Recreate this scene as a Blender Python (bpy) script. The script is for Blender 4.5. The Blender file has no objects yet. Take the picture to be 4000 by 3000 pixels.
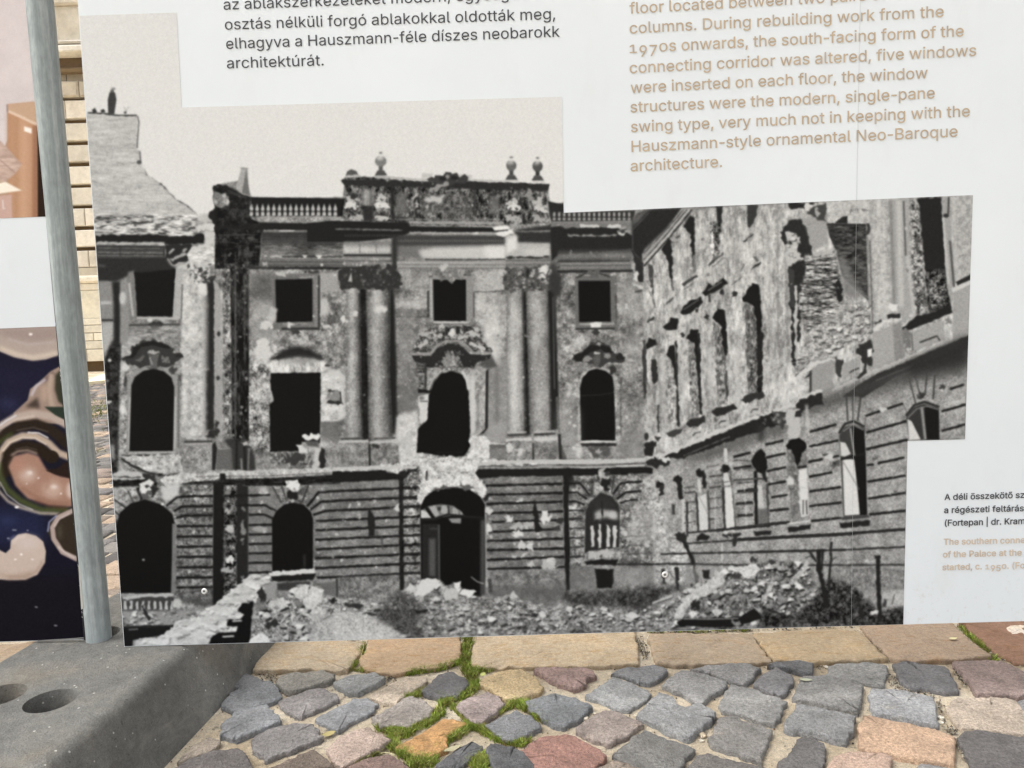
import bpy, bmesh, math, random
import numpy as np
from mathutils import Vector, Matrix

random.seed(11)
S = bpy.context.scene
COL = S.collection

# ---------------------------------------------------------------- camera, sky, sun, exposure
CAM_H, PITCH, ROLL, FPX = 0.75, math.radians(5.0), 0.030, 26 / 36 * 4000
fw = np.array([0, math.cos(PITCH), -math.sin(PITCH)])
r0 = np.array([1., 0, 0]); u0 = np.array([0, math.sin(PITCH), math.cos(PITCH)])
rt = math.cos(ROLL) * r0 - math.sin(ROLL) * u0
up = math.sin(ROLL) * r0 + math.cos(ROLL) * u0
EYE = np.array([0, 0, CAM_H])
cam = bpy.data.objects.new("camera", bpy.data.cameras.new("camera"))
COL.objects.link(cam)
cam.data.lens, cam.data.sensor_width, cam.data.clip_start, cam.data.clip_end = 26, 36, .05, 500
cam.matrix_world = Matrix(((rt[0], up[0], -fw[0], 0), (rt[1], up[1], -fw[1], 0), (rt[2], up[2], -fw[2], CAM_H), (0, 0, 0, 1)))
S.camera = cam

SUN_EL, SUN_AZ = math.radians(58), math.radians(-95)        # high, from the left along the boards
sd = Vector((math.sin(SUN_AZ) * math.cos(SUN_EL), math.cos(SUN_AZ) * math.cos(SUN_EL), math.sin(SUN_EL)))
w = bpy.data.worlds.new("World"); S.world = w; w.use_nodes = True
nt = w.node_tree
sky = nt.nodes.new("ShaderNodeTexSky"); sky.sky_type = 'NISHITA'; sky.sun_disc = False
sky.sun_elevation, sky.sun_rotation = SUN_EL, SUN_AZ
sky.air_density, sky.dust_density = 1.0, 4.0
hs = nt.nodes.new("ShaderNodeHueSaturation"); hs.inputs["Saturation"].default_value = .16
nt.links.new(sky.outputs[0], hs.inputs["Color"])
nt.links.new(hs.outputs[0], nt.nodes["Background"].inputs[0])
nt.nodes["Background"].inputs[1].default_value = .148
sun = bpy.data.objects.new("sun", bpy.data.lights.new("sun", 'SUN')); COL.objects.link(sun)
sun.data.energy, sun.data.angle, sun.data.color = .92, math.radians(38), (1, .97, .92)
sun.rotation_euler = (-sd).to_track_quat('-Z', 'Y').to_euler()
S.view_settings.view_transform, S.view_settings.look = 'Standard', 'None'
S.view_settings.exposure, S.view_settings.gamma = 1.12, 1
S.view_settings.use_curve_mapping = False

# ---------------------------------------------------------------- helpers
def ray(x, y):
    """viewing direction through photograph pixel (4000 x 3000)"""
    return fw + rt * ((x - 2000) / FPX) - up * ((y - 1500) / FPX)
def on_z(x, y, z=0.):
    d = ray(x, y); return EYE + d * ((z - CAM_H) / d[2])
def on_plane(x, y, p, n):
    d = ray(x, y); return EYE + d * (np.dot(p - EYE, n) / np.dot(d, n))
def on_y(x, y, Y):
    d = ray(x, y); return EYE + d * (Y / d[1])

def lin(c):
    return tuple(((v / 255 + .055) / 1.055) ** 2.4 if v > 10 else v / 255 / 12.92 for v in c)

def tag(o, label=None, cat=None, group=None, kind=None):
    if label: o["label"] = label
    if cat: o["category"] = cat
    if group: o["group"] = group
    if kind: o["kind"] = kind
    return o
def empty(name, loc):
    o = bpy.data.objects.new(name, None); o.empty_display_size = .05
    COL.objects.link(o); o.location = loc; return o
def link(name, me, mat, parent=None, smooth=False):
    o = bpy.data.objects.new(name, me); COL.objects.link(o)
    for m in (mat if isinstance(mat, (list, tuple)) else [mat]):
        me.materials.append(m)
    if smooth:
        me.shade_smooth()
    if parent is not None:
        bpy.context.view_layer.update()
        o.parent = parent
        o.matrix_parent_inverse = Matrix.Translation(-Vector(parent.location))
    return o
def mesh(name, v, f, mat, parent=None, smooth=False, cols=None):
    me = bpy.data.meshes.new(name)
    me.from_pydata([tuple(map(float, p)) for p in v], [], f)
    if cols is not None:
        a = me.color_attributes.new("tone", 'FLOAT_COLOR', 'POINT')
        a.data.foreach_set("color", np.asarray(cols, np.float32).ravel())
    me.update()
    return link(name, me, mat, parent, smooth)
class MB:
    """collects boxes and other pieces into one mesh"""
    def __init__(s): s.v, s.f, s.c = [], [], []
    def add(s, v, f, col=None):
        n = len(s.v); s.v += [tuple(p) for p in v]; s.f += [[i + n for i in q] for q in f]
        if col is not None: s.c += [tuple(col) + (1,)] * len(v)
    def box(s, x0, x1, y0, y1, z0, z1, b=0., col=None):
        if b <= 0:
            v = [(x, y, z) for z in (z0, z1) for y in (y0, y1) for x in (x0, x1)]
            s.add(v, [(0, 2, 3, 1), (4, 5, 7, 6), (0, 1, 5, 4), (2, 6, 7, 3), (0, 4, 6, 2), (1, 3, 7, 5)], col)
        else:                                   # front (towards -y) edges chamfered
            v = [(x0, y1, z0), (x1, y1, z0), (x1, y1, z1), (x0, y1, z1), (x0, y0 + b, z0), (x1, y0 + b, z0), (x1, y0 + b, z1), (x0, y0 + b, z1),
                 (x0 + b, y0, z0 + b), (x1 - b, y0, z0 + b), (x1 - b, y0, z1 - b), (x0 + b, y0, z1 - b)]
            s.add(v, [(0, 1, 2, 3), (0, 4, 5, 1), (1, 5, 6, 2), (2, 6, 7, 3), (3, 7, 4, 0), (8, 11, 10, 9), (4, 8, 9, 5), (5, 9, 10, 6), (6, 10, 11, 7), (7, 11, 8, 4)], col)
    def build(s, name, mat, parent=None, smooth=False):
        return mesh(name, s.v, s.f, mat, parent, smooth, s.c or None)

class NT:
    """small node-tree writer"""
    def __init__(s, name):
        s.m = bpy.data.materials.new(name); s.m.use_nodes = True
        s.t = s.m.node_tree; s.b = s.t.nodes["Principled BSDF"]
        s.b.inputs["Specular IOR Level"].default_value = .3
        s.co = s.t.nodes.new("ShaderNodeTexCoord").outputs["Object"]
    def n(s, kind, **kw):
        x = s.t.nodes.new("ShaderNode" + kind)
        for k, v in kw.items(): setattr(x, k, v)
        return x
    def put(s, sock, v):
        if hasattr(v, "is_output"): s.t.links.new(v, sock)
        elif isinstance(v, (tuple, list)): sock.default_value = tuple(v) + ((1,) if len(v) == 3 and len(sock.default_value) == 4 else ())
        else: sock.default_value = v
    def scale(s, v, vec=None):
        m = s.n("Mapping"); s.put(m.inputs["Vector"], vec or s.co); m.inputs["Scale"].default_value = v; return m.outputs[0]
    def noise(s, sc, det=4, rough=.55, vec=None, dist=0.):
        x = s.n("TexNoise"); s.put(x.inputs["Vector"], vec or s.co)
        x.inputs["Scale"].default_value, x.inputs["Detail"].default_value, x.inputs["Roughness"].default_value, x.inputs["Distortion"].default_value = sc, det, rough, dist
        return x.outputs[0]
    def ramp(s, f, stops):
        r = s.n("ValToRGB"); s.put(r.inputs[0], f); e = r.color_ramp.elements
        while len(e) < len(stops): e.new(.5)
        for q, (p, c) in zip(e, stops):
            q.position = p; q.color = (tuple(c) if isinstance(c, (tuple, list)) else (c, c, c)) + (1,)
        return r.outputs[0]
    def mix(s, f, a, b, mode='MIX'):
        x = s.n("Mix", data_type='RGBA', blend_type=mode)
        s.put(x.inputs[0], f); s.put(x.inputs[6], a); s.put(x.inputs[7], b); return x.outputs[2]
    def math(s, op, a, b=0.):
        x = s.n("Math", operation=op); s.put(x.inputs[0], a); s.put(x.inputs[1], b); return x.outputs[0]
    def attr(s, name): return s.n("Attribute", attribute_name=name).outputs["Color"]
    def col(s, c): s.put(s.b.inputs["Base Color"], c)
    def rough(s, v): s.put(s.b.inputs["Roughness"], v)
    def bump(s, h, dist, st=1.):
        x = s.n("Bump"); s.put(x.inputs["Height"], h); x.inputs["Distance"].default_value = dist; x.inputs["Strength"].default_value = st
        s.t.links.new(x.outputs[0], s.b.inputs["Normal"])
def flat(name, c, rough=.6, metal=0., spec=.3):
    k = NT(name)
    n = k.noise(40, 3)
    k.col(k.mix(1., tuple(c), k.ramp(n, [(.3, .88), (.7, 1.08)]), 'MULTIPLY')); k.rough(rough)
    k.b.inputs["Metallic"].default_value = metal; k.b.inputs["Specular IOR Level"].default_value = spec
    return k.m

# ---------------------------------------------------------------- materials
def mat_stone():                     # setts: tone comes per stone, grain from noise
    k = NT("sett_stone")
    t = k.attr("tone")
    n1, n2, n3 = k.noise(22, 5, .6), k.noise(160, 4, .7), k.noise(520, 2, .6)
    st = k.noise(30, 3, .6, k.scale((1, 3.2, 1)), .6)
    c = k.mix(1., t, k.ramp(n1, [(.28, .66), (.5, .98), (.72, 1.24)]), 'MULTIPLY')
    c = k.mix(1., c, k.ramp(n2, [(.3, .62), (.7, 1.36)]), 'MULTIPLY')
    c = k.mix(1., c, k.ramp(n3, [(.3, .70), (.7, 1.28)]), 'MULTIPLY')
    c = k.mix(k.ramp(st, [(.60, 0.), (.74, .55)]), c, k.mix(1., c, (1.28, 1.2, 1.05), 'MULTIPLY'))
    c = k.mix(k.ramp(k.noise(11, 4, .6), [(.58, 0.), (.72, .5)]), c, k.mix(1., c, (.62, .60, .58), 'MULTIPLY'))
    k.col(c); k.rough(k.ramp(n1, [(.3, .62), (.7, .85)]))
    k.bump(k.math('ADD', k.math('MULTIPLY', n1, 1.6), k.math('ADD', k.math('MULTIPLY', n2, 1.3), k.math('MULTIPLY', n3, .4))), .007, .85)
    return k.m
def mat_sand():
    k = NT("joint_sand")
    n1, n2, n3 = k.noise(9, 4), k.noise(120, 4, .7), k.noise(480, 3, .8)
    v = k.n("TexVoronoi"); k.put(v.inputs["Vector"], k.co); v.inputs["Scale"].default_value = 260
    c = k.ramp(n1, [(.25, lin((186, 170, 146))), (.5, lin((212, 198, 174))), (.75, lin((232, 220, 200)))])
    c = k.mix(1., c, k.ramp(n2, [(.3, .70), (.7, 1.16)]), 'MULTIPLY')
    c = k.mix(1., c, k.ramp(n3, [(.3, .72), (.7, 1.2)]), 'MULTIPLY')
    c = k.mix(k.ramp(v.outputs["Distance"], [(.16, .55), (.3, 0.)]), c, (.36, .31, .25))
    c = k.mix(k.ramp(k.noise(3.1, 4, .65), [(.50, 0.), (.64, .75)]), c, k.mix(1., c, (.66, .58, .47), 'MULTIPLY'))
    c = k.mix(k.ramp(k.noise(34, 4, .7), [(.60, 0.), (.68, .7)]), c, (.10, .082, .06))
    c = k.mix(1., c, (1.2, 1.2, 1.2), 'MULTIPLY')
    k.col(c); k.rough(.95)
    k.bump(k.math('ADD', n2, n3), .006, .9)
    return k.m
def mat_flag():
    k = NT("flagstone")
    t = k.attr("tone")
    n1, n2, n3 = k.noise(7, 5, .6, None, .6), k.noise(140, 4, .7), k.noise(600, 2)
    st = k.noise(26, 4, .6, k.scale((1, 4, 1)), .4)
    c = k.mix(1., t, k.ramp(n1, [(.3, (.84, .80, .74)), (.5, (1, .98, .95)), (.7, (1.14, 1.06, .94))]), 'MULTIPLY')
    c = k.mix(1., c, k.ramp(n2, [(.3, .74), (.7, 1.2)]), 'MULTIPLY')
    c = k.mix(1., c, k.ramp(n3, [(.3, .76), (.7, 1.2)]), 'MULTIPLY')
    c = k.mix(k.ramp(st, [(.52, 0.), (.68, .7)]), c, k.mix(1., c, (.88, .74, .52), 'MULTIPLY'))
    c = k.mix(k.ramp(k.noise(240, 2, .5, k.scale((1, 3.5, 1))), [(.64, 0.), (.72, .65)]), c, k.mix(1., c, (.42, .36, .3), 'MULTIPLY'))
    k.col(c); k.rough(.85)
    k.bump(k.math('ADD', k.math('MULTIPLY', n1, 1.5), k.math('ADD', n2, k.math('MULTIPLY', n3, .5))), .004, .6)
    return k.m
def mat_concrete():
    k = NT("recycled_block")
    n1, n2, n3 = k.noise(6, 5, .6), k.noise(60, 5, .7), k.noise(420, 3, .7)
    c = k.ramp(n1, [(.3, lin((96, 96, 94))), (.55, lin((116, 115, 111))), (.75, lin((130, 126, 118)))])
    c = k.mix(1., c, k.ramp(n2, [(.3, .80), (.7, 1.16)]), 'MULTIPLY')
    c = k.mix(1., c, k.ramp(n3, [(.3, .72), (.7, 1.26)]), 'MULTIPLY')
    v = k.n("TexVoronoi"); k.put(v.inputs["Vector"], k.co); v.inputs["Scale"].default_value = 46
    c = k.mix(k.ramp(v.outputs["Distance"], [(.06, .85), (.10, 0.)]), c, lin((200, 198, 192)))
    c = k.mix(k.ramp(k.noise(4, 3, .6, k.scale((1, 1, .5))), [(.56, 0.), (.72, .5)]), c, lin((112, 100, 84)))
    c = k.mix(1., c, (1.12, 1.11, 1.09), 'MULTIPLY')
    c = k.mix(k.ramp(k.noise(150, 2, .5), [(.66, 0.), (.72, .7)]), c, k.mix(1., c, (.5, .5, .5), 'MULTIPLY'))
    c = k.mix(k.ramp(k.noise(14, 5, .7, k.scale((1, .35, 1)), .8), [(.56, 0.), (.70, .4)]), c, lin((160, 156, 146)))
    k.col(c); k.rough(.9); k.bump(k.math('ADD', k.math('MULTIPLY', n2, 1.4), n3), .004, .8)
    return k.m
def mat_zinc():
    k = NT("galvanised_tube")
    st = k.noise(60, 5, .6, k.scale((1, 1, .03)))
    n2 = k.noise(18, 4, .6); n3 = k.noise(220, 3, .6, k.scale((1, 1, .25)))
    c = k.ramp(st, [(.3, lin((124, 132, 133))), (.5, lin((152, 160, 160))), (.7, lin((184, 190, 189)))])
    c = k.mix(1., c, k.ramp(n2, [(.3, .86), (.7, 1.1)]), 'MULTIPLY')
    c = k.mix(1., c, k.ramp(n3, [(.3, .86), (.7, 1.12)]), 'MULTIPLY')
    c = k.mix(k.ramp(k.noise(9, 3), [(.66, 0.), (.74, .5)]), c, lin((110, 100, 82)))
    k.col(c); k.rough(k.ramp(st, [(.3, .42), (.7, .6)])); k.b.inputs["Metallic"].default_value = .08
    k.bump(k.math('ADD', st, n3), .0006, .5)
    return k.m
def mat_facade():
    k = NT("facade_limestone")
    t = k.attr("tone")
    n1, n2, n3 = k.noise(1.3, 5, .6), k.noise(9, 5, .65), k.noise(50, 3, .7)
    c = k.mix(1., t, k.ramp(n1, [(.3, (.80, .77, .72)), (.5, (1, 1, 1)), (.7, (1.06, 1.05, 1.0))]), 'MULTIPLY')
    c = k.mix(1., c, k.ramp(n2, [(.3, .86), (.7, 1.06)]), 'MULTIPLY')
    c = k.mix(k.ramp(k.noise(3.5, 5, .7), [(.52, 0.), (.72, .6)]), c, k.mix(1., c, (.74, .74, .73), 'MULTIPLY'))
    c = k.mix(k.ramp(n3, [(.66, 0.), (.76, .6)]), c, (.22, .18, .13))
    k.col(c); k.rough(.9); k.bump(k.math('ADD', n2, n3), .02, .5)
    return k.m
def mat_leaf(name, a, b):
    k = NT(name)
    t = k.attr("tone")
    k.col(k.mix(k.noise(30, 3), k.mix(1., t, a, 'MULTIPLY'), k.mix(1., t, b, 'MULTIPLY')))
    k.rough(.7); k.b.inputs["Subsurface Weight"].default_value = 0
    return k.m
M_SETT, M_SAND, M_FLAG, M_CONC, M_ZINC, M_FAC = mat_stone(), mat_sand(), mat_flag(), mat_concrete(), mat_zinc(), mat_facade()
M_MOSS = mat_leaf("moss_leaf", (1.0, 1.0, 1.0), (.72, .86, .6))
def mat_board():
    k = NT("board_white_laminate")
    c = k.mix(1., lin((215, 221, 225)), k.ramp(k.noise(2.2, 4, .65), [(.3, .965), (.7, 1.02)]), 'MULTIPLY')
    z = k.n('SeparateXYZ'); k.put(z.inputs[0], k.co)
    low = k.ramp(z.outputs[2], [(.14, 1.), (.34, 0.)])
    dirt = k.math('MULTIPLY', low, k.ramp(k.noise(90, 4, .75), [(.56, 0.), (.72, .3)]))
    dust = k.ramp(k.noise(14, 5, .7, k.scale((1, 1, .4))), [(.55, 0.), (.8, .10)])
    c = k.mix(k.math('ADD', dirt, dust), c, lin((168, 156, 136)))
    k.col(c)
    k.rough(.42); k.bump(k.noise(700, 2), .0002, .3)
    return k.m
M_BOARD = mat_board()
M_EDGE = flat("board_core", (.16, .155, .15), .8)

# ---------------------------------------------------------------- ground, setts, flagstones
def z_ground(x, y): return 0.0
g_ = 60
tag(mesh("ground", [(-g_, -20, 0), (g_, -20, 0), (g_, 100, 0), (-g_, 100, 0)], [(0, 1, 2, 3)], M_SAND), kind="structure")

# outlines of the stones, read from the photograph as pixel outlines of the ground plane: (origin x, y, zoom, outline, sRGB tone)
Z4, Z5, Z6, Z7 = (0, 2300, 2.011), (900, 2400, 1.8433), (2000, 2400, 2.011), (2900, 2400, 2.011)
FLAGS = [
 (Z4, [(-700, 560), (-420, 470), (-60, 445), (290, 405), (0, 600), (-200, 730), (-500, 800), (-760, 720)], (205, 175, 140)),
 (Z5, [(170, 390), (300, 170), (520, 165), (700, 170), (965, 195), (950, 240), (890, 330), (838, 405), (560, 395), (190, 405)], (207, 184, 150)),
 (Z5, [(1010, 130), (1660, 110), (1655, 290), (1620, 340), (1480, 385), (1330, 395), (1190, 420), (1080, 425), (960, 390), (930, 330), (985, 240)], (210, 172, 128)),
 ((0, 0, 1), [(1870, 2462), (2474, 2440), (2480, 2490), (2492, 2545), (2497, 2592), (2300, 2601), (2100, 2600), (1950, 2606), (1845, 2606), (1840, 2570), (1856, 2520)], (217, 190, 150)),
 (Z6, [(1065, 147), (1880, 143), (1950, 250), (2043, 368), (1880, 383), (1600, 385), (1300, 393), (1132, 375)], (192, 167, 136)),
 (Z7, [(78, 145), (420, 118), (895, 112), (1000, 200), (1056, 270), (1134, 345), (900, 362), (560, 373), (244, 363), (165, 240)], (202, 174, 132)),
 (Z7, [(912, 70), (1640, 50), (1755, 180), (1940, 310), (1950, 330), (1640, 353), (1240, 363), (1165, 338), (1066, 240)], (187, 157, 127)),
 (Z7, [(1700, 50), (2212, 40), (2420, 50), (2640, 300), (2400, 390), (2150, 368), (1975, 285), (1885, 195)], (168, 118, 88)),
]
SETTS = [
 (Z4, [(1830, 760), (1900, 640), (1990, 670), (2080, 715), (1960, 745)], (98, 98, 100)),
 (Z5, [(0, 560), (120, 490), (290, 470), (340, 530), (362, 590), (270, 628), (20, 698), (-60, 640)], (100, 104, 108)),
 (Z5, [(328, 490), (360, 437), (640, 408), (738, 430), (746, 463), (620, 508), (480, 546), (420, 552), (372, 520)], (121, 116, 106)),
 (Z5, [(345, 615), (440, 577), (640, 512), (750, 560), (778, 600), (690, 648), (510, 718), (470, 713), (372, 660)], (119, 113, 110)),
 (Z5, [(735, 490), (830, 447), (1020, 422), (1090, 442), (1106, 465), (930, 552), (850, 558), (800, 520)], (127, 127, 124)),
 (Z5, [(1050, 592), (1012, 572), (1250, 437), (1408, 447), (1418, 470), (1300, 545), (1190, 628), (1100, 620)], (212, 188, 158)),
 (Z5, [(-60, 770), (70, 682), (250, 647), (330, 722), (368, 765), (280, 798), (50, 888), (-70, 860)], (120, 124, 130)),
 (Z5, [(612, 740), (690, 692), (900, 587), (990, 582), (1062, 640), (1020, 688), (880, 758), (790, 818), (740, 813)], (121, 123, 127)),
 (Z5, [(142, 900), (260, 822), (480, 782), (590, 792), (656, 870), (620, 898), (400, 978), (265, 1033), (182, 970)], (121, 116, 113)),
 (Z5, [(1032, 740), (1130, 682), (1280, 592), (1370, 602), (1456, 670), (1440, 718), (1290, 798), (1180, 798), (1080, 793)], (141, 131, 121)),
 (Z5, [(1377, 545), (1500, 432), (1600, 417), (1690, 452), (1718, 500), (1620, 588), (1440, 578)], (84, 82, 82)),
 ((0, 0, 1), [(1872, 2660), (1905, 2636), (1963, 2615), (2030, 2611), (2089, 2640), (2120, 2678), (2100, 2701), (2010, 2726), (1963, 2721), (1916, 2692)], (198, 166, 112)),
 (Z5, [(1617, 650), (1700, 602), (1850, 558), (1920, 592), (1986, 640), (1900, 708), (1800, 778), (1740, 768), (1690, 720)], (137, 119, 113)),
 (Z5, [(1187, 940), (1340, 862), (1530, 742), (1600, 742), (1696, 775), (1610, 838), (1560, 868), (1540, 958), (1450, 1008), (1320, 1008)], (196, 138, 72)),
 ((0, 0, 1), [(1895, 2829), (1950, 2802), (2018, 2776), (2075, 2795), (2111, 2832), (2070, 2860), (2000, 2887), (1960, 2878), (1925, 2853)], (102, 104, 108)),
 (Z5, [(692, 960), (800, 872), (980, 807), (1090, 872), (1146, 910), (1060, 958), (900, 1048), (790, 1098), (722, 1020)], (207, 176, 156)),
 (Z5, [(272, 1106), (600, 967), (690, 1032), (758, 1106), (700, 1200), (300, 1200)], (98, 84, 72)),
 (Z4, [(1362, 1420), (1500, 1332), (1700, 1267), (1880, 1252), (1938, 1320), (1986, 1400), (1950, 1500), (1342, 1520)], (92, 86, 83)),
 (Z4, [(1382, 1352), (1500, 1232), (1650, 1152), (1716, 1180), (1706, 1240), (1500, 1318)], (152, 136, 118)),
 (Z5, [(832, 1108), (1000, 1032), (1130, 1002), (1240, 1062), (1288, 1106), (1200, 1200), (900, 1200)], (114, 89, 79)),
 (Z5, [(1482, 1070), (1560, 1002), (1740, 897), (1808, 930), (1816, 960), (1690, 1058), (1620, 1106), (1560, 1170), (1450, 1150)], (80, 80, 84)),
 (Z5, [(1842, 960), (1920, 932), (2050, 962), (2130, 1022), (2196, 1090), (2150, 1190), (1950, 1190), (1880, 1080)], (72, 74, 77)),
 (Z6, [(57, 1080), (220, 972), (420, 942), (560, 992), (746, 1115), (650, 1205), (560, 1280), (240, 1280), (112, 1130)], (143, 98, 84)),
 (Z6, [(180, 430), (240, 412), (420, 423), (600, 418), (638, 445), (656, 475), (598, 490), (568, 553), (480, 577), (350, 528), (252, 470)], (137, 108, 98)),
 (Z6, [(788, 450), (860, 412), (1130, 392), (1198, 410), (1212, 440), (1150, 498), (1080, 528), (1000, 518), (930, 488), (830, 458)], (107, 107, 108)),
 (Z6, [(578, 630), (680, 562), (790, 482), (900, 508), (1096, 605), (1010, 678), (910, 738), (830, 728), (740, 678)], (134, 134, 132)),
 (Z6, [(1187, 550), (1240, 492), (1340, 433), (1500, 473), (1688, 522), (1686, 570), (1560, 628), (1500, 688), (1440, 678), (1330, 608)], (124, 122, 119)),
 (Z6, [(1410, 420), (1560, 398), (1800, 383), (1956, 425), (1870, 498), (1830, 537), (1740, 523), (1600, 468)], (122, 120, 117)),
 (Z7, [(195, 393), (260, 372), (420, 363), (556, 377), (546, 463), (440, 443), (310, 413)], (88, 88, 90)),
 (Z7, [(88, 540), (150, 472), (260, 413), (378, 462), (402, 510), (320, 622), (260, 608), (160, 578)], (101, 99, 99)),
 (Z6, [(1628, 700), (1662, 612), (1720, 548), (1860, 573), (2150, 672), (2117, 760), (2060, 842), (1960, 828), (1800, 768), (1652, 738)], (124, 122, 118)),
 (Z6, [(988, 780), (1062, 702), (1160, 618), (1258, 652), (1290, 702), (1360, 733), (1480, 703), (1606, 770), (1580, 818), (1480, 898), (1390, 962), (1250, 918), (1110, 848)], (130, 130, 129)),
 (Z6, [(103, 680), (200, 652), (340, 618), (480, 652), (636, 715), (560, 788), (420, 872), (330, 858), (230, 798), (142, 738)], (93, 99, 103)),
 (Z6, [(503, 900), (602, 822), (720, 758), (820, 762), (920, 803), (1016, 855), (900, 938), (760, 1002), (640, 968)], (142, 126, 116)),
 (Z6, [(783, 1095), (900, 1002), (1040, 908), (1150, 953), (1436, 1050), (1360, 1128), (1310, 1205), (1200, 1280), (1000, 1215), (852, 1130)], (102, 100, 96)),
 (Z6, [(1543, 960), (1602, 870), (1652, 798), (1740, 798), (2046, 902), (2008, 1000), (1950, 1137), (1800, 1088), (1562, 1008)], (114, 110, 105)),
 (Z6, [(1374, 1207), (1452, 1102), (1530, 1083), (1680, 1123), (1980, 1193), (1996, 1230), (1900, 1300), (1380, 1300)], (97, 92, 87)),
 (Z6, [(655, 1215), (780, 1153), (900, 1163), (1005, 1212), (950, 1300), (650, 1300)], (130, 114, 100)),
 (Z7, [(653, 470), (682, 392), (760, 373), (1000, 363), (1127, 388), (1137, 440), (1108, 552), (1000, 532), (850, 488)], (127, 125, 120)),
 (Z7, [(1180, 377), (1300, 368), (1500, 393), (1598, 403), (1650, 490), (1712, 598), (1560, 587), (1310, 562), (1243, 510)], (91, 89, 89)),
 (Z7, [(1655, 378), (1850, 363), (2040, 373), (2212, 452), (2350, 520), (2300, 618), (2150, 632), (1842, 622), (1782, 520)], (120, 99, 91)),
 (Z7, [(398, 650), (442, 542), (482, 483), (640, 488), (850, 523), (941, 560), (928, 690), (912, 762), (820, 753), (640, 698)], (112, 110, 106)),
 (Z7, [(1003, 640), (1012, 582), (1100, 578), (1300, 603), (1507, 652), (1518, 740), (1537, 850), (1500, 862), (1350, 818), (1022, 768)], (142, 142, 142)),
 (Z7, [(328, 880), (392, 782), (422, 708), (560, 723), (886, 802), (868, 910), (815, 992), (700, 968), (560, 928), (380, 908)], (120, 120, 119)),
 (Z7, [(918, 1000), (923, 870), (948, 788), (1100, 803), (1500, 893), (1676, 960), (1667, 1090), (1660, 1162), (1400, 1137), (1150, 1083), (940, 1048)], (212, 167, 128)),
 (Z7, [(1603, 720), (1690, 648), (1900, 643), (2140, 662), (2212, 760), (2300, 900), (2250, 948), (1990, 908), (1720, 878), (1642, 790)], (197, 174, 149)),
 (Z7, [(2160, 680), (2212, 663), (2400, 703), (2400, 858), (2262, 820)], (117, 114, 114)),
 (Z7, [(1693, 950), (1742, 908), (1900, 913), (2212, 962), (2420, 1000), (2420, 1300), (1840, 1300), (1762, 1100)], (84, 80, 78)),
 (Z7, [(278, 1160), (382, 1062), (432, 978), (540, 958), (637, 1012), (662, 1060), (638, 1160), (580, 1228), (480, 1280), (302, 1260)], (87, 84, 82)),
 (Z7, [(645, 1235), (722, 1103), (820, 1078), (1100, 1083), (1166, 1110), (1158, 1207), (1100, 1300), (640, 1300)], (207, 167, 141)),
 (Z7, [(1353, 1212), (1392, 1163), (1560, 1183), (1656, 1208), (1680, 1300), (1350, 1300)], (142, 140, 138)),
]
rng = np.random.default_rng(5)
def smooth_outline(P, step, jit):
    """rounded, slightly chipped outline from a coarse polygon"""
    Q = P
    for cut in (.05, .2):                           # corner cutting
        R = np.roll(Q, -1, 0)
        Q = np.stack([Q * (1 - cut) + R * cut, Q * cut + R * (1 - cut)], 1).reshape(-1, 2)
    out = []
    for i in range(len(Q)):
        a, b = Q[i], Q[(i + 1) % len(Q)]
        m = max(1, int(round(np.hypot(*(b - a)) / step)))
        for j in range(m): out.append(a + (b - a) * j / m)
    out = np.array(out)
    n = rng.normal(0, jit, out.shape)
    n = (n + np.roll(n, 1, 0) + np.roll(n, -1, 0)) * .58 + rng.normal(0, jit * .35, out.shape)
    return out + n
def inset(P, d):
    T = np.roll(P, -2, 0) - np.roll(P, 2, 0)
    N = np.stack([-T[:, 1], T[:, 0]], 1) / np.maximum(np.hypot(T[:, 0], T[:, 1]), 1e-6)[:, None]
    return P + N * d
def stone(mb, P, top, tone, step=.005, jit=.0014, edge=.0028, dome=.0006, seg=3):
    """one stone: vertical side, rounded arris, gently domed top"""
    A = .5 * np.sum(P[:, 0] * np.roll(P[:, 1], -1) - np.roll(P[:, 0], -1) * P[:, 1])
    if A < 0: P = P[::-1]
    O = smooth_outline(P, step, jit)
    c = O.mean(0); n = len(O)
    rr = np.sqrt(abs(A) / math.pi)
    tx, ty = rng.normal(0, .012, 2)
    ph = rng.random(2) * 50
    O = c + (O - c) * (1 + .0016 / rr)
    fr = rng.uniform(60, 150, (5, 2)) * rng.choice([-1, 1], (5, 2)); ps = rng.random(5) * 6
    def zz(q, h):
        d = (q - c)
        w = sum(np.sin(d @ fr[i] + ps[i]) for i in range(5)) * .00042
        return h + d[:, 0] * tx + d[:, 1] * ty + w
    def sc(dd): return c + (O - c) * (1 - dd / rr)
    rings = [(O, np.full(n, -.02)), (O, zz(O, top - edge * 1.5)), (sc(edge * .3), zz(O, top - edge * .5)), (sc(edge * 1.0), zz(O, top - edge * .12)), (sc(edge * 2.0), zz(O, top))]
    for t in (.72, .5, .3, .14):
        q = c + (O - c) * t
        rings.append((q, zz(q, top + dome * (1 - t * t))))
    v = []
    for q, z in rings: v += [(q[i, 0], q[i, 1], z[i]) for i in range(n)]
    v.append((c[0], c[1], top + dome))
    f = []
    for r in range(len(rings) - 1):
        for i in range(n):
            j = (i + 1) % n
            f.append((r * n + i, r * n + j, (r + 1) * n + j, (r + 1) * n + i))
    r = len(rings) - 1
    for i in range(n): f.append((r * n + i, r * n + (i + 1) % n, len(v) - 1))
    mb.add(v, f, lin(tone))
ALB = 1.10                                         # photographed stone tone -> albedo scale
def px_poly(org, pts, z):
    return np.array([on_z(org[0] + x / org[2], org[1] + y / org[2], z)[:2] for x, y in pts])
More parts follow.
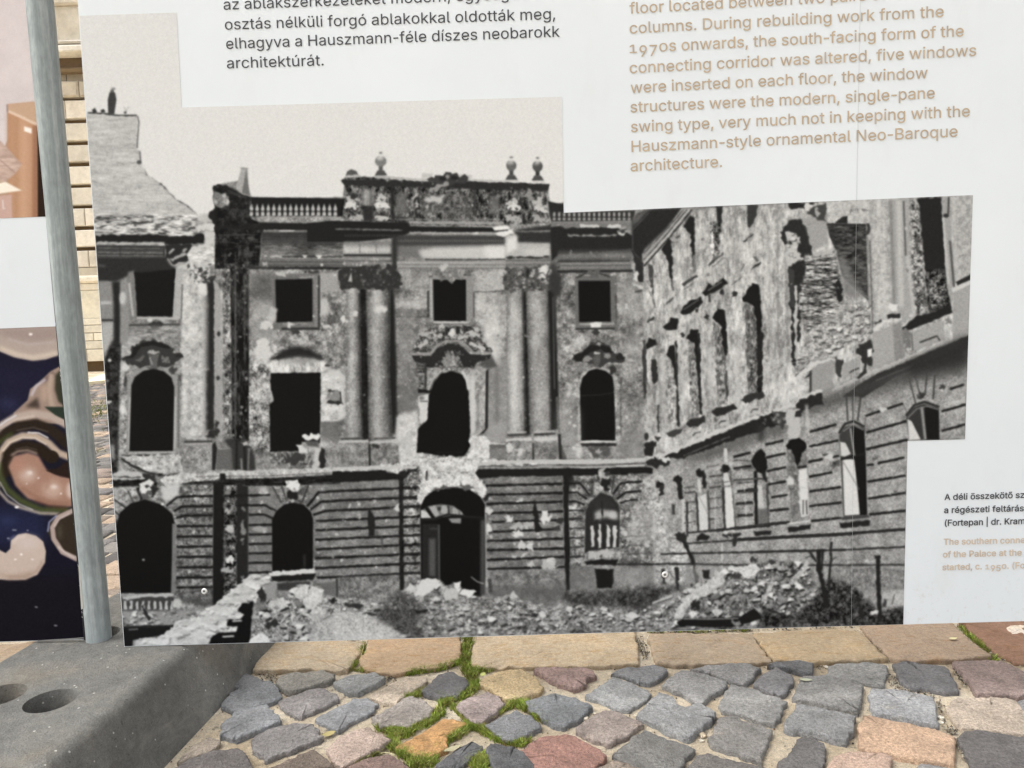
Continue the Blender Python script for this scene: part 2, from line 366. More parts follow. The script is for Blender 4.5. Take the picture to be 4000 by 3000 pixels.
def alb(t, k=ALB):
    t = np.array(t, float); m = t.mean()
    if k == ALB: k = 1.32 - .42 * min(max((m - 80) / 110, 0), 1)
    if t[2] > t[0]: t = m + (t - m) * .35
    return tuple((t.mean() + (t - t.mean()) * .66) * k)
occupied = []
mb = MB()
for org, pts, tone in SETTS:
    P = px_poly(org, pts, .012)
    occupied.append(P)
    stone(mb, P, .012 + rng.normal(0, .0015), alb(tone))
fb = MB()
for org, pts, tone in FLAGS:
    P = px_poly(org, pts, .010)
    occupied.append(P)
    stone(fb, P, .010, alb(tone, .88), edge=.003, dome=.0005, jit=.0016)
tag(fb.build("flagstone_row", M_FLAG, None, True), kind="structure")
# the paving goes on round the traced stones: rows of setts, skipped wherever a traced stone lies
def inside(P, x, y):
    q = np.roll(P, -1, 0)
    k = (P[:, 1] <= y) != (q[:, 1] <= y)
    return (x < P[k, 0] + (y - P[k, 1]) * (q[k, 0] - P[k, 0]) / (q[k, 1] - P[k, 1])).sum() % 2 == 1
seen = px_poly((0, 0, 1), [(700, 2560), (1800, 2440), (4000, 2400), (4080, 3030), (560, 3030)], 0.)
TONES = [(118, 116, 112), (104, 103, 102), (126, 122, 116), (92, 90, 88), (134, 118, 108), (150, 134, 118), (110, 108, 108), (186, 160, 132), (84, 82, 82)]
def filler(x0, x1, y0, y1, s, skip, fine, warm=1.):
    iy = 0; y = y0
    while y < y1:
        x = x0 + (iy % 2) * s * .5
        while x < x1:
            cx, cy = x + rng.normal(0, s * .05), y + rng.normal(0, s * .05)
            if not skip(cx, cy):
                a, b = (s * rng.uniform(.38, .47), s * rng.uniform(.36, .44)) if fine else (s * rng.uniform(.45, .49), s * rng.uniform(.44, .48))
                P = np.array([(cx - a, cy - b), (cx + a, cy - b), (cx + a, cy + b), (cx - a, cy + b)]) + rng.normal(0, s * .04, (4, 2))
                t = np.array(TONES[rng.integers(len(TONES))]) * rng.uniform(.9, 1.1) * np.array([1, .5 + .5 * warm, warm]) * (1. if fine else .92)
                if fine:
                    stone(mb, P, .011 + rng.normal(0, .002), alb(t), step=.02, jit=.002)
                else:
                    z = .010 + rng.normal(0, .003)
                    c = P.mean(0); Q = c + (P - c) * .82
                    v = [(p[0], p[1], -.01) for p in P] + [(p[0], p[1], z - .006) for p in P] + [(p[0], p[1], z) for p in Q]
                    f = [(i, (i + 1) % 4, 4 + (i + 1) % 4, 4 + i) for i in range(4)] + [(4 + i, 4 + (i + 1) % 4, 8 + (i + 1) % 4, 8 + i) for i in range(4)] + [(8, 9, 10, 11)]
                    mb.add(v, f, lin(alb(t)))
            x += s
        y += s; iy += 1
def near_skip(x, y):
    if inside(seen, x, y): return True
    for P in occupied:
        lo, hi = P.min(0) - .055, P.max(0) + .055
        if lo[0] < x < hi[0] and lo[1] < y < hi[1]: return True
    return False
flag_y = px_poly((0, 0, 1), [(1100, 2480), (3900, 2415)], 0.)[:, 1]
filler(-2.4, 2.6, .25, 2.0, .115, near_skip, True)
filler(-6.5, 5.0, 2.02, 13.7, .125, lambda x, y: False, False, .93)
tag(mb.build("cobblestone_paving", M_SETT, None, True), kind="structure")

# ---------------------------------------------------------------- print painter
# The exhibition boards carry printed photographs.  They are drawn here, shape by
# shape, into small generated images that are laid on the boards as flat prints.
class Canvas:
    def __init__(s, x0, y0, x1, y1, sc, ch, seed):
        s.x0, s.y0, s.sc, s.ch = x0, y0, sc, ch
        s.W, s.H = int((x1 - x0) * sc), int((y1 - y0) * sc)
        s.a = np.zeros((s.H, s.W, ch), np.float32)
        s.rng = np.random.default_rng(seed)
        s.N = {}; s.bf = 1.
        s.o(0, 0, 1)
    def o(s, ox, oy, k=2.0):
        s.ox, s.oy, s.k = ox, oy, k
    def tx(s, pts):
        p = np.asarray(pts, float)
        return np.stack([(s.ox + p[:, 0] / s.k - s.x0) * s.sc, (s.oy + p[:, 1] / s.k - s.y0) * s.sc], 1)
    def noise(s, cx, cy):
        key = (cx, cy)
        if (cx, cy) not in s.N:
            tot = np.zeros((s.H, s.W), np.float32); wt = 1.
            for _ in range(3):                                # three octaves
                if cx < 1.4 or cy < 1.4: break
                gw, gh = int(s.W / cx) + 3, int(s.H / cy) + 3
                g = s.rng.random((gh, gw)).astype(np.float32) - .5
                yy = np.arange(s.H) / cy + .37; xx = np.arange(s.W) / cx + .61
                iy = yy.astype(int); ix = xx.astype(int)
                fy = (yy - iy)[:, None]; fx = (xx - ix)[None]
                fy = fy * fy * (3 - 2 * fy); fx = fx * fx * (3 - 2 * fx)
                t = g[iy][:, ix] * (1 - fx) + g[iy][:, ix + 1] * fx
                b = g[iy + 1][:, ix] * (1 - fx) + g[iy + 1][:, ix + 1] * fx
                tot += wt * (t * (1 - fy) + b * fy)
                wt *= .72; cx, cy = cx / 2.1, cy / 2.1
            s.N[key] = tot; return tot
        return s.N[(cx, cy)]
    def roughen(s, p, r):
        out = []
        n = len(p)
        for i in range(n):
            a, b = p[i], p[(i + 1) % n]
            m = max(1, int(np.hypot(*(b - a)) / 5))
            for j in range(m):
                out.append(a + (b - a) * j / m)
        out = np.array(out)
        return out + s.rng.normal(0, r * s.sc / s.k * 2, out.shape)
    def mask(s, p, blur):
        blur *= s.bf
        pad = int(blur * 3) + 2
        xa = int(np.clip(np.floor(p[:, 0].min()) - pad, 0, s.W)); xb = int(np.clip(np.ceil(p[:, 0].max()) + pad, 0, s.W))
        ya = int(np.clip(np.floor(p[:, 1].min()) - pad, 0, s.H)); yb = int(np.clip(np.ceil(p[:, 1].max()) + pad, 0, s.H))
        if xb <= xa or yb <= ya:
            return None
        w = xb - xa
        m = np.zeros((yb - ya, w), np.float32)
        q = np.roll(p, -1, 0)
        SUB = 2
        for r in range(yb - ya):
            for k in range(SUB):
                y = ya + r + (k + .5) / SUB
                c = (p[:, 1] <= y) != (q[:, 1] <= y)
                if not c.any():
                    continue
                pc, qc = p[c], q[c]
                xs = np.sort(pc[:, 0] + (y - pc[:, 1]) * (qc[:, 0] - pc[:, 0]) / (qc[:, 1] - pc[:, 1])) - xa
                for u in range(0, len(xs) - 1, 2):
                    l, h = max(xs[u], 0), min(xs[u + 1], w)
                    if h <= l:
                        continue
                    i, j = int(l), min(int(h), w - 1)
                    if i == j:
                        m[r, i] += (h - l) / SUB
                    else:
                        m[r, i] += (i + 1 - l) / SUB
                        m[r, i + 1:j] += 1 / SUB
                        m[r, j] += (h - j) / SUB
        if blur > .3:
            R = max(1, int(round(blur)))
            for _ in range(2):
                for ax in (0, 1):
                    L = m.shape[ax]
                    z = np.zeros((R + 1,) + m.shape[1:] if ax == 0 else (m.shape[0], R + 1), np.float32)
                    z2 = z[:-1] if ax == 0 else z[:, :-1]
                    cs = np.cumsum(np.concatenate([z, m, z2], ax), ax)
                    m = (np.take(cs, range(2 * R + 1, 2 * R + 1 + L), ax) - np.take(cs, range(0, L), ax)) / (2 * R + 1)
        return slice(ya, yb), slice(xa, xb), np.clip(m, 0, 1)[..., None]
    def fillp(s, p, v, a, b):
        k = s.mask(p, b)
        if k is None:
            return
        Y, X, m = k
        m = m * a
        s.a[Y, X] = s.a[Y, X] * (1 - m) + np.asarray(v, np.float32) * m
    def g(s, pts, v, a=1., b=.8, r=0.):                      # filled polygon
        p = s.tx(pts)
        if r:
            p = s.roughen(p, r)
        s.fillp(p, v, a, b)
    def e(s, cx, cy, rx, ry, v, a=1., b=.8, r=0., rot=0.):   # ellipse
        t = np.linspace(0, 2 * np.pi, 18)[:-1]
        x, y = rx * np.cos(t), ry * np.sin(t)
        c, d = math.cos(rot), math.sin(rot)
        s.g(np.stack([cx + x * c - y * d, cy + x * d + y * c], 1), v, a, b, r)
    def l(s, pts, w, v, a=1., b=.6, r=0.):                   # polyline of width w
        p = np.asarray(pts, float)
        d = np.gradient(p, axis=0)
        n = np.stack([-d[:, 1], d[:, 0]], 1) / np.maximum(np.hypot(d[:, 0], d[:, 1]), 1e-6)[:, None] * w / 2
        s.g(np.concatenate([p + n, (p - n)[::-1]]), v, a, b, r)
    def h(s, c0, c1, vals, a=1., b=1.):                      # band between two edges with tones across it
        c0, c1 = np.asarray(c0, float), np.asarray(c1, float)
        n = len(vals)
        for i in range(n):
            u, w = i / n, (i + 1) / n
            s.g(np.concatenate([c0 + (c1 - c0) * u, (c0 + (c1 - c0) * w)[::-1]]), vals[i], a, b)
    def cyl(s, c0, c1, vals, a=1.):                          # round shaft: smooth tone across it
        x = np.linspace(0, len(vals) - 1, 22)
        s.h(c0, c1, list(np.interp(x, range(len(vals)), vals)), a, .8)
    def t(s, pts, amp, cx, cy=None, b=3.):                   # mottled tone inside a polygon
        k = s.mask(s.tx(pts), b)
        if k is None:
            return
        Y, X, m = k
        if cx <= 5 and cy is None:
            amp *= .5
        s.a[Y, X] += s.noise(cx, cy or cx)[Y, X][..., None] * amp * 2 * m
    def inside(s, pts, n):
        p = np.asarray(pts, float); q = np.roll(p, -1, 0)
        lo, hi = p.min(0), p.max(0)
        out = []
        while len(out) < n:
            c = lo + (hi - lo) * s.rng.random(2)
            k = (p[:, 1] <= c[1]) != (q[:, 1] <= c[1])
            xs = p[k, 0] + (c[1] - p[k, 1]) * (q[k, 0] - p[k, 0]) / (q[k, 1] - p[k, 1])
            if (xs > c[0]).sum() % 2:
                out.append(c)
        return out
    def sp(s, pts, n, r0, r1, v0, v1, a=.8, fl=1.):          # chips and pock marks
        for c in s.inside(pts, n):
            r = r0 + (r1 - r0) * s.rng.random() ** 2.5
            s.e(c[0], c[1], r, r * fl * (.6 + .6 * s.rng.random()), v0 + (v1 - v0) * s.rng.random(), a, .6, r * .22, s.rng.random() * 3)
    def rub(s, pts, n, r0, r1, lo=125, hi=225, dark=34, fl=.65):   # heap of broken stone
        cs = sorted(s.inside(pts, n), key=lambda c: c[1])
        for c in cs:
            r = r0 + (r1 - r0) * s.rng.random() ** 2
            m = s.rng.integers(4, 8)
            t = np.sort(s.rng.random(m)) * 2 * np.pi
            R = r * (.6 + .5 * s.rng.random(m))
            p = np.stack([c[0] + R * np.cos(t), c[1] + R * np.sin(t) * fl], 1)
            s.g(p + [r * .25, r * .4], dark, .8, 1.2)
            v = lo + (hi - lo) * s.rng.random()
            s.g(p, v, 1, .7)
            s.g(c + (p - c) * .55 - [r * .1, r * .15], min(v + 22, 228), .7, 1)

def paint_ruin():
    c = Canvas(270, -20, 3840, 2570, .5, 1, 7)
    A, B, C_, D = (300, 600), (1200, 600), (2100, 700), (2800, 700)
    E_, F, G, H = (300, 1200), (1200, 1200), (2100, 1300), (2800, 1300)
    I, J, K, L_ = (400, 1750), (1300, 1750), (2200, 1750), (2894, 1750)
    M, N_ = (300, 0), (1300, 0)
    g, l, e, t, sp, rub, o, h, cyl = c.g, c.l, c.e, c.t, c.sp, c.rub, c.o, c.h, c.cyl
    # sky of the old photograph
    c.a[:] = 203
    c.a += np.linspace(4, 12, c.H)[:, None, None]
    # ---- the palace mass
    o(0, 0, 1)
    whole = [(300, 820), (520, 850), (830, 850), (850, 720), (960, 700), (985, 775), (1340, 770), (1345, 700), (2140, 720), (2150, 800),
             (2204, 790), (2210, 832), (3800, 750), (3820, 1760), (3545, 1722), (3540, 2600), (450, 2600), (430, 1750)]
    g(whole, 128)
    t(whole, 16, 60); t(whole, 15, 22); t(whole, 13, 9); t(whole, 18, 4)
    # chimney and fire wall on the left
    o(*M)
    ch = [(60, 895), (470, 905), (476, 960), (470, 1160), (500, 1190), (500, 1280), (560, 1380), (640, 1430), (780, 1560), (930, 1658), (960, 1690), (960, 1720), (100, 1720)]
    g(ch, 172, r=1.2); t(ch, 10, 40, 6); t(ch, 9, 12, 5); t(ch, 10, 4)
    l([(85, 882), (230, 888), (300, 900), (470, 902)], 13, 60, r=1)
    e(140, 868, 17, 16, 45, r=2); e(205, 866, 16, 16, 45, r=2); e(380, 880, 12, 12, 90); l([(370, 835), (385, 870)], 5, 130); l([(405, 835), (388, 870)], 5, 140)
    g([(246, 895), (243, 780), (256, 725), (280, 705), (302, 728), (311, 780), (294, 895)], 58); e(287, 694, 19, 13, 135); e(276, 712, 14, 12, 90)
    l([(475, 905), (486, 950), (472, 1160)], 10, 80); l([(492, 1180), (502, 1280)], 9, 85); e(488, 1268, 18, 16, 75)
    l([(510, 1290), (545, 1360), (640, 1425), (780, 1556), (870, 1612), (940, 1670)], 7, 95, r=2)
    # ---- tile A: left bay, roof edge
    o(*A)
    g([(130, 500), (300, 480), (560, 490), (940, 490), (1000, 560), (900, 650), (140, 650)], 150, r=4); t([(130, 480), (1000, 480), (900, 650), (140, 650)], 60, 14, 5)
    for p, w, v in [([(140, 503), (205, 500)], 14, 60), ([(420, 545), (600, 530)], 16, 65), ([(510, 490), (600, 490)], 12, 70), ([(620, 560), (690, 550)], 12, 80), ([(740, 515), (800, 510)], 12, 90), ([(150, 590), (240, 560)], 12, 70), ([(640, 620), (700, 625)], 16, 60), ([(480, 600), (560, 610)], 10, 80), ([(870, 590), (930, 580)], 20, 70)]:
        l(p, w, v, r=2)
    l([(330, 590), (440, 560), (600, 585)], 12, 195, r=2); l([(700, 590), (860, 620)], 16, 190, r=2)
    g([(145, 640), (640, 632), (700, 645), (910, 645), (960, 620), (1000, 640), (990, 700), (900, 710), (690, 712), (690, 690), (148, 692)], 28, r=2)
    l([(160, 700), (430, 704), (660, 700)], 17, 165, r=2); l([(640, 705), (690, 710)], 20, 175, r=3)
    g([(155, 716), (690, 722), (690, 806), (160, 806)], 52)
    for y, v in ((738, 100), (758, 78), (772, 135), (796, 128)):
        l([(165, y), (676, y + 4)], 9, v, r=.6)
    l([(340, 716), (340, 806)], 5, 40)
    g([(690, 712), (900, 705), (870, 830), (720, 880), (690, 806)], 40, r=4)
    for p in ([(715, 780), (760, 745)], [(740, 830), (850, 780)], [(700, 830), (760, 880)], [(820, 760), (860, 745)]):
        l(p, 22, 150, r=3)
    g([(155, 808), (690, 806), (740, 880), (790, 890), (780, 960), (440, 940), (300, 1000), (165, 1000)], 42, b=2)
    l([(165, 872), (225, 880)], 10, 110, b=2)
    g([(165, 995), (272, 1000), (290, 1300), (262, 1500), (205, 1600)], 128, b=2); l([(185, 1165), (270, 1165)], 18, 185, b=1.5)
    l([(190, 1302), (285, 1302)], 16, 48, b=1.2); g([(190, 1320), (290, 1320), (280, 1400), (250, 1520), (208, 1560)], 160, b=2)
    g([(278, 1000), (342, 1000), (342, 1700), (205, 1700), (250, 1540), (290, 1440), (290, 1200)], 36, b=1.5)
    g([(342, 1000), (400, 960), (420, 1300), (400, 1460), (342, 1480)], 132, b=2); e(360, 1130, 25, 50, 180, b=2)
    g([(400, 925), (452, 915), (478, 1270), (415, 1290)], 118, b=1.5); l([(410, 1010), (440, 1270)], 16, 165)
    g([(770, 890), (900, 840), (1000, 860), (1040, 1000), (1035, 1700), (815, 1700), (815, 1280)], 176, b=1.5)
    t([(770, 890), (1040, 880), (1035, 1700), (815, 1700)], 22, 14); t([(770, 890), (1040, 880), (1035, 1700), (815, 1700)], 16, 5)
    g([(448, 925), (520, 930), (775, 900), (750, 1272), (475, 1272)], 17, r=1)
    g([(776, 900), (830, 888), (815, 1290), (750, 1290)], 160); l([(826, 1020), (818, 1290)], 8, 75)
    l([(470, 1284), (800, 1290)], 16, 168); l([(410, 1342), (800, 1335)], 14, 55); e(620, 1335, 52, 30, 48, r=3); e(615, 1370, 30, 22, 60, r=3); e(570, 1300, 22, 14, 190)
    g([(420, 1360), (800, 1350), (800, 1460), (640, 1440), (430, 1460)], 128, b=4); t([(420, 1360), (800, 1350), (800, 1460), (430, 1460)], 26, 14, 6)
    # broken light pilaster
    g([(860, 790), (900, 725), (1000, 700), (1012, 610), (1080, 610), (1080, 860), (1030, 890), (900, 875)], 184, r=3)
    t([(860, 790), (1080, 690), (1080, 870), (900, 875)], 34, 12, 5)
    sp([(870, 870), (1060, 860), (1060, 1000), (900, 1000)], 26, 10, 26, 30, 70); sp([(880, 870), (1040, 870), (1040, 1000), (900, 1000)], 14, 8, 22, 190, 220)
    g([(952, 1015), (1035, 1015), (1035, 1105), (950, 1095)], 205, r=2)
    g([(950, 560), (1000, 540), (1100, 545), (1080, 600), (950, 605)], 190, r=5); g([(960, 480), (1030, 470), (1040, 520), (1000, 545), (950, 520)], 175, r=5)
    l([(1050, 1000), (1048, 1700)], 58, 38, b=2, r=1.5); h([(985, 1120), (985, 1700)], [(1030, 1120), (1030, 1700)], [160, 130, 95], b=1.5)
    g([(1075, 985), (1145, 1085), (1145, 1700), (1075, 1700)], 150, r=1.5); e(1110, 1408, 13, 20, 50); e(1110, 1750, 14, 20, 50)
    g([(1147, 1000), (1212, 900), (1212, 1700), (1147, 1700)], 108, r=1.5); t([(1140, 900), (1212, 900), (1212, 1700), (1140, 1700)], 50, 10)
    # attic block, balustrade, cornice
    g([(1062, 250), (1100, 235), (1190, 256), (1290, 312), (1360, 338), (1360, 500), (1440, 560), (1430, 620), (1080, 625), (1080, 560), (1030, 510), (1040, 450), (1080, 425)], 30, r=2)
    g([(1065, 300), (1150, 310), (1190, 350), (1190, 405), (1110, 432), (1068, 400)], 118, r=3); sp([(1070, 320), (1170, 320), (1180, 400), (1090, 420)], 8, 10, 22, 150, 180)
    g([(1285, 112), (1335, 118), (1350, 330), (1300, 320), (1242, 275)], 152); g([(1325, 120), (1352, 330), (1290, 310)], 105); l([(1282, 112), (1340, 118)], 8, 110)
    l([(1390, 240), (1560, 180), (1800, 70)], 5, 224, b=1)
    g([(1360, 340), (2100, 352), (2080, 492), (1360, 492)], 26)
    x = 1366
    while x < 2060:
        g([(x, 388), (x + 8, 412), (x + 16, 435), (x + 8, 450), (x + 15, 468), (x + 15, 488), (x - 15, 488), (x - 15, 468), (x - 8, 450), (x - 16, 435), (x - 8, 412)], 168, b=1)
        l([(x - 10, 452), (x + 10, 452)], 7, 60, b=.8); x += 43.6
    g([(1350, 490), (2080, 490), (2300, 515), (2300, 535), (1960, 524), (1900, 546), (1440, 536), (1380, 506)], 138, r=2); t([(1350, 490), (2300, 500), (2300, 540), (1400, 545)], 26, 8)
    g([(1085, 560), (1440, 538), (1900, 548), (1960, 528), (2300, 530), (2300, 602), (1460, 602), (1440, 640), (1430, 880), (1345, 890), (1345, 1700), (1212, 1700), (1200, 900), (1080, 900)], 29, b=1.2)
    t([(1085, 820), (1345, 860), (1345, 1700), (1212, 1700)], 34, 10, 26)
    q = [(1085, 600), (1440, 600), (1430, 890), (1345, 900), (1200, 900), (1085, 900)]
    t(q, 26, 26, 8); t(q, 22, 7, 14); l([(1100, 640), (1420, 632)], 10, 66, b=1.2, r=1.5); l([(1100, 690), (1250, 700), (1425, 690)], 8, 58, b=1.2, r=1.5); l([(1330, 700), (1335, 890)], 22, 66, b=3); l([(1160, 760), (1165, 900)], 24, 62, b=3); l([(1240, 760), (1245, 900)], 12, 80, b=2); sp(q, 24, 4, 12, 80, 130, .8); sp([(1150, 860), (1345, 860), (1345, 1000), (1150, 1000)], 30, 5, 16, 90, 150, .8)
    q = [(1080, 240), (1290, 320), (1360, 350), (1430, 560), (1090, 560)]
    t(q, 20, 12); t(q, 16, 5); l([(1200, 300), (1340, 350)], 14, 70, b=1.5, r=2); l([(1210, 440), (1350, 445)], 12, 64, b=1.5, r=2); sp(q, 16, 4, 10, 70, 120, .7)
    l([(1240, 1000), (1240, 1700)], 10, 92, b=1.2, r=1); l([(1312, 1000), (1312, 1700)], 8, 75, b=1, r=1); sp([(1214, 1000), (1345, 1000), (1345, 1700), (1214, 1700)], 26, 4, 11, 110, 180)
    l([(1460, 602), (1700, 606), (2010, 604)], 15, 128, r=1); l([(1580, 604), (1700, 606)], 10, 190)
    h([(1440, 615), (2092, 618)], [(1440, 812), (2075, 808)], [38, 40, 46, 56, 66, 78, 92, 100, 104], b=2); t([(1440, 700), (2080, 700), (2075, 808), (1440, 812)], 24, 20, 8)
    l([(1460, 806), (2080, 806)], 9, 50, r=1); l([(1462, 802), (1605, 806)], 18, 165, r=2); g([(1762, 795), (1802, 795), (1782, 822)], 190); g([(1862, 792), (1922, 792), (1895, 828)], 195)
    g([(1440, 820), (2300, 826), (2300, 884), (1420, 884)], 96)
    for y, v in ((832, 118), (846, 76), (858, 112), (872, 84)):
        l([(1450, y), (2300, y + 4)], 8, v, r=.5)
    l([(1345, 894), (2300, 896)], 22, 40, b=1.2, r=1); e(1475, 865, 20, 16, 160, r=3); e(1915, 870, 12, 10, 190)
    # second bay
    t([(1345, 900), (2080, 900), (2212, 1700), (1345, 1700)], 26, 12); g([(1350, 905), (1545, 905), (1550, 1160), (1350, 1160)], 82, .75, 8)
    g([(1350, 1160), (1550, 1160), (1560, 1460), (1350, 1460)], 150, .7, 8)
    g([(1900, 935), (2020, 925), (2040, 1000), (2050, 1075), (1912, 1080)], 148, b=2); g([(1900, 1140), (1960, 1140), (1970, 1260), (1900, 1260)], 172, b=1.5)
    g([(1430, 1310), (1600, 1310), (1620, 1372), (1430, 1372)], 188, r=5); g([(1400, 1450), (1490, 1450), (1532, 1570), (1490, 1640), (1400, 1600)], 192, r=5)
    g([(1530, 945), (1900, 935), (1900, 1378), (1530, 1378)], 108, b=1.2)
    l([(1560, 935), (1640, 950)], 24, 172, r=3); l([(1740, 972), (1870, 962)], 16, 140, r=2); l([(1780, 925), (1890, 925)], 14, 60, r=2)
    g([(1552, 985), (1840, 978), (1842, 1312), (1560, 1318)], 14)
    l([(1866, 955), (1870, 1370)], 28, 122); l([(1892, 955), (1892, 1378)], 11, 42); l([(1600, 1370), (1890, 1366)], 18, 48); l([(1610, 1330), (1840, 1330)], 12, 130, r=2)
    e(1530, 1260, 26, 70, 170, b=2, r=4); e(1660, 1340, 24, 22, 190, r=4); e(1710, 1392, 30, 24, 58, r=4); e(2080, 1290, 26, 28, 195, r=3); e(1960, 1358, 40, 14, 180, r=3)
    # ---- tile B: attic, centre bay
    o(*B)
    att = [(268, 205), (300, 180), (640, 185), (900, 212), (960, 188), (1250, 190), (1280, 214), (1560, 222), (1890, 240), (1868, 300), (1870, 400), (1890, 540), (1700, 552), (1540, 560), (800, 556), (660, 532), (270, 524), (300, 280)]
    g(att, 76, r=2); t(att, 44, 8, 12); t(att, 34, 4)
    g([(268, 205), (640, 205), (940, 222), (1240, 216), (1892, 244), (1880, 288), (1540, 285), (900, 262), (660, 258), (300, 252)], 42, r=1.5)
    for p, w, v in [([(300, 178), (412, 176)], 18, 160), ([(640, 192), (945, 206)], 18, 168), ([(1260, 206), (1560, 220)], 16, 168), ([(1560, 214), (1660, 216)], 18, 185), ([(1760, 222), (1860, 226)], 16, 185), ([(530, 182), (640, 188)], 16, 160), ([(680, 498), (800, 512)], 14, 60), ([(800, 538), (1540, 545)], 26, 140), ([(700, 514), (1540, 516)], 12, 120)]:
        l(p, w, v, r=1.5)
    g([(895, 152), (985, 155), (970, 192), (895, 192)], 178); g([(1180, 162), (1292, 168), (1285, 205), (1200, 192)], 178)
    e(1100, 205, 155, 45, 58, r=5); e(1100, 168, 28, 26, 62, r=3); e(1060, 195, 30, 18, 35); e(1150, 190, 30, 16, 35); e(1096, 180, 16, 16, 130)
    g([(900, 320), (1290, 330), (1290, 470), (900, 470)], 92, b=2); t([(900, 320), (1290, 330), (1290, 470), (900, 470)], 30, 6); g([(915, 350), (1080, 325), (1060, 375), (920, 385)], 172, r=5, b=1.5)
    l([(960, 290), (1030, 262), (1110, 235)], 24, 135, r=3); l([(1080, 300), (1220, 280)], 18, 120, r=4)
    g([(690, 320), (780, 310), (780, 450), (690, 460)], 98, .8, 2); g([(1430, 330), (1500, 330), (1500, 465), (1420, 465)], 112, .8, 2)
    l([(855, 340), (862, 490)], 30, 40, r=3); e(855, 395, 12, 30, 165, r=3); l([(1310, 290), (1310, 480)], 26, 60, r=2)
    for x, y, rx, ry, v in [(350, 360, 55, 30, 165), (350, 410, 66, 26, 195), (575, 360, 50, 28, 175), (580, 410, 62, 26, 200), (385, 495, 48, 32, 155), (590, 498, 60, 30, 170), (1600, 380, 50, 30, 170), (1615, 425, 62, 28, 200), (1800, 400, 40, 40, 165), (1825, 430, 52, 26, 180), (1615, 510, 60, 34, 155), (1820, 512, 66, 28, 150), (1730, 330, 42, 40, 130)]:
        e(x, y, rx, ry, v, r=6)
    sp(att, 46, 4, 14, 130, 205); sp([(300, 330), (650, 330), (650, 520), (290, 520)], 26, 5, 16, 30, 70); sp([(1560, 330), (1880, 330), (1880, 540), (1560, 540)], 26, 5, 16, 30, 70)
    e(360, 335, 24, 26, 45, r=3); h([(430, 280), (428, 410)], [(512, 280), (510, 410)], [120, 160, 150, 110], b=2); g([(430, 415), (515, 415), (520, 525), (445, 525)], 44, b=2)
    l([(665, 262), (668, 520)], 26, 34, b=1.5); l([(1690, 470), (1695, 550)], 20, 40)
    for x, y, v in ((575, 60, 118), (1595, 95, 98), (1800, 100, 78)):
        l([(x, y + 20), (x, y + 78)], 32, v * .7, b=1); e(x, y, 46 if x < 600 else 41, 42, v, b=1.2); e(x - 8, y - 22, 28, 14, v + 55, b=2)
        l([(x, y - 68), (x, y - 30)], 32, 196, b=2); e(x, y - 66, 15, 8, 110, b=1)
        g([(x - 48, y + 112), (x - 26, y + 72), (x + 26, y + 72), (x + 52, y + 112)], 74)
    g([(300, 172), (315, 140), (345, 124), (380, 126), (405, 165)], 82, r=2)
    # entablature
    g([(0, 545), (160, 528), (790, 538), (800, 568), (1460, 578), (1460, 612), (800, 618), (740, 650), (400, 690), (0, 690)], 29, b=1)
    l([(220, 588), (480, 594), (745, 600)], 11, 118, r=1); l([(800, 618), (1100, 626), (1500, 630)], 16, 148, r=1.5); sp([(900, 614), (1480, 622), (1480, 636), (900, 632)], 10, 4, 12, 190, 215)
    g([(700, 636), (1545, 640), (1545, 715), (690, 730)], 62, b=1.5)
    for x in range(715, 1540, 19):
        l([(x, 672), (x, 692)], 9, 105, b=.6)
    for x in range(300, 690, 19):
        l([(x, 632), (x, 650)], 9, 66, b=.6)
    g([(670, 725), (1550, 715), (1550, 830), (900, 826), (670, 800)], 108, b=3); g([(865, 756), (1000, 735), (1550, 722), (1550, 828), (905, 822)], 180, b=3); g([(1380, 730), (1550, 725), (1550, 826), (1400, 815)], 205, b=4)
    h([(292, 688), (657, 688)], [(292, 788), (660, 786)], [112, 125, 150, 182, 190, 160], b=1.5); l([(412, 700), (412, 780)], 7, 100); l([(540, 695), (542, 780)], 7, 110)
    l([(285, 796), (662, 796)], 18, 46); g([(290, 808), (666, 808), (666, 874), (290, 878)], 116); sp([(290, 808), (666, 808), (666, 874), (290, 878)], 18, 4, 14, 170, 205)
    for y, v in ((822, 150), (840, 90), (858, 130)):
        l([(292, y), (664, y)], 7, v, r=.5)
    g([(660, 640), (705, 640), (705, 1000), (665, 1060)], 44, b=3)
    l([(920, 828), (1200, 832), (1550, 828)], 13, 70, r=1); g([(700, 838), (1545, 838), (1545, 905), (700, 900)], 138)
    for y, v in ((852, 165), (868, 110), (880, 150), (896, 95)):
        l([(705, y), (1545, y + 2)], 7, v, r=.5)
    # right block of the entablature
    g([(1620, 600), (1880, 560), (1900, 545), (2030, 565), (2000, 690), (1890, 700), (1640, 690)], 48, b=1.5); l([(1620, 608), (1990, 606)], 12, 120, r=1)
    g([(1550, 700), (1890, 700), (1898, 805), (1550, 812)], 165, b=1.5); g([(1555, 650), (1640, 640), (1640, 740), (1555, 780)], 205, b=3, r=2); g([(1700, 740), (1890, 740), (1895, 800), (1700, 800)], 180, b=4)
    g([(1440, 580), (1560, 558), (1580, 590), (1470, 606)], 218, r=3); g([(1470, 615), (1600, 596), (1615, 620), (1540, 646), (1490, 640)], 212, r=3); l([(1450, 608), (1570, 598)], 9, 40)
    e(1588, 812, 38, 11, 48, r=2); e(1730, 812, 105, 10, 52, r=2); e(1868, 806, 26, 10, 60)
    g([(1550, 826), (1902, 822), (1902, 880), (1550, 890)], 120)
    for y, v in ((836, 90), (852, 140), (868, 95)):
        l([(1552, y), (1900, y - 2)], 7, v, r=.5)
    h([(1905, 640), (2300, 640)], [(1905, 900), (2300, 900)], [46, 44, 48, 56, 72, 86, 92, 70, 50], b=3); t([(1905, 640), (2300, 640), (2300, 900), (1905, 900)], 18, 14, 8)
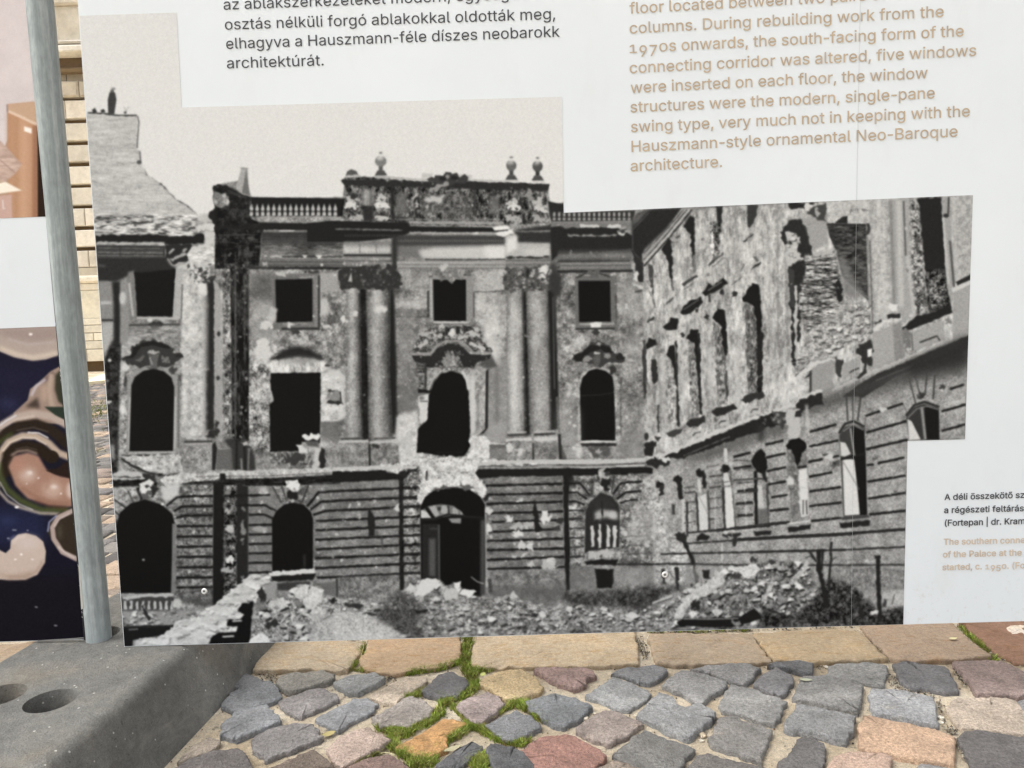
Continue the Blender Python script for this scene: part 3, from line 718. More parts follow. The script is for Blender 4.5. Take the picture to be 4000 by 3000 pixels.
    g([(1905, 530), (2300, 520), (2300, 585), (2050, 592), (1905, 570)], 112, r=2); sp([(1905, 535), (2300, 525), (2300, 580), (2050, 585)], 8, 5, 18, 165, 190)
    g([(1880, 370), (1960, 390), (2006, 392), (2006, 470), (2300, 460), (2300, 535), (1940, 540), (1900, 500)], 40)
    for x in range(1935, 2300, 40):
        e(x, 480, 11, 20, 150, b=1); e(x, 513, 13, 13, 158, b=1)
    # upper wall and window of the centre bay
    g([(690, 910), (940, 905), (945, 1075), (760, 1065), (690, 1000)], 138, .8, 3); g([(690, 1150), (940, 1125), (945, 1212), (690, 1212)], 162, .9, 3); g([(690, 1216), (945, 1216), (945, 1272), (690, 1272)], 96, .9, 2); l([(690, 1276), (965, 1272)], 8, 62)
    g([(1300, 918), (1545, 908), (1545, 1072), (1310, 1080)], 166, .9, 2); l([(1308, 1080), (1420, 1082), (1545, 1072)], 8, 60)
    g([(1310, 1092), (1560, 1085), (1550, 1300), (1500, 1658), (1430, 1658), (1380, 1400), (1320, 1300)], 164, .9, 4); g([(1370, 1300), (1480, 1240), (1490, 1600), (1420, 1560)], 190, .9, 8)
    t([(690, 900), (1560, 900), (1560, 1658), (690, 1658)], 14, 14); t([(690, 900), (1560, 900), (1560, 1658), (690, 1658)], 12, 4)
    g([(950, 952), (1302, 948), (1302, 1285), (1268, 1300), (960, 1292)], 132, b=1.2); l([(945, 1070), (946, 1275)], 14, 52); l([(1302, 1080), (1302, 1280)], 9, 70); l([(968, 980), (972, 1280)], 12, 165)
    g([(984, 985), (1240, 985), (1242, 1308), (990, 1308)], 13); e(1110, 942, 96, 46, 112, r=8); sp([(1020, 905), (1200, 905), (1190, 985), (1030, 985)], 24, 5, 14, 60, 180); e(1066, 886, 34, 24, 172, r=4); l([(980, 958), (950, 962)], 8, 60); l([(1220, 948), (1280, 950)], 8, 60)
    l([(990, 1318), (1120, 1322), (1255, 1322)], 22, 172, r=1); l([(985, 1332), (1255, 1334)], 6, 60)
    # ---- columns (tiles B and F share their origin column)
    o(*B)
    cyl([(308, 1050), (306, 1700), (302, 2215)], [(415, 1050), (415, 1700), (440, 2215)], [112, 140, 168, 172, 156, 128, 92, 58])
    g([(412, 1050), (462, 1050), (478, 1700), (482, 2240), (432, 2240), (415, 1700)], 26, b=1.5)
    cyl([(466, 1090), (478, 1700), (486, 2215)], [(645, 1050), (640, 1700), (665, 2215)], [92, 122, 152, 164, 160, 138, 108, 76, 46])
    g([(645, 1050), (678, 1050), (690, 1400), (702, 1700), (706, 2100), (690, 2190), (665, 2190), (640, 1700)], 28, b=1.5)
    g([(660, 1060), (760, 1050), (740, 1085), (690, 1120)], 60, .9, 4)
    cyl([(1560, 1060), (1556, 1700), (1565, 2180)], [(1690, 1060), (1700, 1700), (1705, 2180)], [112, 150, 182, 186, 176, 156, 124, 86])
    g([(1570, 1560), (1630, 1540), (1670, 1700), (1670, 2150), (1585, 2150)], 186, .5, 8)
    g([(1684, 1060), (1714, 1060), (1732, 1700), (1742, 2200), (1702, 2200), (1694, 1700)], 30, b=1.5)
    cyl([(1712, 1080), (1728, 1700), (1742, 2180)], [(1888, 1060), (1900, 1700), (1915, 2180)], [94, 124, 152, 162, 158, 140, 112, 78])
    g([(1820, 1800), (1900, 1800), (1905, 2150), (1830, 2150)], 150, .6, 8)
    g([(1884, 1060), (1916, 1060), (1934, 1700), (1962, 2150), (1905, 2170), (1896, 1700)], 30, b=1.5); l([(1942, 1120), (1952, 1700), (1970, 2180)], 7, 55)
    for p in ([(308, 1050), (640, 1050), (660, 2200), (310, 2200)], [(1560, 1060), (1890, 1060), (1910, 2180), (1570, 2180)]):
        t(p, 9, 12, 30); t(p, 14, 4); sp(p, 46, 3, 9, 175, 215, .7); sp(p, 20, 3, 7, 60, 95, .6)
    e(580, 1212, 58, 26, 195, b=2, r=4); e(375, 1255, 20, 18, 190, r=3)
    g([(240, 905), (460, 880), (690, 880), (740, 1000), (700, 1060), (540, 1062), (450, 1050), (310, 1062), (252, 1050)], 48, r=5); sp([(240, 905), (690, 880), (740, 1000), (540, 1062), (252, 1050)], 90, 4, 14, 62, 120); g([(318, 1000), (345, 925), (352, 1000)], 160); sp([(300, 900), (690, 890), (690, 1040), (300, 1040)], 14, 4, 9, 130, 180)
    g([(1528, 985), (1548, 895), (1920, 880), (1960, 1000), (1888, 1062), (1700, 1066), (1560, 1074)], 86, r=5); sp([(1530, 985), (1548, 895), (1900, 885), (1890, 1062), (1560, 1074)], 80, 5, 18, 35, 70); sp([(1540, 900), (1900, 890), (1890, 1060), (1560, 1060)], 54, 5, 16, 150, 190)
    e(1852, 905, 36, 28, 200, r=4); e(1905, 930, 22, 26, 205, r=3); e(1840, 960, 26, 18, 195, r=3); e(1722, 935, 14, 40, 40)
    g([(1890, 930), (1960, 940), (1985, 980), (1960, 1080), (1900, 1130), (1886, 1060)], 52, .9, 3)
    g([(460, 1080), (500, 1090), (520, 1110), (480, 1110)], 70, .8, 3)
    # ---- tile E: left bay, main floor
    o(*E_)
    g([(215, 420), (262, 300), (342, 290), (332, 700), (322, 1310), (268, 1310), (250, 1060), (235, 700)], 40, b=1.5); t([(215, 420), (262, 300), (342, 290), (322, 1310), (268, 1310)], 22, 8)
    e(250, 740, 24, 11, 190, r=2); e(258, 415, 15, 14, 185); e(240, 575, 14, 10, 120); g([(255, 1070), (298, 1080), (300, 1200), (265, 1180)], 130, b=2)
    g([(342, 420), (400, 420), (420, 700), (400, 1140), (342, 1150)], 142, b=2); t([(342, 420), (420, 420), (420, 1140), (342, 1140)], 40, 9); e(375, 470, 28, 36, 195, b=2); e(360, 800, 26, 40, 205, b=2); l([(385, 520), (375, 620)], 20, 60, r=3)
    g([(385, 1135), (400, 600), (420, 520), (500, 466), (600, 450), (700, 466), (770, 520), (800, 600), (808, 1135)], 138, b=1.2); l([(795, 560), (795, 1100)], 8, 85); l([(770, 700), (765, 1110)], 14, 170); l([(418, 700), (410, 1110)], 14, 170)
    g([(345, 400), (420, 378), (430, 310), (500, 270), (590, 252), (680, 278), (762, 326), (742, 362), (832, 368), (832, 402), (760, 442), (700, 470), (500, 470), (420, 450), (380, 430)], 54, r=4)
    g([(360, 398), (430, 372), (440, 312), (520, 280), (600, 262), (690, 290), (752, 328), (700, 322), (600, 296), (520, 310), (460, 360), (430, 400)], 28, r=2)
    e(600, 352, 48, 16, 155, r=3); l([(470, 420), (530, 370)], 30, 95, r=4); l([(660, 390), (720, 410)], 30, 110, r=4); g([(560, 372), (640, 372), (628, 490), (572, 490)], 92, r=3); l([(570, 390), (590, 450)], 10, 150); l([(480, 490), (540, 466), (575, 462)], 12, 140); l([(640, 466), (700, 480), (745, 530)], 12, 140); e(800, 380, 30, 20, 40, r=3); e(700, 420, 30, 22, 120, r=4)
    g([(412, 1126), (428, 610), (455, 545), (520, 498), (600, 482), (680, 500), (740, 550), (762, 625), (752, 1126)], 14)
    l([(418, 1138), (770, 1132)], 16, 155); l([(352, 1162), (780, 1158)], 16, 55); e(820, 560, 14, 70, 70, r=5); e(750, 490, 26, 30, 65, r=4)
    h([(838, 1045), (1060, 1040)], [(838, 1080), (1060, 1075)], [60, 150]); l([(855, 1025), (1010, 1022)], 12, 175); g([(820, 1082), (1060, 1070), (1060, 1272), (820, 1272)], 132, r=2); t([(820, 1082), (1060, 1070), (1060, 1272), (820, 1272)], 28, 10); sp([(830, 1170), (930, 1170), (930, 1250), (830, 1250)], 12, 4, 12, 70, 200)
    g([(1000, 1000), (1040, 960), (1080, 960), (1080, 1020), (1010, 1015)], 38, r=2); g([(1060, 1075), (1080, 1050), (1100, 1110), (1082, 1272), (1058, 1272)], 34, b=1.2); g([(1092, 1110), (1222, 1110), (1222, 1272), (1092, 1272)], 98, r=2)
    g([(1150, 1040), (1210, 1020), (1345, 1040), (1390, 1160), (1400, 1275), (1220, 1275), (1210, 1110)], 52, b=1.5); l([(1250, 1040), (1250, 1270)], 16, 30); l([(1310, 1080), (1318, 1270)], 20, 34); l([(1285, 1180), (1290, 1270)], 14, 130); l([(1345, 1100), (1340, 1270)], 12, 120); e(1320, 1060, 28, 18, 170, r=4)
    g([(340, 1160), (800, 1150), (830, 1280), (700, 1300), (520, 1280), (400, 1250)], 168, r=4); t([(340, 1160), (800, 1150), (830, 1280), (400, 1280)], 34, 9); l([(345, 1180), (440, 1240), (560, 1296), (730, 1318)], 20, 44, r=2); g([(500, 1300), (590, 1300), (640, 1400), (600, 1480), (560, 1420)], 46, r=5)
    g([(820, 480), (1035, 480), (1025, 1000), (1000, 1010), (815, 1020)], 176, b=1.5); t([(820, 480), (1035, 480), (1015, 1020), (815, 1020)], 22, 10); t([(820, 480), (1035, 480), (1015, 1020), (815, 1020)], 14, 4); l([(880, 480), (876, 1010)], 7, 135, b=1.5)
    h([(985, 490), (985, 1010)], [(1030, 490), (1022, 980)], [160, 130, 95], b=1.5); l([(1048, 490), (1046, 960)], 56, 38, b=2, r=1.5); g([(1075, 490), (1147, 490), (1143, 1000), (1078, 1000)], 148, r=1.5); e(1104, 553, 14, 18, 52); e(1095, 920, 16, 34, 50, r=4); e(1075, 980, 36, 30, 46, r=5)
    g([(1147, 490), (1212, 490), (1212, 1020), (1143, 1000)], 112, r=1.5); t([(1147, 490), (1212, 490), (1212, 1020), (1143, 1000)], 50, 8); g([(1212, 490), (1345, 490), (1345, 1045), (1212, 1020)], 38, b=1.2); t([(1147, 490), (1345, 490), (1345, 1045), (1147, 1020)], 34, 8, 20); sp([(1150, 490), (1345, 490), (1345, 1040), (1150, 1020)], 40, 4, 12, 110, 185); l([(1240, 490), (1240, 1020)], 10, 88, b=1.2, r=1)
    # second bay arch, broken window
    g([(1498, 425), (1560, 360), (1640, 322), (1740, 308), (1850, 338), (1945, 392), (1900, 412), (1740, 392), (1600, 408)], 36, b=3, r=2); g([(1490, 440), (1600, 412), (1750, 398), (1930, 420), (1985, 462), (1950, 505), (1900, 515), (1505, 515)], 188, b=2, r=4); t([(1490, 430), (1985, 430), (1950, 505), (1505, 510)], 40, 8, 20)
    g([(1600, 408), (1740, 385), (1900, 405), (1860, 440), (1700, 440)], 110, .7, 5); e(1960, 455, 24, 10, 60)
    g([(1430, 520), (1515, 520), (1525, 640), (1540, 700), (1530, 750), (1480, 770), (1370, 700), (1350, 620)], 168, .8, 4, r=4); t([(1345, 450), (1515, 450), (1510, 1130), (1345, 1130)], 30, 9); t([(1345, 450), (1515, 450), (1510, 1130), (1345, 1130)], 28, 4); sp([(1345, 400), (1510, 400), (1505, 1130), (1350, 1130)], 30, 5, 18, 165, 205)
    g([(1908, 520), (1980, 500), (2060, 480), (2092, 560), (2100, 850), (2050, 892), (1904, 896)], 188, b=1.5, r=3); t([(1908, 520), (2092, 560), (2050, 892), (1904, 896)], 26, 10); e(2012, 700, 50, 60, 128, r=5); l([(1960, 735), (2080, 748)], 24, 44, r=3); l([(2058, 660), (2064, 740)], 12, 50); e(1985, 655, 26, 10, 60, r=3); e(2000, 620, 30, 20, 190, r=3); l([(1902, 903), (2100, 903)], 10, 70, b=2); g([(1902, 908), (2060, 908), (2050, 1030), (1902, 1020)], 98, .8, 4)
    g([(1500, 1130), (1810, 1120), (1860, 1255), (1520, 1220)], 112, r=4); t([(1500, 1130), (1810, 1120), (1860, 1255), (1520, 1220)], 40, 6); e(1700, 1180, 70, 44, 58, r=8)
    g([(1514, 516), (1906, 510), (1900, 1015), (1900, 1060), (1760, 1050), (1740, 1122), (1512, 1128), (1506, 760), (1540, 735), (1532, 680), (1516, 640)], 14, r=.8)
    e(1828, 1010, 70, 30, 214, r=4); g([(1780, 1045), (1892, 1040), (1892, 1095), (1800, 1085)], 85, b=1.5); g([(1724, 1085), (1760, 1065), (1812, 1128), (1752, 1144)], 196, r=3); l([(1884, 1100), (1868, 1262)], 40, 180, r=3); e(1920, 1180, 22, 80, 36, r=3); l([(1830, 1180), (1800, 1250)], 7, 190)
    # ledge over the ground floor
    g([(268, 1300), (380, 1265), (480, 1290), (545, 1335), (400, 1352), (270, 1352)], 175, r=4); g([(270, 1350), (545, 1350), (500, 1402), (280, 1402)], 30, r=2); l([(290, 1325), (500, 1330)], 10, 60, r=2)
    g([(640, 1340), (820, 1290), (960, 1300), (1120, 1284), (1650, 1262), (2300, 1245), (2300, 1290), (2000, 1300), (1500, 1332), (1130, 1334), (900, 1362), (700, 1400)], 178, r=2); t([(640, 1300), (2300, 1250), (2300, 1290), (640, 1380)], 30, 8)
    l([(930, 1325), (1115, 1318)], 6, 70); l([(1160, 1322), (1500, 1318), (1990, 1292)], 6, 70)
    g([(810, 1385), (900, 1366), (1118, 1350), (1118, 1298), (1160, 1298), (1165, 1345), (1500, 1336), (2000, 1312), (2000, 1282), (2072, 1282), (2072, 1300), (2300, 1290), (2300, 1352), (2060, 1362), (2050, 1382), (1400, 1398), (1120, 1388), (900, 1392)], 26, b=1)
    # ---- tile F: centre, main floor
    o(*F)
    t([(700, 0), (860, 0), (860, 850), (700, 850)], 18, 10); g([(698, 0), (850, 0), (860, 560), (705, 600)], 118, .6, 4); g([(705, 590), (860, 590), (865, 820), (705, 830)], 104, .8, 3)
    g([(700, 850), (862, 805), (872, 1000), (860, 1195), (722, 1205), (716, 1080), (690, 1000)], 186, b=3); t([(700, 850), (862, 805), (860, 1195), (722, 1205)], 18, 10)
    g([(1410, 380), (1560, 380), (1565, 1000), (1410, 1000)], 130, .7, 5); g([(1410, 900), (1560, 880), (1565, 1060), (1410, 1060)], 150, .8, 5); l([(1480, 460), (1485, 900)], 22, 108, b=3)
    g([(1400, 240), (1480, 300), (1490, 470), (1440, 380)], 196, .9, 5); g([(1440, 375), (1488, 465), (1410, 480), (1330, 450)], 74, .9, 2)
    # portal window
    ped = [(826, 352), (870, 230), (960, 170), (1060, 148), (1250, 148), (1345, 182), (1392, 270), (1445, 352), (1300, 352), (1250, 292), (1130, 252), (1030, 292), (960, 356)]
    g(ped, 84, r=4); t(ped, 50, 7); sp(ped, 60, 6, 20, 28, 60); sp(ped, 46, 6, 20, 140, 195)
    e(930, 208, 62, 24, 158, r=4, rot=-.25); e(1292, 208, 54, 24, 168, r=4, rot=.3); l([(875, 325), (940, 255)], 26, 168, r=3); l([(1270, 282), (1390, 330)], 24, 176, r=3); l([(990, 215), (1050, 245)], 20, 170, r=3); e(1126, 200, 26, 32, 195, r=3); l([(1180, 245), (1250, 225)], 16, 165, r=3); e(1090, 190, 12, 30, 40); e(1175, 185, 14, 30, 40)
    g([(808, 374), (962, 382), (1020, 316), (1100, 282), (1190, 286), (1270, 368), (1442, 372), (1425, 402), (1330, 432), (1300, 470), (940, 470), (850, 430)], 40, r=2)
    l([(815, 364), (962, 366), (1012, 300), (1082, 264), (1182, 264), (1246, 300), (1302, 356), (1440, 360)], 18, 138)
    g([(850, 430), (935, 440), (930, 665), (862, 660)], 92, r=2); t([(850, 430), (935, 440), (930, 665), (862, 660)], 44, 6); l([(858, 480), (930, 484)], 10, 45); l([(858, 520), (930, 524)], 10, 150); l([(925, 440), (925, 640)], 12, 45)
    gar = [(955, 480), (1060, 380), (1130, 330), (1230, 360), (1310, 470), (1395, 540), (1300, 540), (1225, 525), (1130, 490), (1040, 505)]
    rub(gar, 70, 8, 20, 95, 185, 40, .9); e(1128, 410, 60, 60, 128, r=8); sp([(1070, 350), (1190, 350), (1190, 470), (1070, 470)], 40, 5, 14, 60, 190)
    g([(1245, 530), (1320, 490), (1395, 520), (1392, 960), (1345, 1000), (1270, 1005)], 160, r=3); t([(1245, 530), (1395, 520), (1392, 960), (1270, 1005)], 26, 8, 18); l([(1290, 560), (1295, 980)], 34, 190, b=2); l([(1330, 560), (1335, 960)], 12, 110, b=1.5); sp([(1300, 500), (1395, 520), (1390, 700), (1320, 700)], 26, 5, 14, 70, 190)
    g([(1396, 500), (1416, 480), (1412, 940), (1380, 985), (1340, 1000), (1390, 950)], 36, b=1.2)
    g([(866, 690), (952, 678), (948, 872), (885, 918)], 192, r=2); g([(866, 640), (990, 645), (985, 670), (866, 668)], 24); l([(880, 735), (945, 735)], 10, 90); e(895, 710, 22, 16, 120)
    g([(855, 1135), (868, 950), (940, 880), (950, 690), (970, 650), (990, 580), (1040, 522), (1130, 498), (1212, 528), (1252, 592), (1262, 700), (1272, 960), (1265, 1105), (1230, 1162), (1090, 1172), (950, 1142)], 13, r=1)
    l([(945, 650), (975, 570), (1040, 505)], 16, 158); l([(965, 650), (990, 580), (1045, 520)], 6, 60); l([(1208, 500), (1245, 560), (1262, 640)], 24, 185, r=2); l([(1010, 1138), (1220, 1130)], 8, 34, b=2)
    g([(1270, 1000), (1400, 1010), (1430, 1080), (1420, 1185), (1245, 1185), (1270, 1110)], 198, r=4); t([(1245, 1000), (1430, 1000), (1420, 1185), (1245, 1185)], 26, 8)
    # pedestals
    for q, v in (([(246, 1072), (474, 1062), (482, 1242), (250, 1242)], 126), ([(492, 1085), (712, 1085), (722, 1242), (492, 1242)], 118), ([(1560, 1064), (1758, 1060), (1760, 1197), (1560, 1200)], 128), ([(1772, 1060), (1970, 1060), (1972, 1197), (1772, 1197)], 116)):
        g(q, v, r=1.5); t(q, 24, 9)
    l([(248, 1052), (478, 1046)], 22, 172, r=1); l([(262, 1030), (440, 1024)], 10, 60); l([(492, 1056), (712, 1046)], 20, 172, r=1); l([(520, 1028), (690, 1020)], 9, 60); l([(486, 1070), (490, 1242)], 14, 30); e(540, 1085, 30, 12, 50, r=3)
    l([(1555, 1040), (1752, 1028)], 24, 185, r=1.5); l([(1772, 1030), (1980, 1024)], 26, 188, r=1.5); l([(1562, 1000), (1720, 996)], 13, 55); l([(1772, 996), (1940, 988)], 13, 50); l([(1562, 980), (1715, 976)], 12, 170); l([(1772, 974), (1930, 968)], 12, 170); l([(1765, 1060), (1766, 1197)], 12, 42); g([(1970, 1060), (1990, 1080), (2030, 1192), (1974, 1197)], 36)
    e(1650, 1130, 30, 26, 190, r=5); e(1580, 1090, 26, 30, 190, r=4); l([(1425, 1085), (1545, 1085)], 24, 95, r=2); l([(1430, 1062), (1545, 1066)], 12, 190, r=1.5); g([(1430, 1110), (1560, 1110), (1550, 1190), (1430, 1190)], 120, .8, 2)
    led = [(480, 1246), (720, 1215), (860, 1168), (1000, 1172), (1240, 1182), (1440, 1185), (1545, 1200), (2300, 1196), (2300, 1232), (1560, 1225), (1330, 1236), (1330, 1330), (1395, 1400), (1385, 1500), (1290, 1405), (1150, 1395), (980, 1402), (885, 1530), (890, 1400), (850, 1280), (720, 1300)]
    g(led, 192, r=4); t(led, 34, 9); t(led, 26, 4); sp(led, 60, 4, 12, 110, 150, .5)
    rub([(870, 1150), (1240, 1165), (1240, 1190), (870, 1200)], 30, 10, 24, 170, 225, 90, .9); l([(935, 1280), (930, 1350)], 12, 60, r=2); l([(1000, 1280), (1180, 1300), (1260, 1290)], 6, 130, r=3)
    g([(750, 1240), (870, 1240), (880, 1280), (850, 1400), (740, 1420), (740, 1300)], 108, r=4); t([(740, 1240), (880, 1240), (850, 1420), (740, 1420)], 50, 7); l([(785, 1290), (870, 1250)], 20, 45, r=3)
    sp([(100, 0), (330, 0), (330, 900), (100, 900)], 60, 3, 11, 170, 210); sp([(690, 0), (950, 0), (860, 800), (710, 800)], 40, 3, 9, 165, 200); sp([(1310, 0), (1560, 0), (1560, 980), (1410, 980)], 40, 3, 9, 95, 190); sp([(1300, 1300), (1320, 1600), (1330, 1600)], 1, 3, 5, 150, 160)
    # ---- tile C: right bay
    o(*C_)
    g([(100, 380), (220, 358), (620, 380), (740, 440), (740, 545), (160, 590), (110, 640)], 36, b=1.2); g([(100, 335), (740, 328), (740, 372), (220, 382)], 114, r=2)
    for p, w, v in [([(330, 366), (480, 370)], 20, 185), ([(540, 370), (650, 368)], 20, 190), ([(240, 438), (620, 442)], 15, 138)]:
        l(p, w, v, r=2)
    g([(90, 245), (200, 262), (760, 245), (745, 330), (110, 340)], 48)
    for x in range(130, 740, 39):
        e(x, 276, 10, 20, 150, b=1); e(x, 312, 13, 13, 145, b=1)
    l([(110, 338), (740, 330)], 14, 130)
    h([(160, 550), (735, 545)], [(160, 640), (735, 632)], [52, 78, 108, 112, 80], b=2); sp([(200, 560), (720, 560), (720, 620), (200, 620)], 16, 4, 10, 130, 165); l([(160, 642), (720, 640)], 12, 50); g([(170, 652), (730, 646), (730, 704), (180, 712)], 112)
    for y, v in ((662, 140), (676, 85), (690, 125)):
        l([(180, y), (725, y - 3)], 7, v, r=.5)
    l([(150, 722), (745, 716)], 20, 40, b=1.2)
    w_ = [(150, 740), (750, 735), (830, 830), (850, 1700), (150, 1700)]
    t(w_, 20, 12); t(w_, 20, 5); sp(w_, 150, 3, 11, 165, 215, .75); g([(620, 760), (740, 760), (820, 900), (830, 1080), (640, 1080)], 150, .6, 8); g([(640, 1200), (800, 1150), (830, 1400), (700, 1500)], 150, .5, 10)
    g([(290, 755), (622, 755), (612, 1172), (298, 1172)], 104, b=1.2); l([(300, 772), (345, 755), (375, 738), (440, 740), (490, 735), (570, 765)], 12, 52, r=1.5); e(442, 735, 46, 36, 92, r=5)
    g([(318, 795), (566, 795), (572, 1112), (325, 1116)], 14); l([(612, 900), (616, 1120)], 10, 70, r=1.5); l([(330, 1134), (600, 1130)], 13, 155); g([(408, 1120), (500, 1115), (492, 1162), (420, 1162)], 210, r=2); l([(298, 1170), (605, 1166)], 12, 44); e(455, 1195, 24, 28, 52, r=3)
    l([(755, 820), (825, 850)], 20, 190, r=3); l([(760, 880), (820, 870)], 12, 60)
    g([(84, 880), (130, 880), (148, 1300), (160, 1700), (112, 1700), (100, 1300)], 30, b=1.2); l([(138, 900), (140, 1340)], 6, 50); l([(120, 920), (132, 1640)], 5, 130)
    g([(112, 640), (180, 780), (182, 880), (130, 960), (100, 800)], 52, b=3)
    # hood and arched window of the right bay
    g([(272, 1362), (345, 1350), (400, 1300), (440, 1275), (480, 1262), (560, 1298), (602, 1350), (655, 1362), (680, 1425), (600, 1440), (560, 1430), (480, 1470), (420, 1440), (360, 1430), (300, 1425)], 58, r=4)
    g([(280, 1368), (345, 1362), (400, 1312), (470, 1290), (560, 1312), (600, 1362), (560, 1356), (470, 1328), (410, 1358), (350, 1420), (300, 1418)], 28, r=2); e(300, 1350, 28, 12, 165, r=3); e(640, 1390, 32, 28, 36, r=4); e(390, 1400, 36, 26, 128, r=4); e(545, 1375, 26, 24, 130, r=4); e(465, 1360, 26, 10, 165); e(475, 1285, 20, 12, 150, r=2); g([(432, 1375), (492, 1375), (482, 1485), (440, 1485)], 86, r=2)
    o(*G)
    g([(308, 865), (320, 380), (355, 310), (460, 262), (560, 292), (620, 350), (645, 865)], 150, r=2, b=1.2); t([(308, 865), (320, 380), (355, 310), (620, 350), (645, 865)], 36, 7); sp([(590, 300), (650, 300), (650, 850), (605, 850)], 30, 5, 14, 60, 210); e(585, 290, 26, 40, 50, r=4)
    l([(330, 440), (350, 352), (400, 292), (445, 272)], 12, 165); l([(500, 270), (560, 320)], 14, 160)
    g([(340, 846), (330, 432), (350, 352), (400, 297), (460, 280), (530, 297), (582, 338), (594, 400), (606, 700), (608, 846)], 13); l([(335, 490), (470, 486), (590, 470)], 4, 70)
    l([(335, 852), (470, 848), (610, 850)], 16, 195, r=1); g([(335, 862), (620, 862), (612, 886), (345, 888)], 40, r=1.5); e(490, 920, 72, 34, 82, r=8); e(490, 925, 40, 20, 150, r=6); l([(650, 350), (648, 850)], 10, 85, r=2)
    g([(150, 600), (330, 600), (330, 1000), (150, 1000)], 150, .5, 8); e(320, 930, 26, 60, 190, b=2, r=4); l([(190, 888), (330, 890)], 5, 95); l([(170, 790), (180, 985)], 22, 40); g([(620, 780), (830, 760), (830, 980), (640, 980)], 140, .6, 6)
    l([(0, 1008), (430, 1012), (700, 1000), (880, 985)], 32, 178, r=1); l([(0, 1030), (400, 1032), (840, 1024)], 6, 60); l([(0, 1046), (400, 1048), (835, 1036)], 15, 182)
    # ---- the wing in perspective
    o(0, 0, 1)
    wing = [(2510, 1045), (2690, 820), (3810, 750), (3810, 1300), (3350, 1500), (2900, 1680), (2640, 1780), (2520, 1800), (2515, 1300)]
    g(wing, 163, b=1.5); t(wing, 20, 30, 50); t(wing, 26, 6, 16); t(wing, 22, 4); 
    lower = [(2590, 1790), (2900, 1680), (3350, 1500), (3780, 1300), (3770, 1716), (3545, 1722), (3535, 2440), (2560, 2400), (2540, 1850)]
    g(lower, 146, b=1.5); t(lower, 14, 30); t(lower, 22, 5); t(lower, 14, 3)
    o(*C_)
    g([(735, 330), (790, 262), (900, 235), (1130, 225), (1010, 380), (835, 545), (825, 660), (740, 560)], 38, b=1.5); l([(760, 330), (860, 240)], 16, 95, b=1.5); l([(735, 400), (870, 262)], 8, 80); g([(740, 300), (830, 250), (800, 320), (740, 370)], 95, .8, 2)
    g([(1125, 225), (1210, 222), (1020, 470), (820, 690), (815, 585), (1010, 390)], 145); 
    for p, w, v in [([(1140, 238), (1000, 400), (830, 580)], 9, 80), ([(1168, 238), (1010, 430), (825, 635)], 9, 70), ([(1205, 240), (1030, 455), (830, 680)], 13, 48), ([(1185, 238), (1015, 445), (825, 660)], 8, 180)]:
        l(p, w, v, r=.8)
    g([(730, 545), (780, 600), (825, 660), (828, 810), (795, 800), (765, 690)], 44, r=2); e(770, 760, 22, 40, 195, r=4); e(800, 770, 20, 30, 40); e(660, 412, 40, 26, 180, r=5); e(665, 410, 18, 14, 60)
    l([(628, 410), (700, 390)], 10, 60)
    for q, v in [([(868, 665), (902, 672), (906, 840), (918, 1010), (898, 900), (868, 770)], 70), ([(968, 545), (1020, 458), (1046, 490), (1052, 640), (1056, 885), (1040, 810), (1022, 640)], 34), ([(1138, 372), (1190, 286), (1226, 300), (1226, 560), (1222, 745), (1204, 560), (1190, 432)], 32),
                 ([(1390, 215), (1442, 214), (1432, 420), (1412, 440), (1400, 330)], 40), ([(1345, 335), (1395, 330), (1425, 440), (1412, 590), (1340, 690), (1382, 560), (1370, 420)], 82), ([(1630, 262), (1640, 205), (1724, 202), (1688, 340), (1650, 380)], 54)]:
        g(q, v, r=2)
    t([(1345, 335), (1425, 335), (1412, 590), (1340, 690)], 60, 6)
    for p, w, v in [([(1335, 670), (1452, 580)], 16, 70), ([(1360, 690), (1460, 610)], 10, 100), ([(1130, 830), (1245, 755)], 22, 60), ([(1145, 860), (1240, 800)], 8, 110), ([(1000, 978), (1060, 930)], 14, 75), ([(855, 1120), (912, 1078)], 20, 58), ([(1608, 492), (1682, 430)], 14, 55), ([(1672, 700), (1746, 652)], 16, 48), ([(1510, 830), (1600, 765)], 8, 90), ([(1080, 460), (1110, 440)], 14, 70), ([(1220, 590), (1230, 730)], 18, 110), ([(860, 845), (905, 950), (912, 1010)], 8, 100), ([(1690, 600), (1720, 640)], 22, 95), ([(1610, 660), (1590, 720)], 10, 100)]:
        l(p, w, v, r=1.5)
    for q in [[(1292, 882), (1330, 815), (1360, 840), (1450, 768), (1482, 812), (1400, 880), (1310, 912)], [(1105, 1040), (1190, 945), (1270, 920), (1292, 965), (1200, 1042), (1132, 1066)], [(980, 1155), (1050, 1080), (1105, 1090), (1085, 1165), (1010, 1185)], [(835, 1290), (870, 1245), (928, 1248), (930, 1290), (895, 1310), (840, 1325)]]:
        g(q, 30, r=2.5)
    l([(1330, 870), (1440, 800)], 9, 110); l([(1140, 1020), (1260, 940)], 7, 105); l([(1340, 900), (1345, 960)], 18, 60)
    for x, y, r_ in ((1540, 895, 21), (1440, 885, 20), (1320, 1075, 17), (1130, 1215, 16), (970, 1340, 14), (1240, 1030, 12)):
        e(x, y, r_, r_ * 1.1, 44, r=2.5)
    # openings of the main floor, with their jambs
    for q, v in [([(1620, 965), (1695, 1010), (1712, 1200), (1730, 1700), (1645, 1700), (1622, 1200)], 104), ([(1370, 1090), (1440, 1180), (1462, 1370), (1490, 1700), (1405, 1700), (1385, 1330)], 118), ([(1180, 1260), (1240, 1330), (1252, 1700), (1192, 1700), (1184, 1400)], 122), ([(1010, 1380), (1060, 1440), (1082, 1700), (1022, 1700)], 140)]:
        g(q, v, r=2); t(q, 44, 5, 8)
    o(*G)
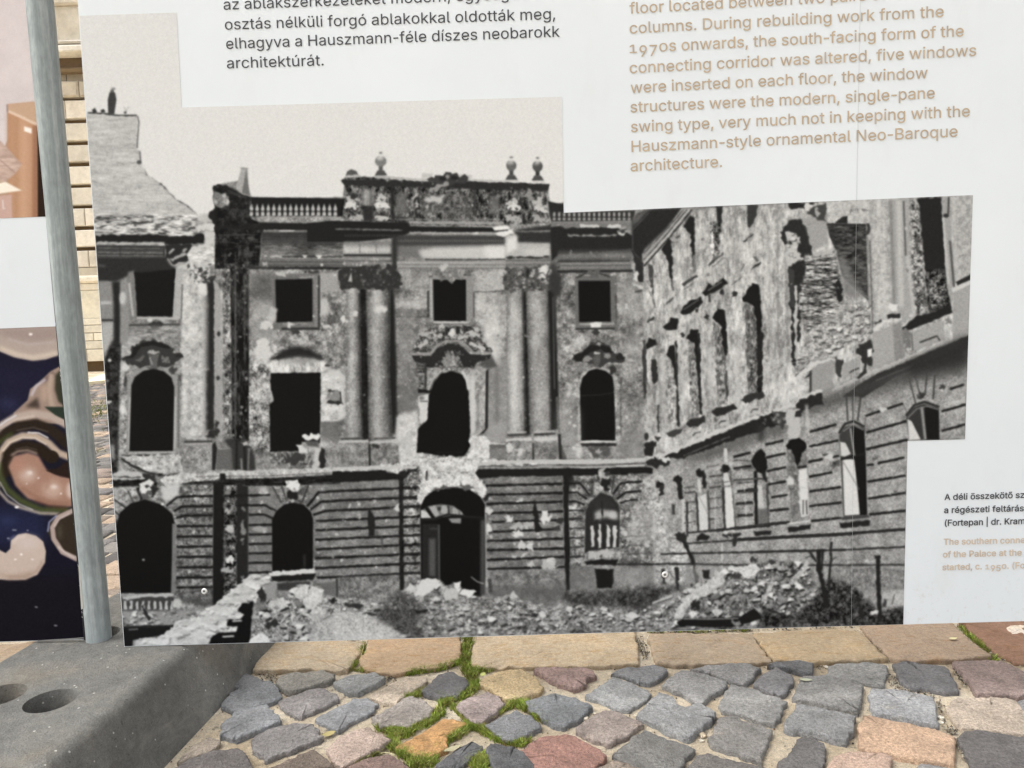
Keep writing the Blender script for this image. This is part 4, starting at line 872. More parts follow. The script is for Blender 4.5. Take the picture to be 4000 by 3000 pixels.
    for q, v in [([(1640, 0), (1720, 0), (1712, 460), (1648, 470)], 104), ([(1395, 0), (1450, 0), (1484, 560), (1405, 560)], 118), ([(1186, 60), (1245, 60), (1262, 640), (1205, 650)], 122), ([(1020, 200), (1065, 220), (1090, 720), (1030, 700)], 145)]:
        g(q, v, r=2); t(q, 44, 5, 8)
    o(*C_)
    for q, v in [([(1598, 935), (1680, 815), (1732, 828), (1745, 940), (1748, 1100), (1752, 1660), (1715, 1700), (1716, 1300), (1705, 1120), (1690, 1000)], 24), ([(1362, 1085), (1400, 1012), (1462, 1018), (1476, 1140), (1478, 1370), (1450, 1320), (1432, 1150)], 24), ([(1160, 1245), (1200, 1168), (1252, 1178), (1268, 1400), (1268, 1700), (1246, 1520), (1226, 1280)], 26), ([(1002, 1375), (1028, 1302), (1072, 1294), (1086, 1450), (1090, 1700), (1070, 1510), (1042, 1412)], 30), ([(884, 1445), (910, 1404), (926, 1440), (938, 1570), (900, 1600)], 42), ([(818, 1332), (842, 1340), (850, 1700), (830, 1720)], 44)]:
        g(q, v, r=2)
    o(*G)
    l([(1745, 0), (1735, 200), (1735, 420)], 36, 34, r=3); l([(1468, 0), (1470, 180)], 18, 32, r=2); l([(1475, 300), (1482, 540)], 14, 60, r=2); l([(1262, 0), (1258, 240), (1275, 640)], 18, 34, r=2); l([(1082, 60), (1085, 300), (1100, 730)], 16, 40, r=2); l([(940, 560), (945, 780)], 13, 50, r=2); l([(830, 60), (845, 400)], 22, 60, r=2); l([(905, 210), (920, 360)], 36, 46, r=3)
    for p in ([(1120, 120), (1120, 700)], [(1320, 60), (1320, 560)], [(1340, 60), (1345, 540)], [(1560, 0), (1565, 480)], [(960, 200), (960, 760)], [(1850, 0), (1870, 320)], [(1900, 0), (1910, 280)]):
        l(p, 8, 130, b=1.5, r=1)
    for x in (1130, 1345, 1560, 975):
        l([(x, 120), (x + 8, 600)], 26, 186, .7, 3)
    # collapsed bay and far right of the wing
    o(*D)
    for p, w, v in [([(470, 180), (480, 1300)], 14, 115), ([(400, 330), (430, 1500)], 12, 140), ([(535, 560), (560, 1450)], 18, 112), ([(150, 220), (170, 760)], 14, 140)]:
        l(p, w, v, .8, 2, r=1)
    g([(490, 420), (560, 330), (650, 300), (700, 390), (745, 520), (735, 600), (650, 620), (640, 480), (540, 520), (500, 460)], 42, r=5)
    g([(540, 440), (640, 415), (645, 480), (600, 500), (655, 640), (560, 690), (540, 560), (600, 520)], 174, r=7); rub([(540, 430), (640, 420), (650, 650), (560, 680)], 22, 14, 30, 140, 200, 60, .5)
    g([(680, 310), (760, 260), (810, 290), (860, 352), (870, 505), (745, 570), (705, 410)], 146, r=2, b=1.5)
    g([(858, 350), (1165, 352), (1185, 950), (1100, 880), (980, 760), (930, 560), (880, 450)], 62, b=1.2); t([(858, 350), (1165, 352), (1185, 950), (980, 760)], 30, 10, 5)
    br = [(690, 590), (930, 560), (975, 800), (985, 960), (900, 1080), (700, 1200), (640, 1000), (640, 800)]
    g(br, 112, r=3); t(br, 60, 16, 4); t(br, 30, 5, 3); g([(940, 590), (1000, 600), (1100, 840), (1170, 900), (1150, 950), (990, 900)], 120, .8, 4)
    g([(560, 690), (690, 600), (700, 760), (650, 860), (640, 1010), (570, 1010)], 40, r=4); g([(890, 820), (960, 780), (984, 950), (950, 960), (930, 860)], 34, r=3); l([(740, 590), (930, 570)], 30, 165, r=6); l([(640, 530), (740, 560)], 50, 40, r=5)
    sp(br, 46, 6, 18, 40, 70, .8, .5); sp(br, 40, 6, 18, 150, 190, .8, .5)
    hp = [(600, 1450), (700, 1230), (900, 1080), (1010, 1000), (1190, 940), (1205, 1200), (1080, 1300), (900, 1340), (720, 1450), (600, 1560)]
    g(hp, 150, r=5); t(hp, 34, 8); rub(hp, 95, 14, 42, 130, 215, 60, .6)
    l([(615, 830), (618, 1000), (608, 1210)], 28, 172, r=2); l([(592, 700), (590, 1000), (600, 1460)], 22, 38, r=3); l([(642, 1020), (636, 1270)], 24, 40, r=3); g([(560, 700), (600, 700), (600, 1000), (575, 1000)], 60, r=3)
    g([(560, 188), (690, 180), (690, 232), (580, 236)], 38, r=3); g([(700, 250), (760, 200), (852, 186), (852, 345), (790, 310)], 66, r=4); e(702, 218, 20, 28, 195, r=4); e(780, 260, 20, 40, 150, r=4); e(740, 190, 22, 10, 40)
    g([(860, 192), (1190, 168), (1195, 350), (1020, 346), (1020, 282), (900, 345), (860, 335)], 172, r=2); t([(860, 192), (1190, 168), (1195, 350), (860, 345)], 20, 8); g([(918, 345), (980, 292), (1020, 288), (1020, 350)], 40); l([(858, 354), (1160, 358)], 13, 38); l([(1030, 250), (1190, 240)], 14, 110, r=5); l([(905, 340), (905, 470)], 20, 50, r=3)
    h([(1190, 168), (1200, 700), (1225, 1220)], [(1335, 160), (1345, 600), (1385, 1000)], [150, 165, 172, 176, 172, 160], b=1.5); t([(1190, 168), (1335, 160), (1385, 1000), (1225, 1220)], 16, 6); l([(1195, 480), (1205, 800), (1218, 1200)], 12, 95, r=1); l([(1175, 440), (1190, 1000)], 10, 120, r=1); l([(1180, 350), (1185, 440)], 30, 55, r=3)
    g([(1338, 160), (1510, 150), (1565, 1060), (1450, 1120), (1400, 1000), (1380, 700)], 150, b=1.2); l([(1355, 165), (1385, 980)], 26, 124, b=1.5); l([(1420, 165), (1440, 1000)], 40, 172, b=2); l([(1458, 170), (1475, 600)], 11, 80); l([(1490, 600), (1540, 1060)], 22, 172, b=2)
    q = [(1505, 150), (1590, 200), (1605, 500), (1645, 1050), (1560, 1062), (1520, 700)]
    g(q, 120, r=4); t(q, 60, 6)
    g([(1560, 150), (1750, 140), (1775, 520), (1792, 800), (1822, 985), (1660, 1042), (1632, 800), (1602, 500), (1585, 240)], 34, r=2); q = [(1632, 720), (1782, 700), (1822, 985), (1660, 1042)]
    g(q, 70, .9, 4); t(q, 60, 7)
    g([(1755, 140), (1815, 136), (1862, 840), (1830, 968), (1795, 800)], 148, b=1.2); l([(1812, 140), (1806, 275)], 12, 52); l([(1820, 480), (1852, 840)], 16, 78); e(1790, 285, 22, 16, 45); l([(1768, 300), (1810, 820)], 14, 178)
    g([(1822, 134), (2020, 122), (1980, 720), (1865, 780)], 158, b=1.2); t([(1822, 134), (2020, 122), (1980, 720), (1865, 780)], 16, 8); l([(1850, 140), (1870, 700)], 14, 178, b=2); l([(1820, 360), (1870, 480), (1980, 400)], 5, 130)
    g([(1845, 880), (1990, 810), (1970, 1230), (1840, 1270)], 150); g([(1865, 800), (1990, 730), (1985, 785), (1880, 830)], 40); l([(1838, 872), (1990, 800)], 28, 188); l([(1865, 795), (1990, 735)], 9, 180)
    g([(1438, 1165), (1560, 1070), (1700, 1030), (1825, 975), (1834, 1042), (1700, 1105), (1460, 1195)], 34, r=2)
    e(1380, 1005, 40, 34, 208, r=5); l([(1225, 1182), (1320, 1110), (1440, 1085)], 26, 195, r=2); l([(1335, 1072), (1435, 1066)], 34, 42, r=2); e(1300, 1030, 30, 40, 170, r=5); l([(1230, 1130), (1290, 1105)], 18, 60, r=2)
    g([(1515, 1195), (1770, 1105), (1785, 1255), (1530, 1345)], 150); l([(1585, 1275), (1720, 1225), (1742, 1262)], 13, 52); l([(1520, 1200), (1530, 1340)], 10, 90); e(1475, 1260, 34, 90, 112, r=6); e(1805, 1110, 20, 44, 120, r=6)
    g([(1212, 1205), (1370, 1135), (1395, 1440), (1222, 1490)], 152, b=1.2); g([(1370, 1140), (1440, 1110), (1470, 1390), (1395, 1430)], 128, b=1.2); g([(1080, 1340), (1130, 1290), (1215, 1262), (1218, 1480), (1150, 1420)], 46, r=4); g([(1175, 1332), (1212, 1320), (1210, 1380), (1178, 1392)], 218)
    g([(742, 1410), (940, 1380), (900, 1560), (935, 1658), (742, 1700)], 142, b=1.2); l([(732, 1490), (732, 1700)], 18, 55); g([(930, 1400), (985, 1395), (965, 1560), (918, 1500)], 58, r=3); g([(985, 1440), (1112, 1390), (1122, 1500), (985, 1565)], 148); l([(1035, 1515), (1062, 1495), (1112, 1475)], 11, 58)
    l([(600, 1560), (720, 1480), (760, 1440), (1060, 1370)], 26, 190, r=4); l([(690, 1560), (740, 1520)], 22, 60, r=3); e(600, 1555, 20, 18, 210, r=4)
    l([(900, 1650), (1100, 1560), (1470, 1402), (1770, 1275)], 24, 182, r=2)
    g([(980, 1700), (1100, 1610), (1230, 1530), (1500, 1418), (1980, 1215), (1960, 1330), (1600, 1460), (1400, 1540), (1150, 1700)], 30, r=1.5); l([(1240, 1575), (1545, 1450)], 9, 125); l([(1580, 1440), (1720, 1385)], 9, 100)
    l([(1160, 1420), (1160, 1500), (1100, 1560)], 22, 44, r=2); l([(300, 1560), (480, 1460), (760, 1400)], 3, 215); l([(520, 1590), (620, 1590), (690, 1650)], 3, 225)
    # lower wing: shade below the cornice, courses, windows
    o(*H)
    g([(560, 600), (700, 560), (1100, 400), (1500, 230), (1980, 20), (1960, 330), (1700, 345), (1500, 400), (1300, 440), (1100, 520), (700, 640)], 66, .92, 12)
    g([(1480, 240), (1980, 40), (1960, 230), (1700, 290), (1500, 330)], 40, .85, 8)
    o(*G)
    g([(1050, 990), (1500, 840), (1960, 660), (1940, 800), (1700, 830), (1500, 940), (1250, 1010)], 84, .9, 9)
    g([(980, 965), (1180, 885), (1500, 755), (1680, 670), (1760, 630), (1950, 620), (1965, 690), (1800, 745), (1500, 850), (1300, 925), (1100, 985), (1010, 975)], 34, r=3); l([(1140, 960), (1500, 810)], 8, 95, r=1)
    l([(880, 985), (1000, 945), (1200, 860), (1500, 735), (1800, 625), (2000, 560), (2130, 480), (2220, 455)], 26, 188, r=3)
    g([(840, 1020), (880, 985), (1000, 985), (1045, 1010), (1000, 1040), (940, 1045), (850, 1060)], 40, r=5); g([(940, 985), (1020, 965), (1050, 1000), (1000, 1020)], 196, r=4)
    g([(0, 1062), (400, 1062), (840, 1048), (900, 1060), (900, 1100), (820, 1100), (400, 1108), (0, 1112)], 26, r=1)
    for q, v in [([(1350, 622), (1400, 590), (1530, 558), (1562, 590), (1400, 655)], 40), ([(1160, 712), (1200, 680), (1312, 648), (1312, 692), (1190, 745)], 44), ([(1588, 520), (1640, 490), (1764, 464), (1774, 490), (1622, 555)], 48), ([(1010, 785), (1130, 740), (1122, 780), (1030, 812)], 62), ([(832, 870), (892, 838), (932, 858), (895, 962), (838, 965)], 36), ([(905, 810), (975, 812), (940, 850)], 50)]:
        g(q, v, r=3)
    for x, y in ((1440, 700), (1240, 790), (1690, 610)):
        e(x, y, 60, 32, 172, r=4); l([(x - 25, y + 15), (x - 10, y - 8), (x + 35, y - 14)], 10, 70, r=1)
    l([(1745, 720), (1745, 850)], 50, 50, .8, 4); e(850, 810, 18, 30, 50); l([(1380, 660), (1400, 700)], 26, 70, .8, 2)
    g([(1830, 610), (1960, 640), (1930, 740), (1860, 700)], 60, r=5); sp([(1680, 620), (1960, 600), (1960, 680), (1700, 720)], 20, 5, 14, 90, 190); g([(1950, 600), (2050, 590), (2060, 760), (2030, 830), (1960, 840), (1935, 700)], 172, r=5); g([(2010, 620), (2080, 590), (2060, 655), (2010, 655)], 44, r=3); g([(2010, 560), (2100, 510), (2230, 470), (2230, 560), (2080, 600), (2020, 590)], 38, r=4)
    o(*H)
    cl = [[(380, 875), (520, 840)], [(385, 975), (535, 942)], [(390, 1080), (540, 1050)], [(395, 1185), (540, 1160)], [(425, 1285), (555, 1265)], [(410, 1390), (560, 1375)], [(370, 1500), (570, 1480)], [(720, 775), (935, 715)], [(720, 890), (950, 840)], [(710, 1010), (830, 985)], [(900, 970), (960, 960)], [(720, 1125), (900, 1090)], [(720, 1240), (970, 1205)], [(720, 1355), (975, 1325)], [(735, 1470), (975, 1445)], [(1160, 650), (1275, 610)], [(1330, 592), (1455, 552)], [(1165, 780), (1480, 690)], [(1165, 910), (1490, 835)], [(1170, 1035), (1225, 1025)], [(1255, 1020), (1465, 975)], [(1175, 1165), (1475, 1115)], [(1180, 1295), (1475, 1250)], [(1190, 1420), (1475, 1388)], [(1820, 440), (1930, 405)], [(1755, 615), (1945, 560)], [(1755, 768), (1940, 715)], [(130, 970), (262, 935)], [(130, 1060), (270, 1040)], [(160, 1240), (280, 1225)], [(150, 1335), (280, 1325)], [(160, 1430), (280, 1420)], [(160, 1615), (600, 1590), (980, 1570), (1475, 1535)], [(0, 1542), (300, 1515), (420, 1505)]]
    for p in cl:
        l(p, 18, 24, b=.9, r=.7)
    for x in range(400, 1480, 90):
        e(x + c.rng.random() * 60, 560 + c.rng.random() * 900, 10, 10, 185, .7, 1, 3)
    l([(1160, 650), (1152, 780)], 6, 80); l([(1455, 555), (1485, 620), (1490, 690)], 6, 80); l([(700, 560), (715, 790)], 22, 180, .8, 2)
    g([(270, 1005), (300, 930), (342, 908), (382, 940), (392, 1060), (370, 1105), (310, 1085)], 22, r=2); l([(302, 1080), (305, 1300), (312, 1500)], 30, 26, r=1.5); g([(315, 1190), (352, 1190), (368, 1370), (322, 1372)], 180); l([(130, 1152), (280, 1142), (395, 1138)], 12, 48); l([(362, 1090), (388, 1165)], 24, 36, r=2); l([(392, 1180), (405, 1500)], 18, 66, r=2); g([(235, 1215), (320, 1215), (320, 1245), (255, 1245)], 48); g([(290, 1552), (418, 1545), (418, 1580), (300, 1582)], 36, r=1.5); g([(320, 1375), (400, 1375), (400, 1500), (325, 1505)], 100, .9, 1.5)
    g([(545, 905), (570, 880), (700, 890), (705, 1045), (640, 1050), (640, 1400), (660, 1450), (590, 1480), (560, 1200)], 112, r=2); t([(545, 905), (700, 890), (660, 1450), (590, 1480)], 26, 6); g([(540, 885), (565, 840), (640, 822), (696, 858), (700, 900), (665, 940), (630, 1055), (606, 960)], 18, r=2); g([(640, 1080), (702, 1058), (718, 1425), (655, 1442)], 206, r=1); l([(630, 1052), (702, 1043)], 18, 30); l([(674, 1305), (674, 1420)], 9, 60); l([(698, 1305), (704, 1420)], 10, 50); l([(645, 1208), (705, 1210)], 4, 150); l([(550, 1492), (730, 1468)], 13, 195); g([(552, 1522), (732, 1492), (727, 1535), (560, 1558)], 34, r=1.5); e(575, 1155, 24, 36, 195, r=5)
    g([(955, 800), (1000, 735), (1070, 715), (1150, 745), (1160, 960), (1172, 1425), (990, 1430), (965, 960)], 60); g([(1068, 735), (1148, 760), (1160, 960), (1172, 1425), (1112, 1425), (1092, 1180), (1072, 960)], 18); g([(962, 850), (1005, 860), (1046, 945), (1000, 968), (968, 960)], 192); g([(980, 985), (1072, 990), (1096, 1200), (1116, 1420), (998, 1428)], 206); l([(970, 988), (1060, 965), (1162, 945)], 18, 30); l([(985, 1005), (1112, 1225)], 7, 105); l([(1042, 745), (1075, 960)], 12, 152)
    l([(955, 785), (1000, 712), (1068, 690), (1152, 735)], 20, 40); l([(985, 770), (1065, 715), (1145, 760)], 8, 140); l([(975, 1452), (1185, 1432)], 22, 62); g([(958, 1485), (1192, 1462), (1192, 1500), (1160, 1508), (968, 1528)], 34, r=1.5); g([(990, 1432), (1112, 1424), (1112, 1440), (992, 1448)], 70)
    g([(1480, 660), (1540, 580), (1620, 555), (1732, 590), (1738, 835), (1500, 838)], 52); g([(1622, 575), (1730, 592), (1736, 832), (1638, 832)], 20); l([(1600, 582), (1628, 832)], 22, 135); g([(1488, 672), (1520, 690), (1592, 834), (1500, 838)], 196)
    l([(1478, 650), (1540, 566), (1622, 540), (1736, 580)], 20, 42); l([(1490, 665), (1560, 595), (1640, 572), (1730, 600)], 9, 130)
    for p, v in [([(1500, 350), (1555, 560)], 70), ([(1702, 330), (1690, 520)], 52), ([(1545, 340), (1590, 500)], 56), ([(1640, 330), (1625, 490)], 56), ([(1012, 500), (1022, 690)], 55), ([(1125, 480), (1100, 690)], 52), ([(1060, 490), (1065, 680)], 70)]:
        l(p, 11, v, b=1.2)
    e(1590, 492, 30, 26, 48, r=3); l([(1540, 360), (1575, 500)], 14, 150, .8, 2); e(1760, 425, 20, 22, 60, r=4); e(1755, 445, 14, 10, 190, r=3); e(848, 955, 16, 13, 60, r=3); e(880, 972, 30, 24, 188, r=5); e(932, 1030, 40, 30, 82, r=6); e(920, 1020, 14, 9, 50); e(1300, 600, 22, 20, 190, r=5); e(1240, 980, 14, 22, 90, r=4); l([(1420, 1040), (1340, 1200)], 6, 110); e(1395, 1240, 16, 14, 100, r=3)
    # ---- tile I / J: ground floor
    o(*I)
    base = [(75, 250), (2480, 200), (2480, 1000), (1840, 1010), (1660, 1040), (865, 1250), (560, 1150), (100, 1130)]
    t(base, 20, 20, 8); t(base, 22, 5)
    g([(590, 280), (865, 280), (865, 1240), (560, 1130), (580, 560)], 108, .8, 2); t([(590, 280), (865, 280), (865, 1240), (570, 1130)], 34, 8); g([(1640, 270), (2500, 220), (2500, 1000), (1650, 990)], 112, .55, 2)
    for p in [[(500, 450), (585, 382), (700, 376), (865, 374)], [(560, 492), (625, 456), (865, 452)], [(575, 548), (640, 528), (865, 524)]] + [[(580, y0), (865, y0 - 4)] for y0 in (612, 693, 772, 852, 934, 1013, 1090)]:
        l(p, 19, 24, b=.9, r=.8)
    g([(868, 280), (952, 280), (955, 1230), (862, 1240)], 24, b=1); g([(950, 290), (1062, 290), (1062, 1100), (1000, 1150), (950, 1150)], 74, b=1.5); t([(950, 290), (1062, 290), (1062, 1100), (950, 1150)], 60, 9); g([(1050, 280), (1142, 300), (1142, 1040), (1050, 1070)], 36, b=1)
    for x, y, rx, ry, v in [(980, 490, 26, 18, 160), (992, 632, 34, 24, 175), (1000, 868, 36, 34, 205), (965, 950, 46, 26, 160), (985, 700, 22, 14, 130), (985, 350, 26, 30, 120), (1100, 620, 12, 60, 125), (1092, 720, 10, 26, 140), (1096, 1020, 12, 30, 130), (1105, 470, 10, 30, 110)]:
        e(x, y, rx, ry, v, b=1.2, r=4)
    g([(1142, 300), (1330, 300), (1400, 420), (1335, 560), (1330, 960), (1142, 975)], 112, .7, 2); g([(1230, 310), (1285, 300), (1290, 370), (1230, 380)], 175, b=3); e(1230, 630, 60, 24, 150, b=2)
    for p in [[(955, 372), (1200, 370), (1310, 366)], [(1060, 448), (1270, 446), (1355, 490)], [(1142, 522), (1265, 518), (1338, 552)]] + [[(1142, y), (1330, y - 4)] for y in (602, 676, 750, 824, 898, 974)]:
        l(p, 16, 24, b=.9, r=.8)
    for p, v in [([(1400, 430), (1330, 300)], 60), ([(1440, 415), (1400, 290)], 60), ([(1560, 425), (1610, 290)], 45), ([(1600, 450), (1690, 340)], 50)]:
        l(p, 11, v)
    for p in [[(1600, 460), (1690, 345), (1850, 336), (2480, 308)], [(1625, 485), (1705, 422), (1850, 410), (2480, 385)], [(1648, 522), (1740, 492), (2480, 456)], [(1670, 570), (2480, 534)], [(1665, 642), (2480, 608)], [(1665, 716), (2480, 680)], [(1665, 792), (2480, 752)], [(1665, 862), (2480, 826)], [(1665, 938), (2480, 900)], [(1680, 1014), (2480, 976)]]:
        l(p, 18, 24, b=.9, r=.9)
    sp([(1660, 330), (2480, 300), (2480, 980), (1660, 990)], 50, 4, 13, 165, 210); g([(1328, 965), (1325, 565), (1358, 492), (1420, 442), (1490, 426), (1572, 442), (1632, 502), (1646, 562), (1645, 945), (1345, 968)], 13)
    l([(1578, 830), (1580, 930)], 14, 62, b=2); e(1485, 300, 62, 44, 222, r=7); sp([(1430, 270), (1540, 270), (1540, 350), (1430, 350)], 10, 5, 12, 60, 110); e(1490, 372, 46, 36, 30, r=4); e(1485, 412, 14, 14, 170)
    l([(1300, 985), (1480, 974), (1665, 958)], 36, 202, r=3); g([(1305, 1004), (1665, 982), (1650, 1030), (1320, 1044)], 28, r=1.5); g([(1360, 1055), (1630, 1042), (1600, 1105), (1370, 1115)], 56, b=1.5); g([(1235, 1050), (1360, 1050), (1350, 1185), (1240, 1180)], 142, b=2)
    g([(1840, 1005), (2480, 985), (2480, 1180), (1840, 1195)], 112, .8, 2); t([(1840, 1005), (2480, 985), (2480, 1180), (1840, 1195)], 26, 8); l([(1832, 1020), (1834, 1195)], 16, 50); g([(1640, 1060), (1825, 1040), (1825, 1180), (1700, 1120)], 96, .8, 2)
    # left gate
    g([(85, 310), (272, 300), (310, 420), (190, 470), (110, 560), (95, 560)], 142, b=1.5); t([(85, 310), (272, 300), (310, 420), (110, 560)], 36, 8); l([(200, 330), (245, 430)], 9, 62); l([(90, 400), (190, 470)], 12, 40); l([(92, 490), (135, 525)], 10, 40); l([(280, 310), (310, 410)], 30, 34, r=2)
    g([(470, 290), (605, 275), (590, 365), (500, 425), (465, 410)], 188, r=4, b=1.5); e(350, 305, 62, 46, 205, r=6); e(350, 300, 18, 12, 60, r=2); e(400, 340, 26, 40, 40, r=5); e(330, 365, 50, 26, 90, r=5); e(320, 330, 24, 22, 215, r=4)
    g([(108, 1132), (102, 620), (140, 502), (222, 432), (330, 402), (462, 440), (545, 512), (566, 585), (548, 1135)], 13); l([(560, 590), (558, 850), (550, 1140)], 28, 118, b=1); e(322, 873, 11, 10, 160); e(470, 438, 12, 10, 210)
    # fore-ground on the left
    g([(145, 1165), (560, 1140), (860, 1090), (865, 1250), (560, 1300), (150, 1300)], 64, b=1.5); l([(155, 1172), (350, 1150), (560, 1148)], 26, 172, r=2)
    for x in range(180, 560, 46):
        g([(x - 8, 1195), (x + 8, 1195), (x + 14, 1260), (x - 14, 1262)], 182, b=1, r=1.5)
    g([(560, 1150), (650, 1135), (850, 1110), (855, 1240), (660, 1265), (560, 1285)], 120, r=4); t([(560, 1150), (850, 1110), (855, 1240), (560, 1285)], 34, 9); e(590, 1215, 40, 36, 180, r=5); l([(640, 1170), (800, 1215), (860, 1210)], 40, 70, .8, 3)
    hp = [(150, 1270), (560, 1270), (900, 1235), (700, 1330), (560, 1390), (160, 1405)]
    g(hp, 140, b=2); rub(hp, 70, 14, 40, 110, 210, 60); l([(310, 1230), (375, 1345)], 26, 42, r=2); l([(160, 1403), (380, 1396), (560, 1388)], 22, 36, r=1.5)
    g([(150, 1405), (565, 1392), (480, 1460), (240, 1500), (232, 1580), (160, 1580)], 24, b=1.2); l([(205, 1418), (280, 1414)], 8, 150)
    pth = [(230, 1560), (280, 1490), (465, 1470), (500, 1425), (560, 1405), (572, 1360), (700, 1325), (850, 1245), (890, 1215), (950, 1160), (1060, 1080), (1140, 1000), (1300, 995), (1310, 1030), (1240, 1080), (1205, 1200), (1100, 1205), (1060, 1270), (1112, 1300), (1080, 1340), (980, 1342), (960, 1392), (1060, 1392), (1040, 1440), (900, 1442), (840, 1490), (830, 1560)]
    g(pth, 196, r=4); rub(pth, 80, 16, 60, 180, 226, 120, .5); t(pth, 16, 16, 8); l([(560, 1440), (900, 1400)], 8, 180, b=2, r=2); l([(600, 1360), (980, 1340)], 8, 175, b=2, r=2); l([(960, 1160), (1180, 1130)], 10, 160, b=2, r=3); l([(880, 1220), (1030, 1222)], 10, 130, r=3)
    g([(1088, 1215), (1178, 1200), (1160, 1400), (1150, 1560), (835, 1560), (850, 1488), (900, 1440), (1040, 1440), (1062, 1390), (968, 1380), (985, 1342), (1080, 1345), (1112, 1300), (1060, 1270)], 18, r=2); l([(1015, 1352), (1092, 1348)], 13, 190); l([(938, 1474), (1030, 1468)], 14, 192); l([(1045, 1300), (1105, 1302)], 14, 200, r=2)
    rb = [(1180, 1300), (1300, 1185), (1420, 1160), (1480, 1100), (1560, 1070), (1700, 1085), (1745, 1155), (1900, 1175), (2300, 1190), (2300, 1470), (1320, 1530), (1160, 1540)]
    g(rb, 142, b=2); t(rb, 40, 7); rub(rb, 150, 14, 58, 100, 228, 28)
    for q, v in [([(1480, 1110), (1560, 1065), (1610, 1075), (1600, 1140), (1540, 1190), (1490, 1160)], 200), ([(1580, 1150), (1650, 1080), (1730, 1110), (1710, 1200), (1640, 1260), (1570, 1230)], 196), ([(1300, 1215), (1390, 1170), (1440, 1190), (1420, 1230), (1330, 1260)], 186), ([(1150, 1500), (1220, 1450), (1300, 1470), (1310, 1560), (1140, 1560)], 222), ([(1560, 1290), (1680, 1250), (1740, 1300), (1650, 1350)], 185)]:
        g(q, v, r=4); t(q, 22, 6)
    e(1240, 1150, 30, 46, 45, r=5); e(1330, 1380, 55, 34, 48, r=6); e(1800, 1190, 30, 22, 36, r=3)
    sl = [(1700, 1350), (1900, 1290), (2050, 1275), (2200, 1330), (2340, 1400), (2480, 1470), (2480, 1560), (1720, 1560), (1600, 1470)]
    g(sl, 176, .9, 4); t(sl, 20, 3); t(sl, 16, 8); sp(sl, 40, 4, 12, 90, 130, .6)
    # ---- tile J: centre door
    o(*J)
    l([(534, 200), (536, 700), (541, 1112)], 34, 28, r=.8); g([(285, 440), (302, 492), (326, 540), (332, 690), (285, 695), (272, 560)], 34, r=1.5); l([(335, 640), (350, 690)], 26, 70, .8, 2); l([(382, 690), (390, 790)], 12, 75); g([(460, 465), (520, 430), (520, 500)], 192, r=3); e(615, 510, 40, 30, 175, r=6)
    g([(0, 188), (410, 172), (420, 192), (540, 205), (590, 180), (600, 195), (555, 245), (440, 250), (60, 268), (0, 275)], 25, r=1); l([(0, 162), (400, 152), (660, 150)], 22, 180, r=1); e(550, 205, 34, 26, 34, r=3)
    t([(545, 240), (690, 240), (680, 1000), (550, 1010)], 40, 8)
    for y in (316, 388, 462, 538, 610, 684, 758, 828, 904, 980):
        l([(550, y), (685, y - 5)], 14, 40, r=1.2)
    t([(1200, 230), (1800, 215), (1810, 940), (1200, 960)], 24, 14, 7); g([(1190, 232), (1800, 215), (1810, 940), (1200, 960)], 108, .5, 2)
    for p in [[(1200, 294), (1795, 278)], [(1200, 366), (1800, 350)], [(1200, 436), (1795, 420)], [(1190, 510), (1800, 495)], [(1240, 580), (1500, 570), (1800, 560)], [(1200, 656), (1750, 634)], [(1200, 726), (1800, 708)], [(1200, 798), (1805, 784)], [(1200, 874), (1810, 850)], [(1205, 946), (1815, 928)]]:
        l(p, 18, 24, b=.9, r=1)
    for x, y, rx, ry, v in [(1375, 550, 30, 36, 205), (1660, 545, 52, 36, 205), (1440, 608, 50, 34, 165), (1436, 672, 42, 20, 205), (1212, 490, 30, 26, 190), (1215, 632, 34, 40, 205), (1470, 760, 42, 34, 192), (1545, 762, 30, 38, 195), (1685, 915, 62, 52, 172), (1550, 912, 20, 22, 180), (1490, 842, 16, 15, 195), (1425, 845, 12, 12, 185), (1705, 880, 26, 26, 190), (1875, 480, 36, 30, 180), (1885, 706, 26, 16, 190), (1520, 600, 40, 24, 165)]:
        e(x, y, rx, ry, v, r=6)
    g([(1578, 385), (1602, 480), (1606, 580), (1645, 640), (1600, 660), (1578, 650), (1565, 480)], 30, r=1.5); l([(1600, 400), (1740, 375)], 5, 75); l([(1355, 230), (1352, 960)], 5, 90, .7); l([(1680, 660), (1690, 770)], 16, 70, .8, 2); e(1780, 570, 26, 18, 50, r=4); e(1750, 630, 26, 16, 60, r=4)
    g([(1800, 150), (1850, 150), (1885, 260), (1850, 300), (1838, 400), (1850, 700), (1852, 1110), (1818, 1110), (1808, 700)], 26, r=1); g([(1850, 215), (1900, 290), (1850, 310)], 52, b=3)
    l([(1125, 128), (1320, 112), (1560, 104), (2212, 100)], 24, 178, r=1); l([(1330, 148), (1500, 150), (2212, 138)], 6, 66); l([(1140, 158), (1320, 154), (2212, 152)], 8, 160, r=1); g([(1110, 195), (1140, 166), (1800, 160), (2300, 158), (2300, 208), (1800, 216), (1340, 222), (1150, 240)], 26, r=1.2)
    pl = [(1215, 958), (1812, 948), (1825, 1180), (1480, 1190), (1235, 1180)]
    g(pl, 118, .85, 2); t(pl, 24, 10); g([(1215, 1080), (1820, 1060), (1825, 1190), (1235, 1190)], 92, .7, 6); l([(1190, 1000), (1200, 1080)], 40, 190, r=3); l([(1225, 1020), (1232, 1130)], 26, 45, .8, 2)
    g([(690, 300), (760, 240), (1110, 240), (1200, 300), (1200, 420), (1130, 340), (960, 290), (820, 310), (730, 370), (690, 450), (650, 420)], 206, r=5); t([(650, 240), (1200, 240), (1200, 420), (650, 420)], 30, 8); l([(735, 180), (730, 240)], 12, 60)
